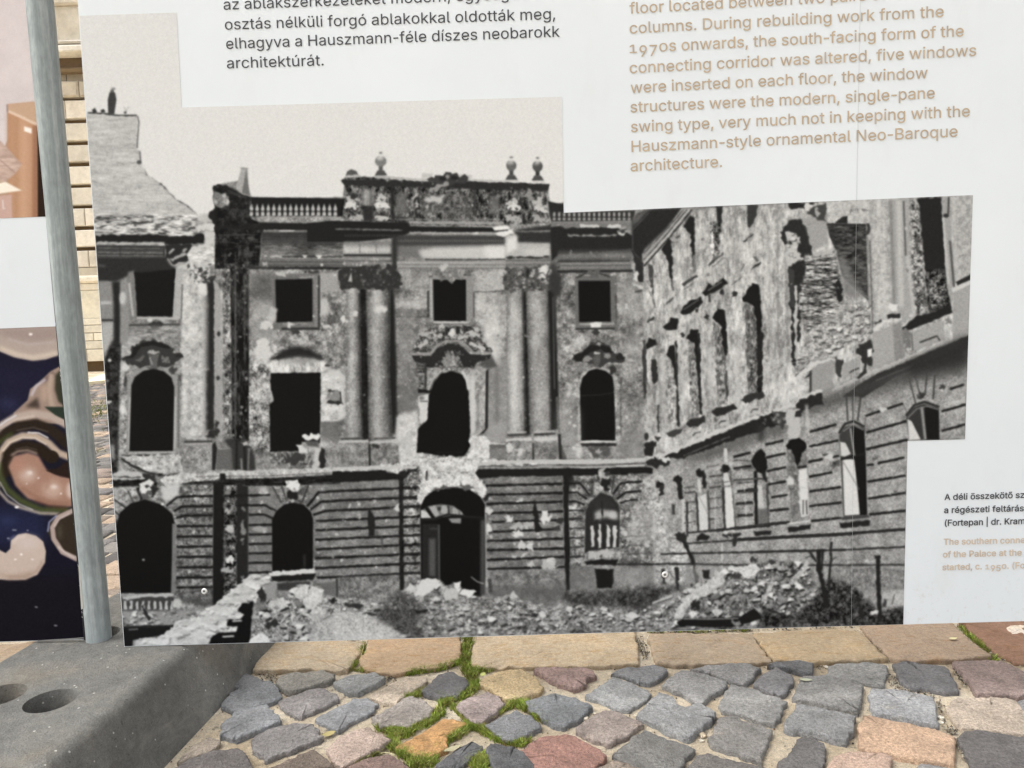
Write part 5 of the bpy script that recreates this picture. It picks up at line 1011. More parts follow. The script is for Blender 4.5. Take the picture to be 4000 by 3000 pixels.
    g([(690, 1032), (684, 462), (722, 382), (800, 326), (932, 308), (1062, 320), (1152, 380), (1188, 440), (1192, 1000), (1160, 1165), (1060, 1165), (975, 1045), (842, 1088)], 12)
    g([(980, 300), (1000, 250), (1010, 290), (1080, 290), (1110, 330), (1000, 318)], 92, r=4); g([(760, 330), (860, 296), (930, 310), (820, 330)], 88, r=4); e(1200, 390, 20, 26, 40, r=3)
    g([(690, 548), (690, 490), (752, 450), (850, 437), (942, 450), (1012, 500), (1026, 530), (880, 522), (792, 550)], 112); g([(690, 482), (738, 500), (770, 548), (690, 548)], 188); g([(755, 462), (800, 447), (832, 520), (790, 545)], 158); e(872, 482, 30, 34, 158, b=1.2); e(832, 475, 14, 16, 50, b=1.2); l([(728, 462), (792, 552)], 26, 18); l([(902, 448), (908, 522)], 11, 40); g([(940, 460), (1005, 505), (1015, 522), (930, 515)], 150, b=1.2); l([(985, 490), (990, 524)], 8, 80); g([(900, 550), (1005, 545), (1000, 590), (930, 585)], 132); l([(690, 560), (800, 556), (900, 522), (1000, 532), (1185, 545)], 19, 30); l([(860, 535), (920, 528)], 7, 80)
    g([(700, 592), (838, 592), (838, 1035), (700, 1032)], 36); g([(752, 708), (802, 708), (802, 1000), (752, 1000)], 84, b=2); l([(828, 600), (832, 1034)], 13, 82); l([(755, 630), (820, 628)], 14, 60, b=1.2); l([(1175, 560), (1172, 1150)], 42, 70, b=2); l([(1193, 470), (1200, 1000)], 7, 170); l([(1080, 1005), (1130, 1045), (1180, 1060)], 7, 190)
    # rubble band below
    rb = [(540, 1120), (660, 1022), (840, 1034), (900, 1090), (1000, 1100), (1130, 1160), (1240, 1172), (1380, 1140), (1480, 1190), (1720, 1240), (1900, 1180), (2300, 1170), (2300, 1460), (560, 1500), (380, 1280)]
    g(rb, 132, b=2.5); t(rb, 34, 20, 8); t(rb, 30, 8); rub(rb, 210, 10, 42, 95, 222, 34)
    for q, v in [([(655, 1090), (690, 1020), (845, 1030), (820, 1085), (760, 1130), (650, 1160)], 205), ([(945, 1045), (1000, 1050), (1010, 1080), (980, 1110), (950, 1080)], 215), ([(990, 1130), (1030, 1100), (1118, 1125), (1090, 1165), (1020, 1160)], 216), ([(570, 1110), (610, 1060), (650, 1100), (620, 1140)], 195), ([(860, 1130), (930, 1090), (990, 1130), (960, 1190), (880, 1180)], 180), ([(1380, 1150), (1410, 1110), (1440, 1150), (1460, 1180)], 182), ([(1740, 1270), (1780, 1200), (1900, 1180), (1880, 1220), (1790, 1240)], 172), ([(1600, 1300), (1640, 1272), (1670, 1310), (1630, 1330)], 200), ([(1790, 1350), (1860, 1315), (1920, 1340), (1880, 1380)], 188)]:
        g(q, v, r=4)
    g([(330, 1330), (400, 1210), (480, 1140), (560, 1130), (690, 1230), (760, 1280), (660, 1330), (700, 1440), (660, 1480), (560, 1460)], 66, .85, 6); t([(330, 1330), (480, 1140), (690, 1230), (660, 1480), (560, 1460)], 40, 4); sp([(400, 1180), (620, 1150), (660, 1250), (420, 1260)], 40, 4, 12, 110, 180, .8)
    l([(650, 1285), (740, 1270)], 24, 34, r=3); l([(1470, 1300), (1600, 1310)], 12, 40, r=3); l([(1370, 1410), (1500, 1400)], 14, 36, r=3); l([(100, 1215), (230, 1240)], 34, 50, r=4); l([(230, 1295), (350, 1300)], 18, 52, r=3)
    sl = [(0, 1290), (180, 1265), (300, 1330), (420, 1405), (575, 1480), (575, 1560), (0, 1560)]
    g(sl, 178, .9, 3); t(sl, 22, 3); t(sl, 16, 8)
    # ---- tile K: corner window, corner, low windows
    o(*K)
    t([(60, 210), (620, 205), (700, 600), (700, 900), (60, 930)], 22, 9)
    for p in [[(0, 276), (130, 274), (212, 372)], [(40, 348), (110, 346), (185, 402)], [(40, 422), (95, 416), (168, 442)]]:
        l(p, 16, 24, b=.9, r=.8)
    for y in (490, 555, 630, 702, 775, 850):
        l([(40, y), (165, y - 4)], 13, 40, r=1.2)
    for p in [[(388, 362), (452, 274), (622, 262)], [(418, 398), (492, 346), (610, 336)], [(440, 432), (505, 410), (590, 402)]]:
        l(p, 17, 24, b=.9, r=1)
    for y in (482, 548, 618, 690, 760, 826):
        l([(450, y + 4), (560, y), (700, y - 4)], 10, 76, b=1, r=2.5)
    g([(560, 420), (720, 380), (740, 740), (600, 760), (500, 700)], 162, .6, 8); sp([(450, 400), (720, 380), (740, 800), (450, 800)], 70, 5, 18, 160, 210, .7); sp([(450, 400), (720, 380), (740, 800), (450, 800)], 40, 4, 12, 60, 100, .7)
    g([(168, 825), (175, 500), (210, 420), (290, 350), (372, 372), (432, 440), (442, 505), (436, 775), (200, 805)], 42); g([(245, 500), (300, 470), (420, 500), (428, 565), (340, 540), (250, 570)], 160, b=3); e(385, 520, 34, 32, 180, b=3); g([(210, 440), (300, 380), (400, 420), (420, 470), (240, 480)], 50, .8, 5)
    for x, y0, w in ((228, 605, 28), (284, 600, 26), (350, 598, 30), (402, 610, 28)):
        l([(x, y0), (x + 2, 775)], w, 192, r=2)
    l([(302, 420), (308, 560), (318, 785)], 14, 38, r=1); l([(255, 560), (265, 640)], 30, 40, r=3); g([(345, 590), (395, 590), (372, 640)], 50)
    e(300, 222, 54, 44, 155, r=6); e(330, 275, 44, 46, 30, r=5); e(270, 240, 18, 26, 60, r=3); e(292, 212, 14, 24, 195, r=3); e(298, 310, 14, 14, 190, r=2); e(345, 200, 20, 18, 60, r=3); l([(250, 230), (210, 372)], 8, 70); l([(400, 210), (378, 350)], 10, 45)
    l([(195, 838), (300, 820), (430, 824)], 34, 172, r=4); g([(162, 886), (260, 872), (425, 872), (412, 916), (180, 912)], 28, r=1.5); g([(245, 942), (398, 950), (386, 1092), (264, 1096)], 24, r=1.5); l([(135, 965), (160, 1000), (205, 1008)], 5, 185)
    g([(60, 930), (245, 930), (260, 1090), (60, 1110)], 112, .6, 3); g([(400, 930), (720, 920), (720, 1050), (400, 1080)], 138, .6, 4)
    cor = [(610, 250), (780, 190), (800, 640), (985, 740), (950, 1060), (720, 1060), (720, 600)]
    g(cor, 172, .85, 4); t(cor, 30, 8); t(cor, 24, 4); sp(cor, 40, 4, 14, 70, 120, .7)
    for x, y, rx, ry in ((755, 290, 32, 32), (895, 240, 34, 28), (1072, 190, 42, 28), (1268, 165, 36, 34)):
        e(x, y, rx, ry, 28, r=4)
    l([(765, 280), (762, 375)], 36, 44, r=3); e(748, 345, 10, 10, 190); l([(905, 240), (918, 400)], 34, 32, r=2); l([(1098, 200), (1106, 315)], 26, 36, r=2); l([(1062, 240), (1068, 340)], 22, 192, r=1.5); g([(1246, 200), (1282, 190), (1312, 290), (1250, 292)], 192); l([(1305, 180), (1315, 290)], 16, 90, r=2)
    g([(1262, 308), (1322, 308), (1342, 622), (1270, 632)], 206); g([(1050, 385), (1115, 350), (1132, 640), (1068, 645)], 200); l([(1110, 350), (1060, 380), (1135, 520)], 6, 120)
    for p, w, v in [([(1040, 345), (1056, 655)], 14, 45), ([(1132, 330), (1142, 640)], 12, 60), ([(1248, 305), (1262, 632)], 16, 42), ([(1318, 300), (1350, 640)], 12, 100), ([(935, 400), (940, 650)], 22, 188), ([(968, 420), (970, 690)], 14, 46), ([(1240, 160), (1250, 300)], 8, 70), ([(1268, 0), (1270, 110)], 22, 190), ([(1240, 740), (1242, 1000)], 12, 190), ([(1415, 300), (1432, 600)], 9, 185), ([(985, 420), (990, 640)], 8, 180), ([(1185, 340), (1190, 640)], 9, 180), ([(860, 440), (862, 520)], 26, 62), ([(1120, 280), (1520, 240)], 8, 100), ([(1330, 95), (1470, 100)], 10, 75)]:
        l(p, w, v, r=1.2)
    for ys, xa, xb, dy in (((212, 300, 385, 462, 548, 640), 1140, 1240, 12), ((158, 262, 340, 430, 525, 612), 1345, 1480, 14), ((300, 340, 420, 490, 575), 945, 1035, 10), ((130,), 1120, 1220, 18)):
        for y in ys:
            l([(xa, y + dy), (xb, y)], 10, 62, .9, .8, 1.5)
    for p, w in [([(970, 662), (1250, 636), (1600, 592), (1760, 580)], 13), ([(950, 746), (1340, 720), (2212, 674)], 14), ([(760, 828), (1000, 822), (1500, 812), (2212, 795)], 14), ([(420, 908), (980, 905), (1500, 918), (2680, 912)], 15), ([(1360, 712), (2212, 676), (2680, 630)], 12), ([(1500, 812), (2212, 795), (2680, 772)], 14)]:
        l(p, w, 44, r=1)
    l([(900, 690), (960, 770), (1000, 850), (1025, 950), (1048, 1055)], 26, 36, r=3); e(920, 688, 48, 28, 42, r=5); g([(1038, 685), (1085, 660), (1152, 675), (1142, 710), (1050, 722)], 34, r=3); e(1285, 682, 42, 16, 46, r=4); g([(1328, 662), (1372, 652), (1352, 770), (1326, 762)], 46, r=4); l([(1255, 655), (1330, 655)], 14, 190, r=3)
    g([(980, 930), (1260, 920), (1290, 1000), (1050, 1060), (950, 1060)], 138, .6, 5)
    g([(0, 1135), (250, 1120), (450, 1110), (700, 1090), (900, 1060), (945, 1105), (760, 1180), (700, 1235), (600, 1275), (0, 1240)], 64, .9, 6); t([(0, 1120), (900, 1060), (945, 1105), (600, 1275), (0, 1240)], 26, 8)
    l([(884, 930), (895, 1110)], 26, 42, r=2); l([(778, 940), (786, 1060)], 26, 56, r=2); l([(820, 960), (890, 1050)], 8, 80); g([(1085, 955), (1140, 950), (1140, 1022), (1096, 1022)], 38, r=1.5); l([(1000, 1060), (1010, 1090)], 20, 50)
    gr = [(0, 1225), (400, 1250), (600, 1270), (870, 1200), (900, 1400), (0, 1450)]
    g(gr, 128, .9, 4); t(gr, 34, 9); rub(gr, 150, 11, 42, 95, 222, 30); l([(695, 1215), (850, 1155)], 22, 176, r=1); l([(700, 1222), (858, 1168)], 6, 60); g([(480, 1300), (530, 1270), (570, 1300), (540, 1340)], 200, r=3)
    hp = [(860, 1350), (870, 1190), (1010, 1080), (1240, 975), (1300, 925), (1500, 905), (1660, 880), (1900, 900), (1960, 1000), (2000, 1250), (1700, 1380), (900, 1400)]
    g(hp, 112, b=3); t(hp, 40, 6); rub(hp, 240, 14, 56, 90, 226, 26, .75)
    for q, v in [([(872, 1330), (880, 1250), (935, 1180), (1080, 1070), (1200, 968), (1265, 985), (1250, 1060), (1180, 1130), (1020, 1190), (960, 1270), (930, 1330)], 182), ([(1290, 930), (1420, 915), (1500, 905), (1530, 950), (1500, 990), (1430, 1020), (1390, 980), (1300, 960)], 198), ([(1780, 1020), (1860, 940), (1915, 880), (1900, 950), (1840, 1010)], 178), ([(1540, 1210), (1590, 1110), (1640, 990), (1650, 1060), (1600, 1150)], 172), ([(1400, 1360), (1440, 1320), (1500, 1325), (1510, 1365), (1420, 1372)], 205), ([(1515, 1060), (1560, 1030), (1595, 1050), (1560, 1080)], 200), ([(980, 1300), (1010, 1280), (1050, 1295), (1000, 1330)], 210), ([(1140, 1280), (1200, 1250), (1260, 1270), (1200, 1310)], 195)]:
        g(q, v, r=4); t(q, 22, 6)
    e(1035, 1225, 36, 36, 40, r=6); e(1350, 1000, 40, 24, 60, r=5); e(1640, 890, 34, 22, 60, r=5); e(1490, 870, 26, 20, 60, r=5); e(1800, 960, 20, 22, 50, r=4); e(1730, 990, 22, 18, 44, r=4)
    g([(878, 1362), (940, 1332), (1380, 1322), (1420, 1290), (1490, 1255), (1545, 1300), (1540, 1335), (1400, 1385), (1310, 1402), (920, 1392)], 24, r=2); l([(940, 1334), (1150, 1336), (1370, 1330)], 8, 150); e(1350, 1370, 40, 16, 130, r=4); l([(1550, 1250), (1800, 1330)], 24, 34, r=3)
    o(*L_)
    g([(690, 925), (1290, 930), (1290, 1105), (960, 1125), (860, 1045), (700, 1010)], 122, .85, 4); t([(690, 925), (1290, 930), (1290, 1105), (860, 1100)], 22, 7)
    dk = [(560, 1190), (620, 1080), (700, 1015), (860, 1060), (960, 1150), (1000, 1200), (1080, 1280), (1280, 1230), (1285, 1400), (150, 1400), (160, 1250), (400, 1330)]
    g(dk, 48, .95, 4); t(dk, 40, 7); sp(dk, 70, 4, 14, 70, 130, .8); g([(1100, 1125), (1285, 1108), (1285, 1230), (1180, 1230), (1110, 1200)], 168, b=2); t([(1100, 1125), (1285, 1108), (1285, 1230), (1110, 1200)], 16, 8); l([(1120, 1240), (1130, 1180)], 20, 60, r=3); l([(1180, 1220), (1200, 1140)], 8, 70)
    l([(610, 795), (610, 950), (650, 1100), (670, 1250)], 38, 32, r=2); l([(640, 790), (630, 950)], 16, 36, r=1); l([(530, 800), (590, 890)], 15, 40, r=1.5); l([(705, 735), (702, 870), (690, 1000), (690, 1120)], 20, 40, r=1.5); l([(705, 880), (745, 850)], 8, 60); l([(505, 860), (545, 840)], 7, 70); l([(910, 1170), (945, 1320)], 26, 36, r=3)
    l([(1070, 850), (1075, 1100), (1086, 1360)], 32, 32, r=1.2); l([(1045, 850), (1088, 846)], 22, 34, r=2); e(1040, 1284, 34, 18, 208, r=4); e(975, 1165, 24, 22, 152, r=4); e(985, 885, 16, 12, 190, r=3)
    for xa, xb, y0, y1, dy in ((975, 1330, 1080, 1900, 0), (1550, 1690, 1080, 1900, 0), (1850, 1975, 1080, 1780, 0), (2180, 2250, 1090, 1780, 2), (2410, 2500, 1090, 1780, 3)):
        y = y0; k_ = 0
        while y < y1:
            l([(xa, y), ((xa + xb) / 2, y + c.rng.normal(0, 1)), (xb, y - dy)], 2.6, 78, .35, .7, .6)
            for q in range(2):
                x = xa + (xb - xa) * ((.3 + .4 * q + .2 * (k_ % 2)) % 1); l([(x, y), (x, y + 50)], 2.4, 80, .3, .7)
            y += 52; k_ += 1
    # shell and bullet marks, kept off the dark openings
    before = c.a.copy()
    o(0, 0, 1)
    for q, n_ in (([(700, 1060), (1330, 1060), (1330, 1240), (1250, 1560), (960, 1560)], 60), ([(2180, 1080), (2500, 1080), (2500, 1780), (2200, 1780)], 70), ([(1210, 1900), (1640, 1880), (1640, 2240), (1230, 2260)], 50), ([(1900, 1870), (2190, 1860), (2190, 2220), (1910, 2230)], 60), ([(2420, 1880), (2600, 1860), (2640, 2180), (2420, 2200)], 60), ([(700, 1900), (820, 1900), (820, 2280), (700, 2280)], 26), ([(950, 1890), (1060, 1890), (1060, 2240), (960, 2240)], 22)):
        sp(q, n_, 1.6, 7, 185, 215, .85); sp(q, n_ // 2, 1.5, 4, 60, 90, .6)
    for q, n_ in (([(2540, 1060), (2760, 830), (3300, 800), (3200, 1380), (2560, 1720)], 130), ([(3440, 800), (3760, 780), (3740, 1220), (3500, 1350)], 30)):
        sp(q, n_, 2, 7, 195, 215, .7); sp(q, n_, 2, 6, 70, 110, .7)
    c.a = np.where(before < 58, before, c.a)
    # softness of the enlarged old negative, photographic grain
    for ax in (0, 1):
        c.a = .25 * np.roll(c.a, 1, ax) + .5 * c.a + .25 * np.roll(c.a, -1, ax)
    o(0, 0, 1)
    a = c.a
    n = .5 * c.noise(2, 2) + .5 * c.noise(3, 3)
    a += n[..., None] * (6 + 12 * np.clip(a / 130, 0, 1))
    a = np.interp(a, [0, 13, 40, 80, 110, 130, 150, 175, 200, 215, 230], [13, 16, 38, 76, 107, 131, 154, 181, 203, 214, 222]).astype(np.float32)
    c.a = np.clip(a, 7, 226)
    return c

def paint_cabinet():
    c = Canvas(-700, -20, 260, 900, .5, 3, 3)
    g, l, e, t = c.g, c.l, c.e, c.t
    c.a[:] = (203, 194, 194)
    c.o(0, 0, 1); t([(-700, -20), (260, -20), (260, 900), (-700, 900)], 4, 60)
    c.o(0, 0, 2.37)
    g([(-1700, 700), (-300, 760), (-300, 2200), (-1700, 2200)], (176, 160, 150)); 
    g([(68, 968), (320, 945), (420, 1080), (440, 2200), (-300, 2200), (70, 1300)], (168, 138, 116))
    g([(80, 1030), (320, 1150), (320, 2100), (80, 2100)], (186, 132, 92)); c.h([(80, 1030), (70, 2100)], [(320, 1150), (320, 2100)], [(166, 134, 110), (178, 146, 122), (162, 130, 106), (188, 156, 132), (192, 162, 140), (182, 150, 128), (174, 142, 118)], b=5)
    g([(66, 966), (320, 940), (440, 1040), (345, 1165), (320, 1160), (80, 1030)], (186, 156, 132)); l([(78, 1030), (200, 1085), (345, 1155)], 26, (212, 188, 168)); l([(66, 966), (70, 1040)], 8, (120, 110, 116))
    g([(225, 1170), (296, 1190), (296, 1240), (225, 1215)], (238, 228, 220))
    g([(305, 1160), (350, 1165), (360, 2100), (300, 2100)], (150, 110, 86), b=1.5); g([(348, 1170), (420, 1170), (440, 2100), (352, 2100)], (40, 26, 18))
    g([(-300, 1300), (0, 1300), (80, 1380), (205, 1525), (150, 1600), (60, 1680), (-300, 1700)], (182, 158, 146)); c.t([(-300, 1300), (0, 1300), (205, 1525), (60, 1680), (-300, 1700)], 14, 20, 6); l([(0, 1480), (140, 1600)], 5, (130, 105, 96))
    c.o(0, 700, 1.843)
    g([(-200, 80), (40, 18), (158, 82), (0, 104), (-200, 140)], (236, 226, 212)); g([(-200, 140), (85, 110), (90, 300), (-200, 300)], (190, 160, 150)); l([(20, 150), (25, 215), (40, 210)], 9, (220, 210, 205))
    c.o(0, 0, 1); t([(-700, -20), (260, -20), (260, 900), (-700, 900)], 5, 3)
    c.a = np.clip(c.a, 10, 235)
    return c

def paint_ceramic():
    c = Canvas(-700, 1260, 360, 2540, .5, 3, 5); c.bf = .55
    g, l, e, t = c.g, c.l, c.e, c.t
    c.a[:] = (20, 19, 33)
    c.o(0, 0, 1)
    g([(-700, 1400), (260, 1400), (200, 1700), (-100, 1800), (-700, 1700)], (26, 26, 48), .9, 40); g([(-100, 1960), (180, 1990), (190, 2120), (-100, 2140)], (32, 38, 68), .8, 30); g([(-700, 2260), (360, 2240), (360, 2540), (-700, 2540)], (20, 18, 24), .9, 30)
    B1, B2, B3 = (176, 160, 150), (190, 172, 160), (160, 138, 124)
    # second spiral further left (off to the side of the board)
    tt = np.linspace(.3, 7.5, 50)
    for k, w, v in ((0, 70, B2), (46, 44, (44, 36, 30))):
        R = 300 - k - 32 * tt; l(np.stack([-430 + R * np.cos(tt), 1900 + .9 * R * np.sin(tt)], 1), w, v, b=2)
    e(-440, 1890, 66, 52, (176, 145, 130), b=6)
    c.o(0, 700, 1.843)
    g([(-600, 1080), (0, 1073), (415, 1055), (424, 1265), (330, 1298), (230, 1306), (100, 1280), (0, 1238), (-600, 1100)], (168, 154, 146), b=2); g([(-100, 1075), (415, 1058), (420, 1150), (250, 1180), (80, 1150)], (150, 134, 128), .9, 10); l([(0, 1215), (120, 1262), (250, 1285), (418, 1250)], 34, (196, 182, 168), b=5); l([(60, 1150), (200, 1190), (400, 1170)], 10, (178, 168, 164), b=4); e(222, 1116, 14, 9, (240, 232, 228), b=2)
    g([(100, 1680), (200, 1590), (218, 1510), (290, 1456), (370, 1380), (435, 1345), (480, 1680), (480, 1760), (100, 1760)], (150, 130, 118), b=2); g([(290, 1460), (370, 1385), (400, 1400), (360, 1450), (300, 1470)], (110, 92, 88), b=3); l([(225, 1560), (260, 1490), (330, 1440)], 14, (200, 196, 206), b=3); l([(372, 1400), (356, 1500), (372, 1620), (420, 1680)], 34, (172, 152, 138), b=4); g([(400, 1410), (440, 1370), (470, 1640), (420, 1600), (395, 1510)], (52, 52, 40), b=4); e(320, 1540, 24, 60, (172, 150, 134), b=8); g([(180, 1640), (270, 1570), (290, 1650)], (60, 50, 45), .9, 5)
    c.o(0, 1600, 1.843)
    l([(-120, 330), (-60, 200), (20, 110), (110, 55), (250, 30), (380, 50), (500, 120)], 56, B1, b=3); l([(-60, 160), (40, 85), (120, 40)], 10, (205, 205, 214), b=2); g([(320, -20), (500, -20), (500, 90), (400, 40)], (40, 50, 42), b=2)
    l([(-130, 400), (-60, 270), (20, 180), (130, 125), (260, 105), (380, 150), (500, 260)], 78, (38, 30, 24), b=3); l([(-80, 330), (0, 230), (90, 170)], 20, (70, 84, 40), .9, 6)
    l([(-20, 560), (-30, 430), (0, 320), (60, 235), (160, 188), (260, 190), (350, 240), (420, 310), (520, 350)], 50, (178, 160, 144), b=3); l([(200, 165), (280, 168), (350, 205)], 9, (228, 224, 222), b=2)
    l([(60, 480), (35, 420), (50, 340), (110, 280), (200, 262), (290, 285), (350, 335), (372, 345)], 82, (36, 27, 20), b=3); e(375, 340, 50, 46, (36, 27, 20), b=2)
    l([(-10, 380), (0, 470), (50, 570), (150, 655), (300, 722), (500, 722)], 44, (66, 72, 42), b=5); l([(-30, 560), (60, 660), (150, 705), (290, 745), (430, 750)], 18, (176, 164, 152), b=3)
    g([(62, 410), (100, 335), (200, 308), (280, 335), (335, 430), (440, 480), (520, 490), (520, 700), (350, 688), (200, 640), (110, 545)], (158, 122, 106), b=4); e(200, 470, 64, 52, (196, 174, 162), .9, 12); e(378, 575, 72, 62, (190, 164, 150), .9, 12); e(505, 580, 26, 60, (205, 186, 176), .9, 5); e(130, 400, 50, 50, (170, 130, 112), .8, 10); l([(250, 655), (360, 690), (480, 712)], 14, (100, 60, 44), .8, 5)
    g([(328, 436), (420, 420), (460, 385), (500, 370), (510, 495), (400, 468)], (38, 26, 22), b=2); e(278, 492, 7, 6, (240, 230, 226)); e(440, 604, 7, 6, (235, 225, 220)); e(193, 533, 6, 5, (225, 214, 208)); e(122, 702, 16, 9, (236, 232, 236), b=2)
    g([(340, 880), (360, 800), (420, 748), (530, 720), (560, 1085), (450, 1040), (380, 950)], (50, 42, 34), b=2); l([(560, 1078), (450, 1025), (388, 930), (378, 850), (420, 775), (530, 725)], 36, (172, 154, 146), b=2.5); l([(345, 880), (355, 810), (410, 760)], 10, (150, 156, 190), b=2)
    g([(-300, 1000), (0, 1010), (42, 1032), (75, 1000), (80, 940), (130, 898), (190, 888), (260, 908), (312, 950), (332, 1020), (325, 1100), (270, 1188), (180, 1224), (60, 1226), (-300, 1200)], (194, 176, 164), b=2); e(200, 960, 90, 50, (202, 188, 182), .8, 12); g([(-200, 1150), (100, 1190), (260, 1150), (200, 1215), (60, 1220)], (172, 150, 134), .8, 8); e(155, 1042, 9, 8, (245, 240, 238)); e(112, 1078, 10, 6, (240, 232, 228)); e(235, 1078, 10, 6, (232, 224, 222)); l([(60, 940), (110, 905)], 10, (110, 110, 140), b=3)
    for p, w, v, b in [([(80, 330), (130, 300), (200, 292), (270, 318)], 12, (214, 190, 178), 3), ([(20, 300), (70, 235), (160, 200), (255, 204), (335, 250)], 10, (214, 200, 188), 2.5), ([(-20, 480), (-5, 400), (20, 320)], 10, (200, 186, 174), 3), ([(0, 520), (50, 610), (140, 680), (240, 722)], 9, (196, 190, 188), 2.5), ([(-60, 215), (20, 130), (110, 72), (250, 46)], 12, (206, 192, 182), 3), ([(420, 985), (470, 1030), (540, 1068)], 9, (214, 204, 198), 2), ([(392, 840), (425, 790), (500, 745)], 8, (204, 192, 190), 2), ([(90, 960), (130, 920), (190, 908)], 12, (222, 210, 204), 3), ([(60, 1205), (180, 1205), (265, 1170), (312, 1090)], 18, (160, 136, 120), 5), ([(150, 560), (260, 630), (380, 668), (500, 680)], 16, (130, 94, 78), 6), ([(330, 470), (350, 520), (330, 580)], 12, (142, 104, 88), 5), ([(120, 150), (240, 128), (350, 160)], 8, (88, 80, 76), 2.5), ([(110, 285), (190, 268), (270, 290)], 7, (84, 76, 70), 2)]:
        l(p, w, v, .8, b)
    e(215, 455, 22, 14, (222, 210, 204), .9, 4); e(390, 555, 24, 14, (218, 204, 196), .9, 4); e(60, 800, 60, 20, (60, 66, 104), .7, 14); e(60, -40, 70, 30, (52, 56, 92), .7, 16); e(430, 880, 14, 60, (92, 84, 70), .7, 8)
    for x, y, w in ((105, 866, 14), (200, 868, 6), (262, 1420, 10), (402, 1553, 12), (60, 925, 8)):
        l([(x - w, y), (x + w, y + 2)], 6, (215, 214, 220))
    c.o(0, 0, 1); t([(-700, 1260), (360, 1260), (360, 2540), (-700, 2540)], 5, 3)
    c.a = np.clip(c.a, 8, 240)
    return c

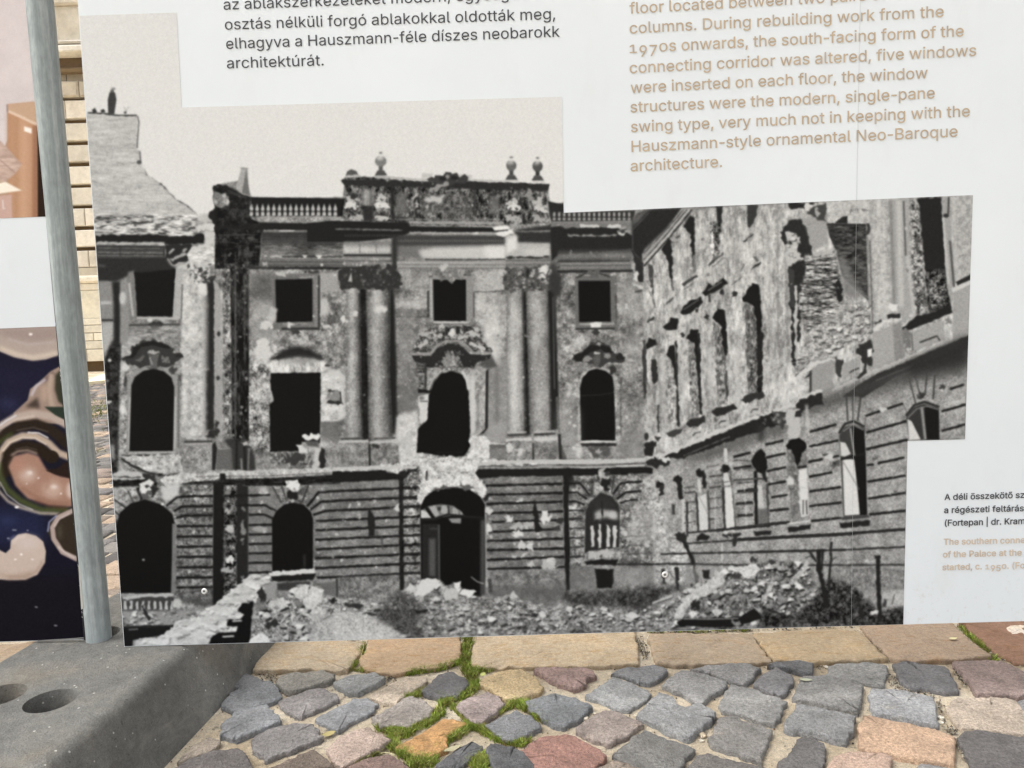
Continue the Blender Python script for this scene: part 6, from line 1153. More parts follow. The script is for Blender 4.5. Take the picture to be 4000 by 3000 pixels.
# outlines of the letters used on the boards: character, advance / contours (1/400 em)
GLYPHS = ''' 75
(109/36,83 37,106 40,129 46,153 53,176 61,198 71,216 94,216 85,194 76,171 70,148 65,125 62,103 60,83 61,64 64,46 69,27 75,6 84,-15 94,-38 71,-38 55,-9 45,22 38,52
,75/15,-48 27,28 55,28 34,-48
-181/135,98 135,75 46,75 46,98
.75/38,-2 31,0 25,4 21,9 20,16 21,23 25,29 31,33 38,35 45,33 51,29 55,23 56,16 55,9 51,4 45,0
0181/91,-3 70,0 52,10 38,25 28,45 21,71 19,102 21,132 28,158 38,179 52,194 70,203 91,206 112,203 129,194 143,179 154,158 160,132 162,102 160,71 154,45 143,25 129,10 112,0/91,20 104,22 116,29 125,41 132,57 136,78 138,102 136,126 132,146 125,162 116,174 104,181 91,184 77,181 65,174 56,162 49,146 45,126 44,102 45,78 49,57 56,41 65,29 77,22
1181/31,0 31,22 156,22 156,0/110,203 110,0 85,0 85,179 84,179 34,143 34,171 79,203
5181/88,-3 71,-1 56,4 43,13 33,24 27,37 24,52 49,52 51,43 55,36 61,29 69,24 78,21 88,20 100,21 110,26 119,33 126,42 130,53 131,65 130,77 125,88 119,98 110,105 99,109 87,111 77,110 67,107 58,103 51,98 27,101 38,203 147,203 147,181 60,181 54,121 62,126 71,130 81,133 92,133 105,132 118,128 129,122 138,114 146,104 152,92 155,79 156,65 154,47 148,30 137,17 123,6 107,-1
7181/39,0 129,179 129,181 25,181 25,203 156,203 156,179 66,0
9181/90,206 108,204 124,198 137,187 147,174 153,157 156,139 154,124 149,108 140,90 126,67 80,0 52,0 121,99 123,99 120,93 115,88 109,84 103,81 95,79 87,78 70,80 55,86 42,95 33,108 27,123 25,141 28,159 34,175 44,188 57,198 73,204/90,184 79,183 70,178 61,172 55,163 51,152 50,141 51,129 55,118 61,109 70,103 79,99 90,97 102,99 111,103 120,109 126,118 130,128 131,140 130,152 126,163 120,172 112,178 102,183
A192/7,0 81,203 110,203 185,0 158,0 115,121 106,149 93,191 98,191 85,148 76,121 34,0/44,57 44,79 148,79 148,57
B182/24,0 24,203 96,203 116,202 132,196 144,188 152,177 158,164 159,150 158,138 155,128 149,120 143,114 135,110 126,107 126,105 136,103 145,98 154,91 161,81 166,69 167,54 165,40 160,27 151,16 138,7 120,2 99,0/50,23 98,23 118,25 132,32 140,42 142,55 141,65 137,74 131,81 122,87 112,91 99,92 50,92/50,114 95,114 106,115 115,118 123,124 129,131 133,139 134,149 132,161 125,172 113,178 96,181 50,181
D201/88,0 38,0 38,23 86,23 109,25 127,32 141,44 152,60 158,79 160,102 158,125 152,144 142,160 128,171 110,178 88,181 37,181 37,203 90,203 118,200 141,191 160,177 173,156 182,131 185,102 182,73 173,47 159,27 140,12 116,3/50,203 50,0 24,0 24,203
F164/24,0 24,203 148,203 148,181 50,181 50,111 138,111 138,88 50,88 50,0
H207/24,0 24,203 50,203 50,116 157,116 157,203 183,203 183,0 157,0 157,93 50,93 50,0
K187/42,58 42,86 56,104 70,121 85,138 145,203 179,203 92,110 91,110/24,0 24,203 50,203 50,134 50,90 50,77 50,0/149,0 75,104 91,124 179,0
N209/24,0 24,203 54,203 137,73 145,60 155,43 166,22 162,21 160,43 160,63 160,78 160,203 185,203 185,0 155,0 81,116 71,132 59,152 43,181 48,181 49,153 50,131 50,116 50,0
P178/24,0 24,203 94,203 116,201 133,195 146,185 156,172 162,156 163,139 162,122 156,106 146,93 133,83 116,76 94,74 44,74 44,97 93,97 107,98 119,102 127,109 133,117 137,128 138,139 137,150 133,161 127,169 119,175 107,179 93,181 50,181 50,0
T179/13,181 13,203 167,203 167,181 103,181 103,0 77,0 77,181
a156/64,-3 50,-2 38,2 27,9 19,18 14,29 12,43 13,55 17,64 23,72 31,77 40,81 50,84 71,88 93,91 101,92 106,94 109,97 110,102 110,103 109,111 107,119 102,124 96,129 88,131 78,132 68,131 60,129 53,125 47,120 43,115 40,110 16,116 23,129 31,138 42,145 53,150 65,153 78,154 96,152 105,149 114,144 122,137 129,128 133,116 135,101 135,0 111,0 111,21 109,21 101,10 94,5 86,0 76,-2/68,18 81,19 91,23 99,30 105,37 109,46 110,55 110,76 104,73 93,70 80,68 70,67 54,63 47,60 41,56 38,50 37,42 38,35 41,29 46,24 52,21 60,19
b170/92,-3 79,-2 69,2 61,7 55,12 47,23 45,23 45,0 21,0 21,203 45,203 45,128 47,128 55,138 61,144 69,149 79,153 92,154 110,151 125,144 138,133 148,117 154,98 156,76 154,53 148,34 138,18 125,6 110,-1/88,19 101,21 112,26 120,35 126,47 130,60 131,76 130,91 126,104 120,116 112,125 101,130 88,132 75,130 64,125 56,116 50,105 46,92 45,76 46,60 50,46 56,35 65,26 75,21
c158/83,-3 64,-1 47,7 33,18 22,34 16,53 14,75 16,97 22,116 33,132 47,144 64,151 83,154 94,153 104,151 113,147 122,142 130,136 136,129 141,120 145,111 121,105 116,116 108,124 97,130 83,132 69,130 58,124 49,115 43,103 40,90 39,75 40,60 43,47 49,35 58,26 69,21 83,19 97,21 108,26 117,35 122,47 145,41 142,31 136,22 130,15 122,9 114,3 104,0 94,-3
d170/78,-3 60,-1 45,6 32,18 22,34 16,53 14,76 16,98 22,117 32,133 45,144 60,151 78,154 91,153 101,149 109,144 115,138 122,128 124,128 124,203 149,203 149,0 125,0 125,23 123,23 115,12 109,7 101,2 91,-2/82,19 95,21 105,26 114,35 120,46 123,60 125,76 123,92 120,105 114,116 105,125 95,130 82,132 69,130 58,125 49,116 43,104 40,91 39,76 40,60 43,47 50,35 58,26 69,21
e162/85,-3 64,-1 47,7 33,18 22,34 16,53 14,75 16,97 22,116 32,132 46,144 63,151 82,154 94,153 106,150 118,144 128,136 136,126 143,113 147,97 148,78 148,68 30,68 30,88 135,88 124,81 123,95 119,107 113,118 105,126 95,130 82,132 69,130 59,125 50,118 44,108 40,97 38,84 38,71 40,55 44,42 51,32 60,25 72,20 85,18 94,19 101,21 108,24 114,29 119,35 122,42 146,36 141,25 134,16 125,8 113,2 100,-2
f101/91,152 91,131 3,131 3,152/32,0 32,173 34,185 38,194 45,202 54,208 64,211 75,212 89,211 97,208 91,187 86,189 78,190 68,188 62,184 58,177 57,167 57,0
g170/83,-60 67,-59 54,-56 42,-51 33,-44 26,-36 20,-28 41,-16 49,-26 54,-31 62,-35 71,-38 83,-39 100,-37 113,-30 122,-19 125,-2 125,27 122,27 115,17 109,11 101,6 91,3 78,2 61,4 45,11 32,21 22,36 16,54 14,76 16,98 22,117 32,133 45,144 61,151 78,154 91,153 101,149 109,144 115,138 123,128 125,128 125,152 149,152 149,-4 147,-22 140,-36 130,-47 116,-54 100,-59/82,24 95,25 105,30 114,38 120,48 124,62 125,77 124,92 120,106 114,117 106,125 95,130 82,132 69,130 58,125 50,116 43,105 40,92 39,77 40,62 43,49 50,38 58,30 69,25
h164/45,91 45,0 21,0 21,203 45,203 45,115 41,115 49,133 61,145 75,152 91,154 105,152 118,147 128,139 136,128 141,114 143,96 143,0 118,0 118,94 116,110 109,122 98,129 84,132 74,130 64,127 57,121 51,113 47,103
i67/21,0 21,152 45,152 45,0/33,177 27,178 22,182 18,187 17,193 18,200 22,205 27,208 33,209 40,208 46,205 49,200 51,193 49,187 46,182 40,178
k152/44,55 44,85 48,85 114,152 144,152 74,80 71,80/21,0 21,203 45,203 45,0/118,0 59,74 76,91 149,0
l76/56,-1 40,1 30,8 23,19 21,34 21,203 45,203 45,39 46,31 48,25 52,22 58,21 64,21 68,22 72,1 65,0
m244/21,0 21,152 45,152 45,118 43,118 47,129 53,138 60,145 69,150 78,153 88,154 103,152 115,144 124,133 128,118 125,118 129,128 135,137 143,145 152,150 163,153 175,154 187,153 199,149 209,142 216,131 221,118 223,102 223,0 198,0 198,101 196,116 189,125 179,130 167,132 158,131 150,128 143,123 138,116 135,108 134,99 134,0 110,0 110,104 108,115 101,124 92,130 80,132 71,131 63,128 56,123 50,116 47,106 45,95 45,0
n164/45,91 45,0 21,0 21,152 45,152 45,115 41,115 49,133 61,145 75,152 91,154 105,152 118,147 128,139 136,128 141,114 143,96 143,0 118,0 118,94 116,110 109,122 98,129 84,132 74,130 64,127 57,121 51,113 47,103
o166/83,-3 64,-1 47,7 33,18 22,34 16,53 14,75 16,97 22,116 33,132 47,144 64,151 83,154 102,151 119,144 133,132 144,116 150,97 152,75 150,53 144,34 133,18 119,7 102,-1/83,19 97,21 108,26 117,35 123,47 126,60 128,75 126,90 123,103 117,115 108,124 97,130 83,132 69,130 58,124 49,115 43,103 40,90 39,75 40,60 43,47 49,35 58,26 69,21
p170/21,-57 21,152 45,152 45,128 47,128 55,138 61,144 69,149 79,153 92,154 110,151 125,144 138,133 148,117 154,98 156,76 154,53 148,34 138,18 125,6 110,-1 92,-3 79,-2 69,2 61,7 55,12 47,23 45,23 45,-57/88,19 101,21 112,26 120,35 126,47 130,60 131,76 130,91 126,104 120,116 112,125 101,130 88,132 75,130 64,125 56,116 50,105 46,92 45,76 46,60 50,46 56,35 65,26 75,21
q170/149,-57 124,-57 124,23 122,23 115,12 109,7 101,2 91,-2 78,-3 60,-1 45,6 32,18 22,34 16,53 14,76 16,98 22,117 32,133 45,144 60,151 78,154 91,153 101,149 109,144 115,138 123,128 125,128 125,152 149,152/82,19 95,21 105,26 114,35 120,46 123,60 125,76 123,92 120,105 114,116 105,125 95,130 82,132 69,130 58,125 49,116 43,104 40,91 39,76 40,60 43,47 50,35 58,26 69,21
r104/21,0 21,152 45,152 45,128 46,128 52,139 61,147 72,152 85,154 92,154 97,153 97,129 92,130 83,130 73,129 64,126 56,121 50,113 47,105 45,95 45,0
s146/73,-3 58,-2 45,1 34,7 25,15 18,25 14,38 38,43 42,32 50,24 60,20 73,18 87,20 98,25 105,32 107,41 106,48 102,54 95,59 85,62 60,68 42,74 29,83 21,95 19,110 21,122 26,133 35,141 46,148 60,152 75,154 89,153 102,149 112,143 120,136 126,126 130,116 107,111 103,119 97,126 88,131 75,133 62,131 52,127 46,120 43,111 45,103 50,97 57,93 69,89 92,84 110,77 122,69 130,57 132,43 131,30 125,19 116,10 104,3 89,-2
t91/82,152 82,131 3,131 3,152/26,188 50,188 50,39 51,30 54,25 60,21 68,20 74,20 81,21 85,1 77,-1 67,-2 50,1 37,9 29,21 26,37
u164/73,-2 59,0 46,4 36,12 28,23 23,38 21,56 21,152 45,152 45,58 48,42 55,30 66,23 80,20 90,21 100,25 107,31 113,39 117,49 118,61 118,152 143,152 143,0 119,0 119,37 123,37 114,19 103,7 89,0
v156/65,0 7,152 34,152 66,62 75,35 82,8 74,8 81,35 90,62 122,152 149,152 91,0
w227/55,0 9,152 35,152 53,85 62,55 70,17 66,17 74,54 82,85 101,152 127,152 145,85 153,54 161,17 157,17 165,54 173,85 192,152 218,152 172,0 147,0 128,69 122,90 116,112 111,135 116,135 111,112 105,90 99,69 79,0
y156/19,-55 25,-34 29,-35 35,-36 42,-36 47,-34 52,-30 56,-23 60,-14 65,-1 7,152 34,152 66,62 75,35 82,8 73,8 81,35 90,62 122,152 149,152 82,-23 77,-34 71,-43 64,-50 56,-54 47,-57 37,-58 26,-57
z152/17,0 17,18 102,128 102,129 19,129 19,152 133,152 133,132 50,24 50,23 135,23 135,0
|92/57,269 57,-66 35,-66 35,269
á156/64,-3 50,-2 38,2 27,9 19,18 14,29 12,43 13,55 17,64 23,72 31,77 40,81 50,84 71,88 93,91 101,92 106,94 109,97 110,102 110,103 109,111 107,119 102,124 96,129 88,131 78,132 68,131 60,129 53,125 47,120 43,115 40,110 16,116 23,129 31,138 42,145 53,150 65,153 78,154 96,152 105,149 114,144 122,137 129,128 133,116 135,101 135,0 111,0 111,21 109,21 101,10 94,5 86,0 76,-2/68,18 81,19 91,23 99,30 105,37 109,46 110,55 110,76 104,73 93,70 80,68 70,67 54,63 47,60 41,56 38,50 37,42 38,35 41,29 46,24 52,21 60,19/65,172 84,212 111,212 85,172
é162/85,-3 64,-1 47,7 33,18 22,34 16,53 14,75 16,97 22,116 32,132 46,144 63,151 82,154 94,153 106,150 118,144 128,136 136,126 143,113 147,97 148,78 148,68 30,68 30,88 135,88 124,81 123,95 119,107 113,118 105,126 95,130 82,132 69,130 59,125 50,118 44,108 40,97 38,84 38,71 40,55 44,42 51,32 60,25 72,20 85,18 94,19 101,21 108,24 114,29 119,35 122,42 146,36 141,25 134,16 125,8 113,2 100,-2/71,172 90,212 117,212 91,172
í67/21,0 21,152 45,152 45,0/23,172 42,212 69,212 43,172
ó166/83,-3 64,-1 47,7 33,18 22,34 16,53 14,75 16,97 22,116 33,132 47,144 64,151 83,154 102,151 119,144 133,132 144,116 150,97 152,75 150,53 144,34 133,18 119,7 102,-1/83,19 97,21 108,26 117,35 123,47 126,60 128,75 126,90 123,103 117,115 108,124 97,130 83,132 69,130 58,124 49,115 43,103 40,90 39,75 40,60 43,47 49,35 58,26 69,21/72,172 91,212 119,212 92,172
ö166/83,-3 64,-1 47,7 33,18 22,34 16,53 14,75 16,97 22,116 33,132 47,144 64,151 83,154 102,151 119,144 133,132 144,116 150,97 152,75 150,53 144,34 133,18 119,7 102,-1/83,19 97,21 108,26 117,35 123,47 126,60 128,75 126,90 123,103 117,115 108,124 97,130 83,132 69,130 58,124 49,115 43,103 40,90 39,75 40,60 43,47 49,35 58,26 69,21/112,177 105,178 100,182 97,187 95,193 97,199 100,205 105,208 112,209 118,208 123,205 127,199 128,193 127,187 123,182 118,178/54,177 48,178 43,182 39,187 38,193 39,199 43,205 48,208 54,209 60,208 66,205 69,199 70,193 69,187 66,182 60,178
ú164/73,-2 59,0 46,4 36,12 28,23 23,38 21,56 21,152 45,152 45,58 48,42 55,30 66,23 80,20 90,21 100,25 107,31 113,39 117,49 118,61 118,152 143,152 143,0 119,0 119,37 123,37 114,19 103,7 89,0/71,172 90,212 118,212 91,172
ü164/73,-2 59,0 46,4 36,12 28,23 23,38 21,56 21,152 45,152 45,58 48,42 55,30 66,23 80,20 90,21 100,25 107,31 113,39 117,49 118,61 118,152 143,152 143,0 119,0 119,37 123,37 114,19 103,7 89,0/111,177 105,178 99,182 96,187 95,193 96,199 99,205 105,208 111,209 117,208 122,205 126,199 127,193 126,187 122,182 117,178/53,177 47,178 42,182 38,187 37,193 38,199 42,205 47,208 53,209 59,208 65,205 68,199 69,193 68,187 65,182 59,178
ő166/83,-3 64,-1 47,7 33,18 22,34 16,53 14,75 16,97 22,116 33,132 47,144 64,151 83,154 102,151 119,144 133,132 144,116 150,97 152,75 150,53 144,34 133,18 119,7 102,-1/83,19 97,21 108,26 117,35 123,47 126,60 128,75 126,90 123,103 117,115 108,124 97,130 83,132 69,130 58,124 49,115 43,103 40,90 39,75 40,60 43,47 49,35 58,26 69,21/60,172 40,172 56,212 83,212/104,172 84,172 107,212 135,212'''
# ---------------------------------------------------------------- palace front across the yard
WY = 14.0
def wz(py): return on_y(372, py, WY)[2]
fac = tag(empty("palace_facade", (0, WY, 0)), "cream limestone palace front across the yard, seen in the gap beside the post", "building")
wall, corn, plin = MB(), MB(), MB()
FX0, FX1 = -17., 12.
wall.box(FX0, FX1, WY + .10, WY + 1.2, 0, 11.5, col=lin((120, 100, 74)))
def blocks(m, z0, z1, dep, lo, hi, tone, b=.03, gap=.012):
    x = FX0 + rng.uniform(0, .8)
    while x < FX1:
        x2 = min(x + rng.uniform(lo, hi), FX1)
        t = np.array(tone) * rng.uniform(.93, 1.05)
        t = t.mean() + (t - t.mean()) * .62
        m.box(x, x2 - gap, WY - dep, WY + .11, z0, z1, b, lin(t)); x = x2
C0 = (236, 222, 196)
course = [(392, 462), (481, 549), (567, 631), (650, 719), (733, 800), (814, 882), (898, 963), (979, 1043)]
for a, b in course: blocks(wall, wz(b), wz(a), .045, .7, 1.7, C0, .014)
blocks(wall, wz(378), wz(315), .05, .9, 1.6, (214, 198, 168)); blocks(wall, wz(315), wz(287), .0, 1.5, 3, (176, 158, 126), .004)  # frieze: shade under the cornice is painted in as a darker tone
blocks(plin, wz(1077), wz(1045), .04, 2, 4, (206, 190, 158), .004, .004)  # shadow band below the courses, painted as darker stone
blocks(plin, wz(1107), wz(1077), .16, 2, 4, (240, 224, 192), .04, .004); blocks(plin, wz(1134), wz(1108), .11, 2, 4, (238, 222, 188), .01, .004)
blocks(plin, wz(1243), wz(1135), .10, .8, 1.7, (244, 230, 194), .006)
for a, b in ((1244, 1269), (1271, 1299), (1301, 1330), (1332, 1362), (1364, 1410)): blocks(plin, max(wz(b), -.05), wz(a), .13, .35, 1.1, (234, 220, 188), .008, .010)
# string course and upper wall
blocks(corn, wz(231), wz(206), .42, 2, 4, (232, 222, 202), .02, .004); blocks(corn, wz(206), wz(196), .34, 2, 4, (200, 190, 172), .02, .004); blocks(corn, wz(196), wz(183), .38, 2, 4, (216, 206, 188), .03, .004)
blocks(corn, wz(270), wz(231), .10, 2, 4, (120, 92, 62), .01, .004); blocks(corn, wz(287), wz(270), .16, 2, 4, (150, 120, 80), .03, .004)  # soffit bands: grime and the shade under the overhang, both in the colour
blocks(wall, wz(183), wz(22), .02, 1.6, 2.6, (232, 218, 190), .006, .008)
blocks(corn, wz(22), wz(-10), .10, 2, 4, (224, 208, 180), .03, .004)
zt = wz(-10)
while zt < 11.2:
    blocks(wall, zt + .02, zt + .62, .03, .8, 1.6, C0, .02); zt += .64
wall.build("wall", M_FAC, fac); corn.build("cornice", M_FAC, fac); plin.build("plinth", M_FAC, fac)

# pale slab lying before the facade, sunlit brightness put into its colour
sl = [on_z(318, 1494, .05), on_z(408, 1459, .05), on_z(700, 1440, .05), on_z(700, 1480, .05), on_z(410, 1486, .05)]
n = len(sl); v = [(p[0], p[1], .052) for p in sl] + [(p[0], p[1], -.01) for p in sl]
so = mesh("sunlit_slab", v, [tuple(range(n))[::-1], tuple(range(n, 2 * n))] + [(i, (i + 1) % n, n + (i + 1) % n, n + i) for i in range(n)], M_FAC, None, False, [lin((252, 240, 206)) + (1,)] * (2 * n))
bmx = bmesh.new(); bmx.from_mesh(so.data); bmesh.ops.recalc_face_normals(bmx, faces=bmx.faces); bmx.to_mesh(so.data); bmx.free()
tag(so, "pale wedge shaped slab on the cobbles before the facade, coloured as if sunlit", "stone slab")

# ---------------------------------------------------------------- block foot of the fence
BH = .13
a1, a2 = on_z(164, 2966, BH), on_z(696, 2534, BH)          # right upper edge
b1, b2 = on_z(0, 2597, BH), on_z(142, 2499, BH)            # left upper edge
g1, g2 = on_z(640, 2990, 0), on_z(1040, 2540, 0)           # right lower edge
dr = (a2 - a1)[:2]; dr /= np.hypot(*dr)
nr = np.array([dr[1], -dr[0]])
mid_l = (b1 + b2)[:2] / 2; mid_r = (a1 + a2)[:2] / 2
wid = np.dot(mid_r - mid_l, nr); tap = np.dot((g1 + g2)[:2] / 2 - mid_r, nr)
foot_c = mid_r - nr * wid / 2
pole_b = on_y(386, 2488, 1.452)
foot_c = foot_c + dr * np.dot(pole_b[:2] - foot_c, dr)
front = np.dot((on_z(120, 2966, BH) - np.array([*foot_c, 0]))[:2], dr)
def fxy(u, s): return foot_c + dr * u + nr * s
bm = bmesh.new()
hw, L0, L1 = wid / 2 + .012, front - .012, min(-front * .75, .31)
tp = max(.012, min(tap, .06))
vs = []
for z, gr in ((0., tp), (BH, 0.)):
    for u, s in ((L0 - gr, -hw - gr), (L1 + gr, -hw - gr), (L1 + gr, hw + gr), (L0 - gr, hw + gr)):
        p = fxy(u, s); vs.append(bm.verts.new((p[0], p[1], z)))
for q in ((3, 2, 1, 0), (4, 5, 6, 7), (0, 1, 5, 4), (1, 2, 6, 5), (2, 3, 7, 6), (3, 0, 4, 7)): bm.faces.new([vs[i] for i in q])
bmesh.ops.recalc_face_normals(bm, faces=bm.faces)
bmesh.ops.bevel(bm, geom=[e for e in bm.edges if max(v.co.z for v in e.verts) > .1], offset=.018, segments=5, affect='EDGES', profile=.55)
me = bpy.data.meshes.new("fence_base_block"); bm.to_mesh(me); bm.free()
foot = link("fence_base_block", me, M_CONC)
holes = bmesh.new()
def cutter(c, r, d):
    bmesh.ops.create_cone(holes, cap_ends=True, segments=48, radius1=r * .88, radius2=r * 1.02, depth=d + .012, matrix=Matrix.Translation((c[0], c[1], BH + .006 - d / 2)))
hc = [on_z(197, 2737, BH), on_z(1, 2714, BH), on_z(394, 2474, BH)]
hr = .041
for i, c in enumerate(hc): cutter(c, hr if i < 2 else .036, .034 if i < 2 else .06)
o2, o3 = fxy(.20, -.05), fxy(.20, .05)
for c in (o2, o3): cutter(c, hr, .034)
hm = bpy.data.meshes.new("cut"); holes.to_mesh(hm); holes.free()
ho = bpy.data.objects.new("cut", hm); COL.objects.link(ho)
for q in (ho,):
    md = foot.modifiers.new("b", 'BOOLEAN'); md.object = q; md.operation = 'DIFFERENCE'; md.solver = 'EXACT'
bpy.context.view_layer.update()
me2 = bpy.data.meshes.new_from_object(foot.evaluated_get(bpy.context.evaluated_depsgraph_get()))
foot.modifiers.clear(); foot.data = me2; bpy.data.objects.remove(ho)
if not me2.materials: me2.materials.append(M_CONC)
for p in me2.polygons: p.use_smooth = False
me2.shade_smooth(); me2.set_sharp_from_angle(angle=math.radians(35))
tag(foot, "dark grey cast ballast block with round sockets, on the cobbles under the post", "ballast block")

# ---------------------------------------------------------------- galvanised post standing in the foot
pr = 94 / 2 / FPX * pole_b[1]
top = on_y(154, 0, pole_b[1])
ax = (top - pole_b) / np.linalg.norm(top - pole_b)
post = tag(empty("fence_post", tuple(pole_b - ax * .055)), "weathered galvanised steel tube post standing in the grey block foot between the boards", "post")
def tube(p0, d, L, r, seg=48, cap=True, rad2=None):
    d = np.array(d) / np.linalg.norm(d); a = np.cross(d, (0, 1, 0)); a /= np.linalg.norm(a); b = np.cross(d, a)
    v, f = [], []
    for k in (0, 1):
        for i in range(seg):
            t = 2 * math.pi * i / seg; v.append(np.array(p0) + d * L * k + (a * math.cos(t) + b * math.sin(t)) * (r if not k or rad2 is None else rad2))
    for i in range(seg): f.append((i, (i + 1) % seg, seg + (i + 1) % seg, seg + i))
    if cap: f += [tuple(range(seg))[::-1], tuple(range(seg, 2 * seg))]
    return v, f
v, f = tube(pole_b - ax * .055, ax, 2.1, pr)
t = mesh("tube", v, f, M_ZINC, post); t.data.shade_smooth(); t.data.set_sharp_from_angle(angle=math.radians(40))
v, f = tube(pole_b + ax * 2.045, ax, .012, pr * 1.04, 48, True, pr * .9)
mesh("cap", v, f, flat("plastic_cap", (.03, .03, .032), .5), post)

# ---------------------------------------------------------------- printed exhibition boards
def project(P):
    d = P - EYE; k = d @ fw
    return 2000 + FPX * (d @ rt) / k, 1500 - FPX * (d @ up) / k
class Board:
    """a flat upright board: plane coordinates (s along it, z up)"""
    def __init__(b, px, py, depth, yaw):
        b.o = on_y(px, py, depth); b.t = np.array([math.cos(yaw), -math.sin(yaw), 0]); b.n = np.array([-math.sin(yaw), -math.cos(yaw), 0])
    def pt(b, x, y, off=0.): return on_plane(x, y, b.o, b.n) + b.n * off
    def sz(b, x, y):
        p = on_plane(x, y, b.o, b.n) - b.o; return np.array([p @ b.t, p[2]])
    def xyz(b, s, z, off=0.): return b.o + b.t * s + np.array([0, 0, z]) + b.n * off
def plate(name, bd, sz, off, thick, mats, parent):
    """solid plate from an outline in plane coordinates; front, rim and back"""
    n = len(sz)
    v = [bd.xyz(s, z, off) for s, z in sz] + [bd.xyz(s, z, off - thick) for s, z in sz]
    A = sum(sz[i][0] * sz[(i + 1) % n][1] - sz[(i + 1) % n][0] * sz[i][1] for i in range(n))
    F = tuple(range(n)) if A > 0 else tuple(range(n))[::-1]
    f = [F, tuple(i + n for i in F[::-1])] + [(i, i + n, (i + 1) % n + n, (i + 1) % n) if A > 0 else (i, (i + 1) % n, (i + 1) % n + n, i + n) for i in range(n)]
    o = mesh(name, v, f, mats, parent)
    if isinstance(mats, (list, tuple)):
        for i, p in enumerate(o.data.polygons): p.material_index = 0 if i < 1 else 1
    return o
def printed(name, bd, outline, canvas, off, parent, dens=1000., rough=.36):
    """a print glued to the board: the canvas is resampled into the board's own plane"""
    sz = np.array([bd.sz(x, y) for x, y in outline])
    lo, hi = sz.min(0) - .004, sz.max(0) + .004
    W, H = int((hi[0] - lo[0]) * dens), int((hi[1] - lo[1]) * dens)
    ss = lo[0] + (np.arange(W) + .5) / W * (hi[0] - lo[0]); zz = lo[1] + (np.arange(H) + .5) / H * (hi[1] - lo[1])
    P = bd.o + ss[None, :, None] * bd.t + np.stack([np.zeros(H), np.zeros(H), zz], 1)[:, None]
    X, Y = project(P)
    X = np.clip((X - canvas.x0) * canvas.sc - .5, 0, canvas.W - 1.01); Y = np.clip((Y - canvas.y0) * canvas.sc - .5, 0, canvas.H - 1.01)
    ix, iy = X.astype(int), Y.astype(int); fx, fy = (X - ix)[..., None], (Y - iy)[..., None]
    a = canvas.a
    q = (a[iy, ix] * (1 - fx) + a[iy, ix + 1] * fx) * (1 - fy) + (a[iy + 1, ix] * (1 - fx) + a[iy + 1, ix + 1] * fx) * fy
    if q.shape[2] == 1:
        q = q * np.array([.995, 1., .995])                   # black-and-white ink
    img = bpy.data.images.new(name, W, H, alpha=False)
    px = np.ones((H, W, 4), np.float32); px[..., :3] = q / 255
    img.pixels.foreach_set(px.ravel()); img.update(); img.pack()
    k = NT(name + "_ink")
    tx = k.n("TexImage", image=img, interpolation='Cubic'); k.t.links.new(k.n("UVMap").outputs[0], tx.inputs[0])
    g = k.noise(900, 2)
    k.col(k.mix(1., tx.outputs[0], k.ramp(g, [(.3, .95), (.7, 1.04)]), 'MULTIPLY')); k.rough(rough); k.b.inputs['Specular IOR Level'].default_value = .06; k.bump(k.noise(700, 2), .0002, .3)
    o = plate(name, bd, [tuple(p) for p in sz], off, .0004, k.m, parent)
    uv = o.data.uv_layers.new(name="UVMap")
    n = len(sz)
    for lp in o.data.loops:
        s, z = sz[lp.vertex_index % n]
        uv.data[lp.index].uv = ((s - lo[0]) / (hi[0] - lo[0]), (z - lo[1]) / (hi[1] - lo[1]))
    return o

GL = {}
def turn(P): return np.sum(P[:, 0] * np.roll(P[:, 1], -1) - np.roll(P[:, 0], -1) * P[:, 1])
for ln in GLYPHS.strip("\n").split("\n"):
    ch, rest = ln[0], ln[1:].split("/")
    out = []
    for r in rest[1:]:
        P = [tuple(int(q) for q in p.split(",")) for p in r.split(" ")]
        P = [p for i, p in enumerate(P) if abs(p[0] - P[i - 1][0]) + abs(p[1] - P[i - 1][1]) > 3]
        out.append(np.array(P) / 400)
    lay, nxt = [], 0                               # contours that overlap lie on layers of their own; holes share their letter's
    for i, P in enumerate(out):
        host = [j for j, Q in enumerate(out) if j != i and turn(Q) * turn(P) < 0 and all(inside(Q, *p) for p in P)]
        lay.append(-1 - host[0] if host else min(nxt, 2)); nxt += not host
    lay = [l if l >= 0 else lay[-1 - l] for l in lay]
    wd = int(rest[0]) / 400
    if ch == "-": wd *= .72; out = [P - [.06, 0] for P in out]
    GL[ch] = (wd, out, lay)
OLD = {"1": (.735, 0.), "0": (.735, 0.), "9": (1., -.19), "7": (1., -.19), "5": (1., -.19)}     # old-style figures
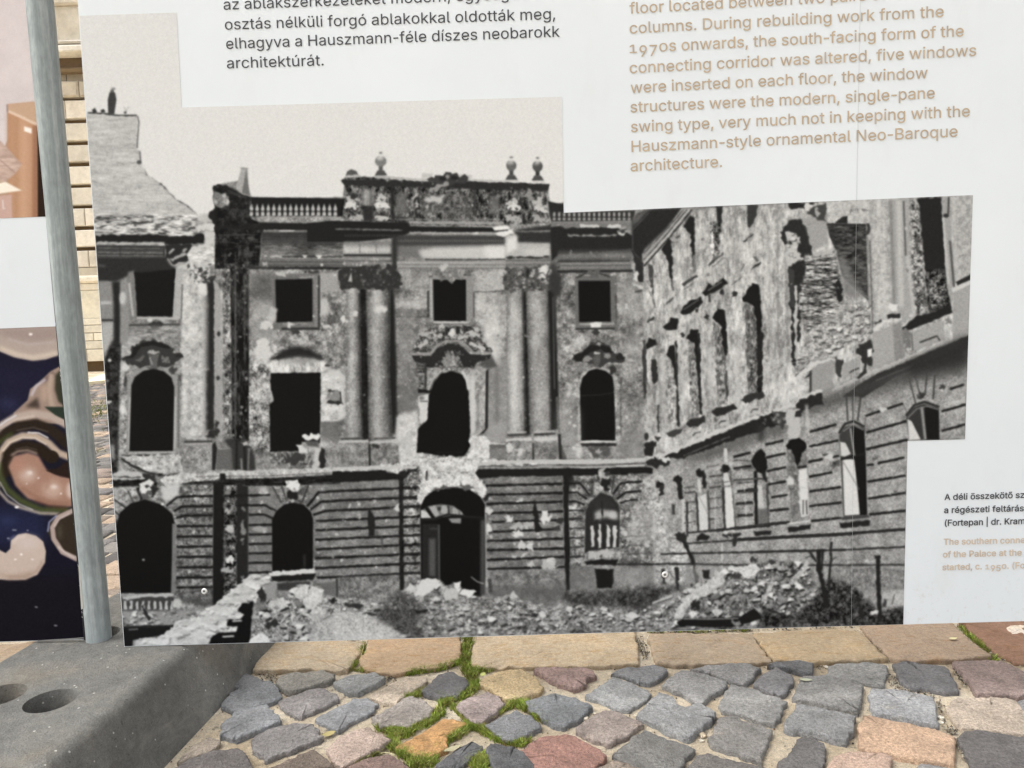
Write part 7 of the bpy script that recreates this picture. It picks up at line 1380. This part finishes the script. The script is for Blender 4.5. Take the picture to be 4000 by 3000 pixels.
def text_block(name, bd, rows, cap, mat, parent, weight, off=.0009):
    """rows: (words, baseline start pixel, baseline end pixel); cap: height of capitals in pixels"""
    for words, p0, p1 in rows:
        A, B = bd.sz(*p0), bd.sz(*p1)
        adv = sum(GL[c][0] for c in words)
        d = B - A; sx = np.hypot(*d) / adv; d = d / np.hypot(*d); u = np.array([-d[1], d[0]])
        c0 = bd.sz(p0[0], p0[1] - cap); em = np.hypot(*(c0 - A)) / .5075
        V, Fc = [], []
        for layer in range(3):
            cu = bpy.data.curves.new(name, 'CURVE'); cu.dimensions = '2D'; cu.fill_mode = 'BOTH'; cu.offset = weight
            x = 0.; cnt = 0
            for c in words:
                w_, polys, lay = GL[c]
                k, dy = OLD.get(c, (1., 0.))
                for P, ly in zip(polys, lay):
                    if ly != layer: continue
                    s = cu.splines.new('POLY'); s.points.add(len(P) - 1); s.use_cyclic_u = True; cnt += 1
                    Q = A + np.outer((x + P[:, 0]) * sx, d) + np.outer((P[:, 1] * k + dy) * em, u)
                    for i, q in enumerate(Q): s.points[i].co = (q[0], q[1], 0, 1)
                x += w_
            if not cnt: continue
            tmp = bpy.data.objects.new("tmp", cu); COL.objects.link(tmp)
            bpy.context.view_layer.update()
            me = bpy.data.meshes.new_from_object(tmp.evaluated_get(bpy.context.evaluated_depsgraph_get()))
            bpy.data.objects.remove(tmp)
            n0 = len(V)
            V += [bd.xyz(v.co.x, v.co.y, off + layer * .00008) for v in me.vertices]
            Fc += [tuple(i + n0 for i in p.vertices) for p in me.polygons]
        mesh(name, V, Fc, mat, parent)

INK = flat("black_ink", lin((60, 61, 64)), .5); TAN = flat("tan_ink", lin((180, 162, 140)), .5)
YAW = math.radians(2.3)
R = Board(485, 2525, 1.41, YAW)
bl, tl0 = R.sz(485, 2526), R.sz(303, 0)
tl = tl0 + (tl0 - bl) / (tl0[1] - bl[1]) * (1.62 - tl0[1])
br = R.sz(4000, 2426); br2 = br + (br - bl) * .16
board = tag(empty("exhibition_board", tuple(R.xyz((bl[0] + br2[0]) / 2, bl[1]))), "large white board with a black and white photograph of a ruined palace", "exhibition board")
plate("panel", R, [tuple(bl), tuple(br2), (br2[0] + .01, 1.62), tuple(tl)], 0, .006, [M_BOARD, M_EDGE], board)
ruin = [(311, 62), (690, 49), (710, 420), (2195, 378), (2202, 831), (3800, 762), (3769, 1715.5), (3545, 1722), (3528, 2438.5), (1500, 2495), (487, 2524)]
printed("palace_photograph", R, ruin, paint_ruin(), .0005, board)
text_block("text_line", R, [("az ablakszerkezeteket modern, egységes", (872, 39), (2060, -5)), ("osztás nélküli forgó ablakokkal oldották meg,", (877, 117), (2173, 75)), ("elhagyva a Hauszmann-féle díszes neobarokk", (882, 192), (2187, 144)), ("architektúrát.", (885, 268), (1269, 256))], 42, INK, board, .00005)
text_block("text_line", R, [("floor located between two pairs of", (2459, 54), (3462, -2)), ("columns. During rebuilding work from the", (2457, 132), (3688, 66)), ("1970s onwards, the south-facing form of the", (2453, 208), (3766, 142)), ("connecting corridor was altered, five windows", (2457, 287), (3815, 218)), ("were inserted on each floor, the window", (2462, 364), (3624, 306)), ("structures were the modern, single-pane", (2460, 440), (3653, 384)), ("swing type, very much not in keeping with the", (2462, 517), (3790, 455)), ("Hauszmann-style ornamental Neo-Baroque", (2462, 594), (3742, 534)), ("architecture.", (2461, 670), (2824, 652))], 43, TAN, board, .0002)
text_block("caption_line", R, [("A déli összekötő sz", (3688, 1953), (4002, 1944)), ("a régészeti feltárás", (3686, 2004), (3999, 1996)), ("(Fortepan | dr. Kram", (3686, 2054), (4004, 2046))], 23.5, INK, board, .0003)
text_block("caption_line", R, [("The southern conne", (3684, 2128), (4004, 2120)), ("of the Palace at the", (3681, 2177), (3991, 2169)), ("started, c. 1950. (Fo", (3679, 2227), (4003, 2219))], 23.5, flat("pale_tan_ink", lin((200, 182, 162)), .5), board, .0003)
sm = [R.sz(3360, 2), R.sz(3345, 800), R.sz(3325, 2444)]
wS = .00014
plate("seam", R, [(p[0] - wS, p[1]) for p in [sm[0] + (sm[0] - sm[1]) * .9] + sm] + [(p[0] + wS, p[1]) for p in (sm + [])[::-1]] + [((sm[0] + (sm[0] - sm[1]) * .9)[0] + wS, (sm[0] + (sm[0] - sm[1]) * .9)[1])], .0007, .0002, flat("seam_line", lin((165, 168, 168)), .4), board)
M_RIV = flat("rivet_metal", lin((226, 226, 222)), .3, .2); M_RDK = flat("rivet_pin", lin((120, 120, 116)), .4, .5)
def rivet(x, y):
    c = R.pt(x, y); rr = 12.5 / FPX * 1.4
    prof = [(rr, .0004), (rr * .96, .0016), (rr * .72, .0026), (rr * .45, .0028), (rr * .36, .0020)]
    v, f = [], []
    sg = 24
    for r_, h_ in prof:
        for i in range(sg):
            t = 2 * math.pi * i / sg; v.append(c + R.n * h_ + R.t * r_ * math.cos(t) + np.array([0, 0, r_ * math.sin(t)]))
    for k in range(len(prof) - 1):
        for i in range(sg): f.append((k * sg + i, k * sg + (i + 1) % sg, (k + 1) * sg + (i + 1) % sg, (k + 1) * sg + i))
    o = mesh("rivet", v, f, M_RIV, board, True)
    v = [c + R.n * .0021 + R.t * rr * .38 * math.cos(2 * math.pi * i / sg) + np.array([0, 0, rr * .38 * math.sin(2 * math.pi * i / sg)]) for i in range(sg)] + [c + R.n * .0027]
    p = mesh("rivet_pin", v, [(i, (i + 1) % sg, sg) for i in range(sg)], M_RDK, None, True)
    p.parent = o
rivet(799, 2309); rivet(2597, 2244)

Lb = Board(329, 2497, 1.436, YAW)
bR, tR = Lb.sz(329, 2498), Lb.sz(103, 0)
tR2 = tR + (tR - bR) / (tR[1] - bR[1]) * (1.60 - tR[1])
bL = Lb.sz(-1400, 2552)
board2 = tag(empty("exhibition_board", tuple(Lb.xyz((bR[0] + bL[0]) / 2, bR[1]))), "board left of the post, printed with a wooden cabinet and blue glazed ceramic scrolls", "exhibition board")
plate("panel", Lb, [tuple(bL), tuple(bR), tuple(tR2), (bL[0], 1.60)], 0, .006, [M_BOARD, M_EDGE], board2)
def edge(y): return 103 + (329 - 103) * y / 2497 - 1
printed("cabinet_photograph", Lb, [(edge(-300), -300), (edge(846), 846), (-600, 876), (-640, -280)], paint_cabinet(), .0005, board2)
printed("ceramic_photograph", Lb, [(edge(1275), 1275), (edge(2496), 2496), (0, 2506), (-640, 2530), (-640, 1308)], paint_ceramic(), .0005, board2)
kE = NT("worn_black_edge")
kE.col(kE.mix(kE.ramp(kE.noise(160, 4, .7, kE.scale((1, 1, .5))), [(.60, 0.), (.66, .9)]), (.02, .02, .022), lin((196, 194, 190)))); kE.rough(.6)
eo = plate("edge_trim", Lb, [tuple(Lb.sz(edge(2499) + 1, 2499)), tuple(Lb.sz(edge(2499) + 8, 2499)), tuple(Lb.sz(edge(900) + 7, 900)), tuple(Lb.sz(edge(-300) + 5, -300)), tuple(Lb.sz(edge(-300) + 1, -300)), tuple(Lb.sz(edge(900) + 1, 900))], .001, .007, kE.m, board2)
plate("peeling_tape", Lb, [tuple(Lb.sz(x, y)) for x, y in [(311, 2206), (324, 2216), (327, 2240), (320, 2266), (325, 2300), (330, 2360), (331, 2374), (322, 2378), (317, 2300)]], .004, .0006, flat("tape", lin((186, 184, 176)), .5), board2)
plate("frayed_lower_edge", Lb, [tuple(Lb.sz(x, y)) for x, y in [(150, 2501), (200, 2497.5), (260, 2494), (328, 2489), (329, 2492), (300, 2496), (240, 2499), (190, 2501), (146, 2506)]], .0016, .001, flat("torn_laminate", lin((128, 126, 124)), .6), board2)

# ---------------------------------------------------------------- moss, grass, grit in the joints
def pl(org, pts): return [np.array(on_z(org[0] + x / org[2], org[1] + y / org[2], .004)[:2]) for x, y in pts]
class Tufts:
    def __init__(s): s.v, s.f, s.c = [], [], []
    def blade(s, x, y, z, h, w, tone, lean=.9):
        a = rng.random() * 2 * math.pi; b = rng.random() * 2 * math.pi
        dx, dy = math.cos(a) * w, math.sin(a) * w
        lx, ly = math.cos(b) * h * lean * rng.random(), math.sin(b) * h * lean * rng.random()
        n = len(s.v)
        s.v += [(x - dx, y - dy, z), (x + dx, y + dy, z), (x + lx * .5 + dx * .7, y + ly * .5 + dy * .7, z + h * .6), (x + lx * .5 - dx * .7, y + ly * .5 - dy * .7, z + h * .6), (x + lx, y + ly, z + h)]
        s.f += [(n, n + 1, n + 2, n + 3), (n + 3, n + 2, n + 4)]
        s.c += [tuple(lin(tone)) + (1,)] * 5
    def build(s, name): return mesh(name, s.v, s.f, M_MOSS, None, False, s.c)
GREENS = [(142, 164, 62), (158, 178, 70), (122, 148, 54), (176, 190, 92), (136, 140, 64), (164, 158, 92), (186, 196, 120)]
DRY = [(150, 134, 82), (128, 112, 70), (168, 152, 104)]
moss = Tufts()
MOSS = [(Z5, [(1710, 150), (1700, 260), (1690, 340), (1705, 400), (1740, 450)], 40, 1.), (Z5, [(1650, 345), (1560, 380), (1480, 398), (1350, 415), (1260, 430)], 24, .9), (Z5, [(965, 215), (920, 320), (880, 375), (845, 408)], 20, .7),
        (Z5, [(870, 400), (1000, 418), (1090, 432)], 14, .4), (Z5, [(1740, 440), (1760, 520), (1690, 590), (1560, 610), (1530, 660), (1500, 720), (1400, 790)], 40, 1.), (Z5, [(1400, 785), (1250, 830), (1170, 850), (1080, 825)], 42, 1.),
        (Z5, [(1560, 605), (1400, 565), (1330, 590), (1240, 610)], 26, .6), (Z5, [(1900, 392), (1810, 415), (1740, 400)], 22, .7), (Z5, [(1560, 620), (1650, 705), (1720, 775)], 28, .8), (Z5, [(1740, 780), (1650, 850), (1575, 905)], 42, 1.),
        (Z5, [(1720, 800), (1820, 830), (1880, 870)], 40, 1.), (Z5, [(1540, 960), (1455, 1040), (1350, 1060), (1230, 1000), (1150, 940), (1185, 880), (1300, 850)], 40, 1.), (Z5, [(1080, 985), (960, 1040), (880, 1080)], 28, .8), (Z5, [(1300, 1090), (1400, 1080), (1470, 1060)], 40, 1.),
        (Z5, [(1740, 1060), (1800, 1070), (1830, 1040), (1780, 1110)], 62, 1.3), (Z5, [(1800, 785), (1950, 690), (2080, 640), (2212, 690)], 26, .8), (Z6, [(0, 690), (100, 745), (230, 830), (300, 850)], 30, .9), (Z5, [(1890, 900), (2000, 930), (2110, 940)], 22, .35),
        (Z6, [(0, 1030), (140, 995)], 20, .4), (Z5, [(1930, 575), (1990, 620), (2050, 650)], 16, .6), (Z7, [(1700, 95), (1880, 255), (1945, 295)], 18, .5), (Z7, [(1780, 352), (1960, 345), (2000, 350)], 16, .45), (Z6, [(1060, 138), (1500, 134), (1880, 118)], 10, .3), (Z7, [(0, 130), (60, 128)], 12, .4)]
for org, pts, hw_, dens in MOSS:
    W = hw_ / org[2]
    P = np.array([(org[0] + x / org[2], org[1] + y / org[2]) for x, y in pts])
    for a, b in zip(P[:-1], P[1:]):
        cnt = int(np.hypot(*(b - a)) * W * .26 * dens)
        for _ in range(cnt):
            q = a + (b - a) * rng.random() + np.clip(rng.normal(0, .42, 2), -1, 1) * [W, W * .6]
            c = on_z(q[0], q[1], .002)
            pt_ = math.sin(c[0] * 61 + 1.3) * math.sin(c[1] * 83 + .4) + .6 * math.sin(c[0] * 137 - c[1] * 119)
            if rng.random() > .80 + .5 * pt_: continue
            tn = np.array([.97, .95, .95]) * np.array(GREENS[rng.integers(len(GREENS))] if rng.random() < .80 + .2 * pt_ else DRY[rng.integers(3)]) * rng.uniform(.8, 1.12)
            for _ in range(5):
                moss.blade(c[0] + rng.normal(0, .0022), c[1] + rng.normal(0, .0022), .001, rng.uniform(.003, .0125), rng.uniform(.0004, .0011), tn * rng.uniform(.85, 1.15), 1.3)
tag(moss.build("moss"), "green moss and fine grass filling the joints between the setts", "moss", kind="stuff")
gr = Tufts()
for _ in range(5200):                                    # mossy strip towards the facade
    x, y = rng.uniform(-5.6, -2.4), rng.normal(6.9, .55)
    gr.blade(x, y, .002, rng.uniform(.012, .045), rng.uniform(.002, .005), np.array([(122, 128, 62), (140, 142, 76), (104, 112, 54), (150, 140, 88)][rng.integers(4)]) * rng.uniform(.8, 1.1), 1.2)
for k in range(90):                                      # dry tufts in the joints behind the boards
    cx, cy = rng.uniform(-3.4, .6), rng.uniform(2.1, 5.6)
    for _ in range(22):
        gr.blade(cx + rng.normal(0, .05), cy + rng.normal(0, .016), .002, rng.uniform(.008, .05), rng.uniform(.0012, .003), np.array([(146, 140, 70), (120, 128, 56), (170, 158, 104), (184, 170, 128)][rng.integers(4)]) * rng.uniform(.8, 1.1), 1.4)
tag(gr.build("grass"), "sparse yellowish grass growing between the cobbles behind the boards", "grass", kind="stuff")
grit = MB()
JO = [(Z6, [(1000, 200), (1020, 250), (1050, 340)], 36, 160), (Z6, [(1240, 400), (1400, 410)], 22, 60), (Z7, [(560, 400), (650, 400)], 30, 60), (Z7, [(1140, 480), (1240, 590), (1500, 640)], 40, 160), (Z7, [(1540, 660), (1590, 900), (1680, 930)], 36, 120), (Z7, [(1010, 200), (1130, 330), (1180, 360)], 16, 80), (Z7, [(80, 150), (160, 260), (240, 370)], 9, 60), (Z5, [(230, 440), (330, 470)], 30, 70), (Z5, [(1100, 470), (1200, 460)], 26, 60), (Z5, [(960, 740), (1050, 700)], 24, 50), (Z7, [(1660, 420), (1760, 560)], 24, 60), (Z7, [(1960, 300), (2100, 360), (2212, 400)], 26, 90), (Z7, [(1680, 1000), (1760, 1150)], 24, 60), (Z6, [(1060, 140), (1500, 138), (1880, 122)], 12, 130), (Z7, [(60, 125), (480, 110), (880, 98)], 8, 70), (Z5, [(700, 190), (960, 190)], 9, 40)]
for org, pts, hw_, cnt in JO:
    P = np.array([(org[0] + x / org[2], org[1] + y / org[2]) for x, y in pts]); W = hw_ / org[2]
    for _ in range(cnt):
        i = rng.integers(len(P) - 1); q = P[i] + (P[i + 1] - P[i]) * rng.random() + rng.normal(0, .45, 2) * W
        c = on_z(q[0], q[1], .002); r_ = rng.uniform(.0010, .0036)
        t_ = [(206, 190, 160), (170, 158, 138), (120, 112, 100), (226, 218, 200), (90, 84, 76)][rng.integers(5)]
        vv = [c + np.array([math.cos(k * 2.1 + q[0]) * r_ * rng.uniform(.7, 1.2), math.sin(k * 2.1 + q[0]) * r_ * rng.uniform(.7, 1.2), 0]) for k in range(3)]
        tp_ = [c + np.array([rng.normal(0, r_ * .3), rng.normal(0, r_ * .3), r_ * rng.uniform(.7, 1.3)])]
        grit.add(vv + tp_, [(0, 1, 3), (1, 2, 3), (2, 0, 3)], lin(np.array(t_) * .9))
for _ in range(6500):                                     # loose grains over all joints
    c = np.array([rng.uniform(-1.1, 1.35), rng.uniform(.95, 1.85), .001]); r_ = .0007 + .0019 * rng.random() ** 2.5
    t_ = [(206, 190, 160), (150, 138, 120), (226, 214, 190), (96, 84, 70), (120, 92, 62), (70, 64, 58)][rng.integers(6)]
    vv = [c + np.array([math.cos(k * 2.1) * r_, math.sin(k * 2.1) * r_, 0]) for k in range(3)]
    grit.add(vv + [c + np.array([0, 0, r_])], [(0, 1, 3), (1, 2, 3), (2, 0, 3)], lin(np.array(t_) * .9))
tag(grit.build("gravel", M_SETT), "fine pale grit scattered in the joints", "gravel", kind="stuff")

# ---------------------------------------------------------------- loose bits lying about
def pebble(org, x, y, r, tone, label, flatn=.6):
    r *= .72
    c = on_z(org[0] + x / org[2], org[1] + y / org[2], .006)
    b = bmesh.new(); bmesh.ops.create_icosphere(b, subdivisions=2, radius=1)
    ph = rng.random(3) * 6
    for v in b.verts:
        k = 1 + .16 * math.sin(v.co.x * 3 + ph[0]) + .14 * math.sin(v.co.y * 4 + ph[1]) + .1 * math.sin(v.co.z * 5 + ph[2])
        v.co = Vector((v.co.x * r * 1.25 * k, v.co.y * r * k, v.co.z * r * flatn * k))
    me = bpy.data.meshes.new("pebble"); b.to_mesh(me); b.free()
    a = me.color_attributes.new("tone", 'FLOAT_COLOR', 'POINT'); a.data.foreach_set("color", np.tile(np.array(lin(tone) + (1,), np.float32), len(me.vertices)))
    o = link("pebble", me, M_SETT, None, True); o.location = (c[0], c[1], r * flatn * .6 + .001)
    tag(o, label, "pebble", "loose pebbles on the paving")
pebble(Z5, 1036, 980, .0105, (88, 76, 66), "small dark brown pebble at the corner of the pink sett beside the moss")
pebble(Z6, 570, 805, .008, (232, 222, 202), "cream white pebble below the blue grey sett, right of the moss")
pebble(Z6, 646, 760, .0045, (224, 214, 194), "tiny cream pebble beside the corner of the blue grey sett")
pebble(Z6, 980, 778, .005, (222, 212, 190), "pale pebble at the left corner of the notched heart shaped sett")
pebble(Z6, 1500, 936, .0085, (206, 190, 164), "tan pebble in the joint below the notched sett, upper of two")
pebble(Z6, 1491, 976, .005, (232, 224, 206), "whitish pebble just below the tan pebble in the joint of the notched sett")
pebble(Z6, 1602, 806, .006, (120, 112, 102), "small grey pebble at the right tip of the notched sett")
pebble(Z7, 1562, 796, .0065, (238, 232, 216), "upper of two white pebbles right of the light grey sett")
pebble(Z7, 1556, 834, .006, (234, 226, 208), "lower of two white pebbles right of the light grey sett")
pebble(Z7, 660, 400, .006, (230, 222, 206), "white stone chip in the joint between two setts under the tan flagstone")
def leaf(org, x, y, L, wd, ang, tone, label, z):
    c = on_z(org[0] + x / org[2], org[1] + y / org[2], z)
    v, f = [], []
    for i in range(9):
        t = i / 8; w_ = wd * math.sin(math.pi * min(1, t * .96 + .03)) ** .8
        for s in (-1, 0, 1):
            px_, py_ = (t - .5) * L, s * w_
            v.append((c[0] + px_ * math.cos(ang) - py_ * math.sin(ang), c[1] + px_ * math.sin(ang) + py_ * math.cos(ang), z + .0012 + (.0016 if s else 0) + .0028 * (t - .4) ** 2))
    for i in range(8):
        for s in (0, 1): f.append((i * 3 + s, i * 3 + s + 1, i * 3 + s + 4, i * 3 + s + 3))
    o = mesh("dry_leaf", v, f, M_MOSS, None, True, [lin(tone) + (1,)] * len(v))
    tag(o, label, "leaf", "dry leaves on the paving")
leaf(Z5, 708, 868, .026, .008, .5, (176, 156, 118), "curled tan leaf in the sandy joint left of the pink sett", .004)
leaf(Z7, 495, 522, .026, .0055, -.2, (172, 168, 156), "pale grey leaf lying on a dark grey sett", .0145)
leaf(Z7, 1654, 197, .020, .005, .1, (214, 196, 164), "small cream leaf lying on the pinkish flagstone", .013)
leaf(Z5, 1818, 440, .016, .006, 1.2, (188, 186, 120), "yellow green leaf at the tip of the ochre sett in the moss", .011)
leaf(Z5, 1600, 975, .034, .006, .5, (170, 160, 138), "grey brown leaf below the orange sett", .010)
def twig(org, pts, r, tone, label, z=.008):
    P = [on_z(org[0] + x / org[2], org[1] + y / org[2], z) for x, y in pts]
    m = MB()
    for a, b in zip(P[:-1], P[1:]):
        v, f = tube(a, b - a, np.linalg.norm(b - a) * 1.04, r, 6, True, r * .9); m.add(v, f, lin(tone))
    tag(m.build("twig", M_MOSS, None, True), label, "twig", "dry twigs on the paving")
twig(Z5, [(1082, 1000), (1110, 994), (1150, 1000), (1186, 1012)], .0009, (206, 190, 160), "pale curved twig beside the brown sett in the moss")
twig(Z5, [(964, 200), (958, 240), (946, 280), (936, 318)], .0009, (188, 166, 120), "straight tan straw in the joint between two flagstones", .010)
mp = px_poly(Z7, [(2062, 98), (2110, 82), (2212, 84), (2300, 100), (2310, 140), (2212, 152), (2120, 140)], .0138)
o = MB(); stone(o, mp, .0125, (206, 196, 184), edge=.0015, dome=.0004)
tag(o.build("mortar_patch", M_FLAG, None, True), "whitish mortar smear on the red brown flagstone", "mortar patch")
mp = px_poly(Z7, [(1975, 305), (2090, 318), (2160, 350), (2230, 380), (2320, 400), (2300, 440), (2180, 395), (2060, 372), (1990, 345)], .006)
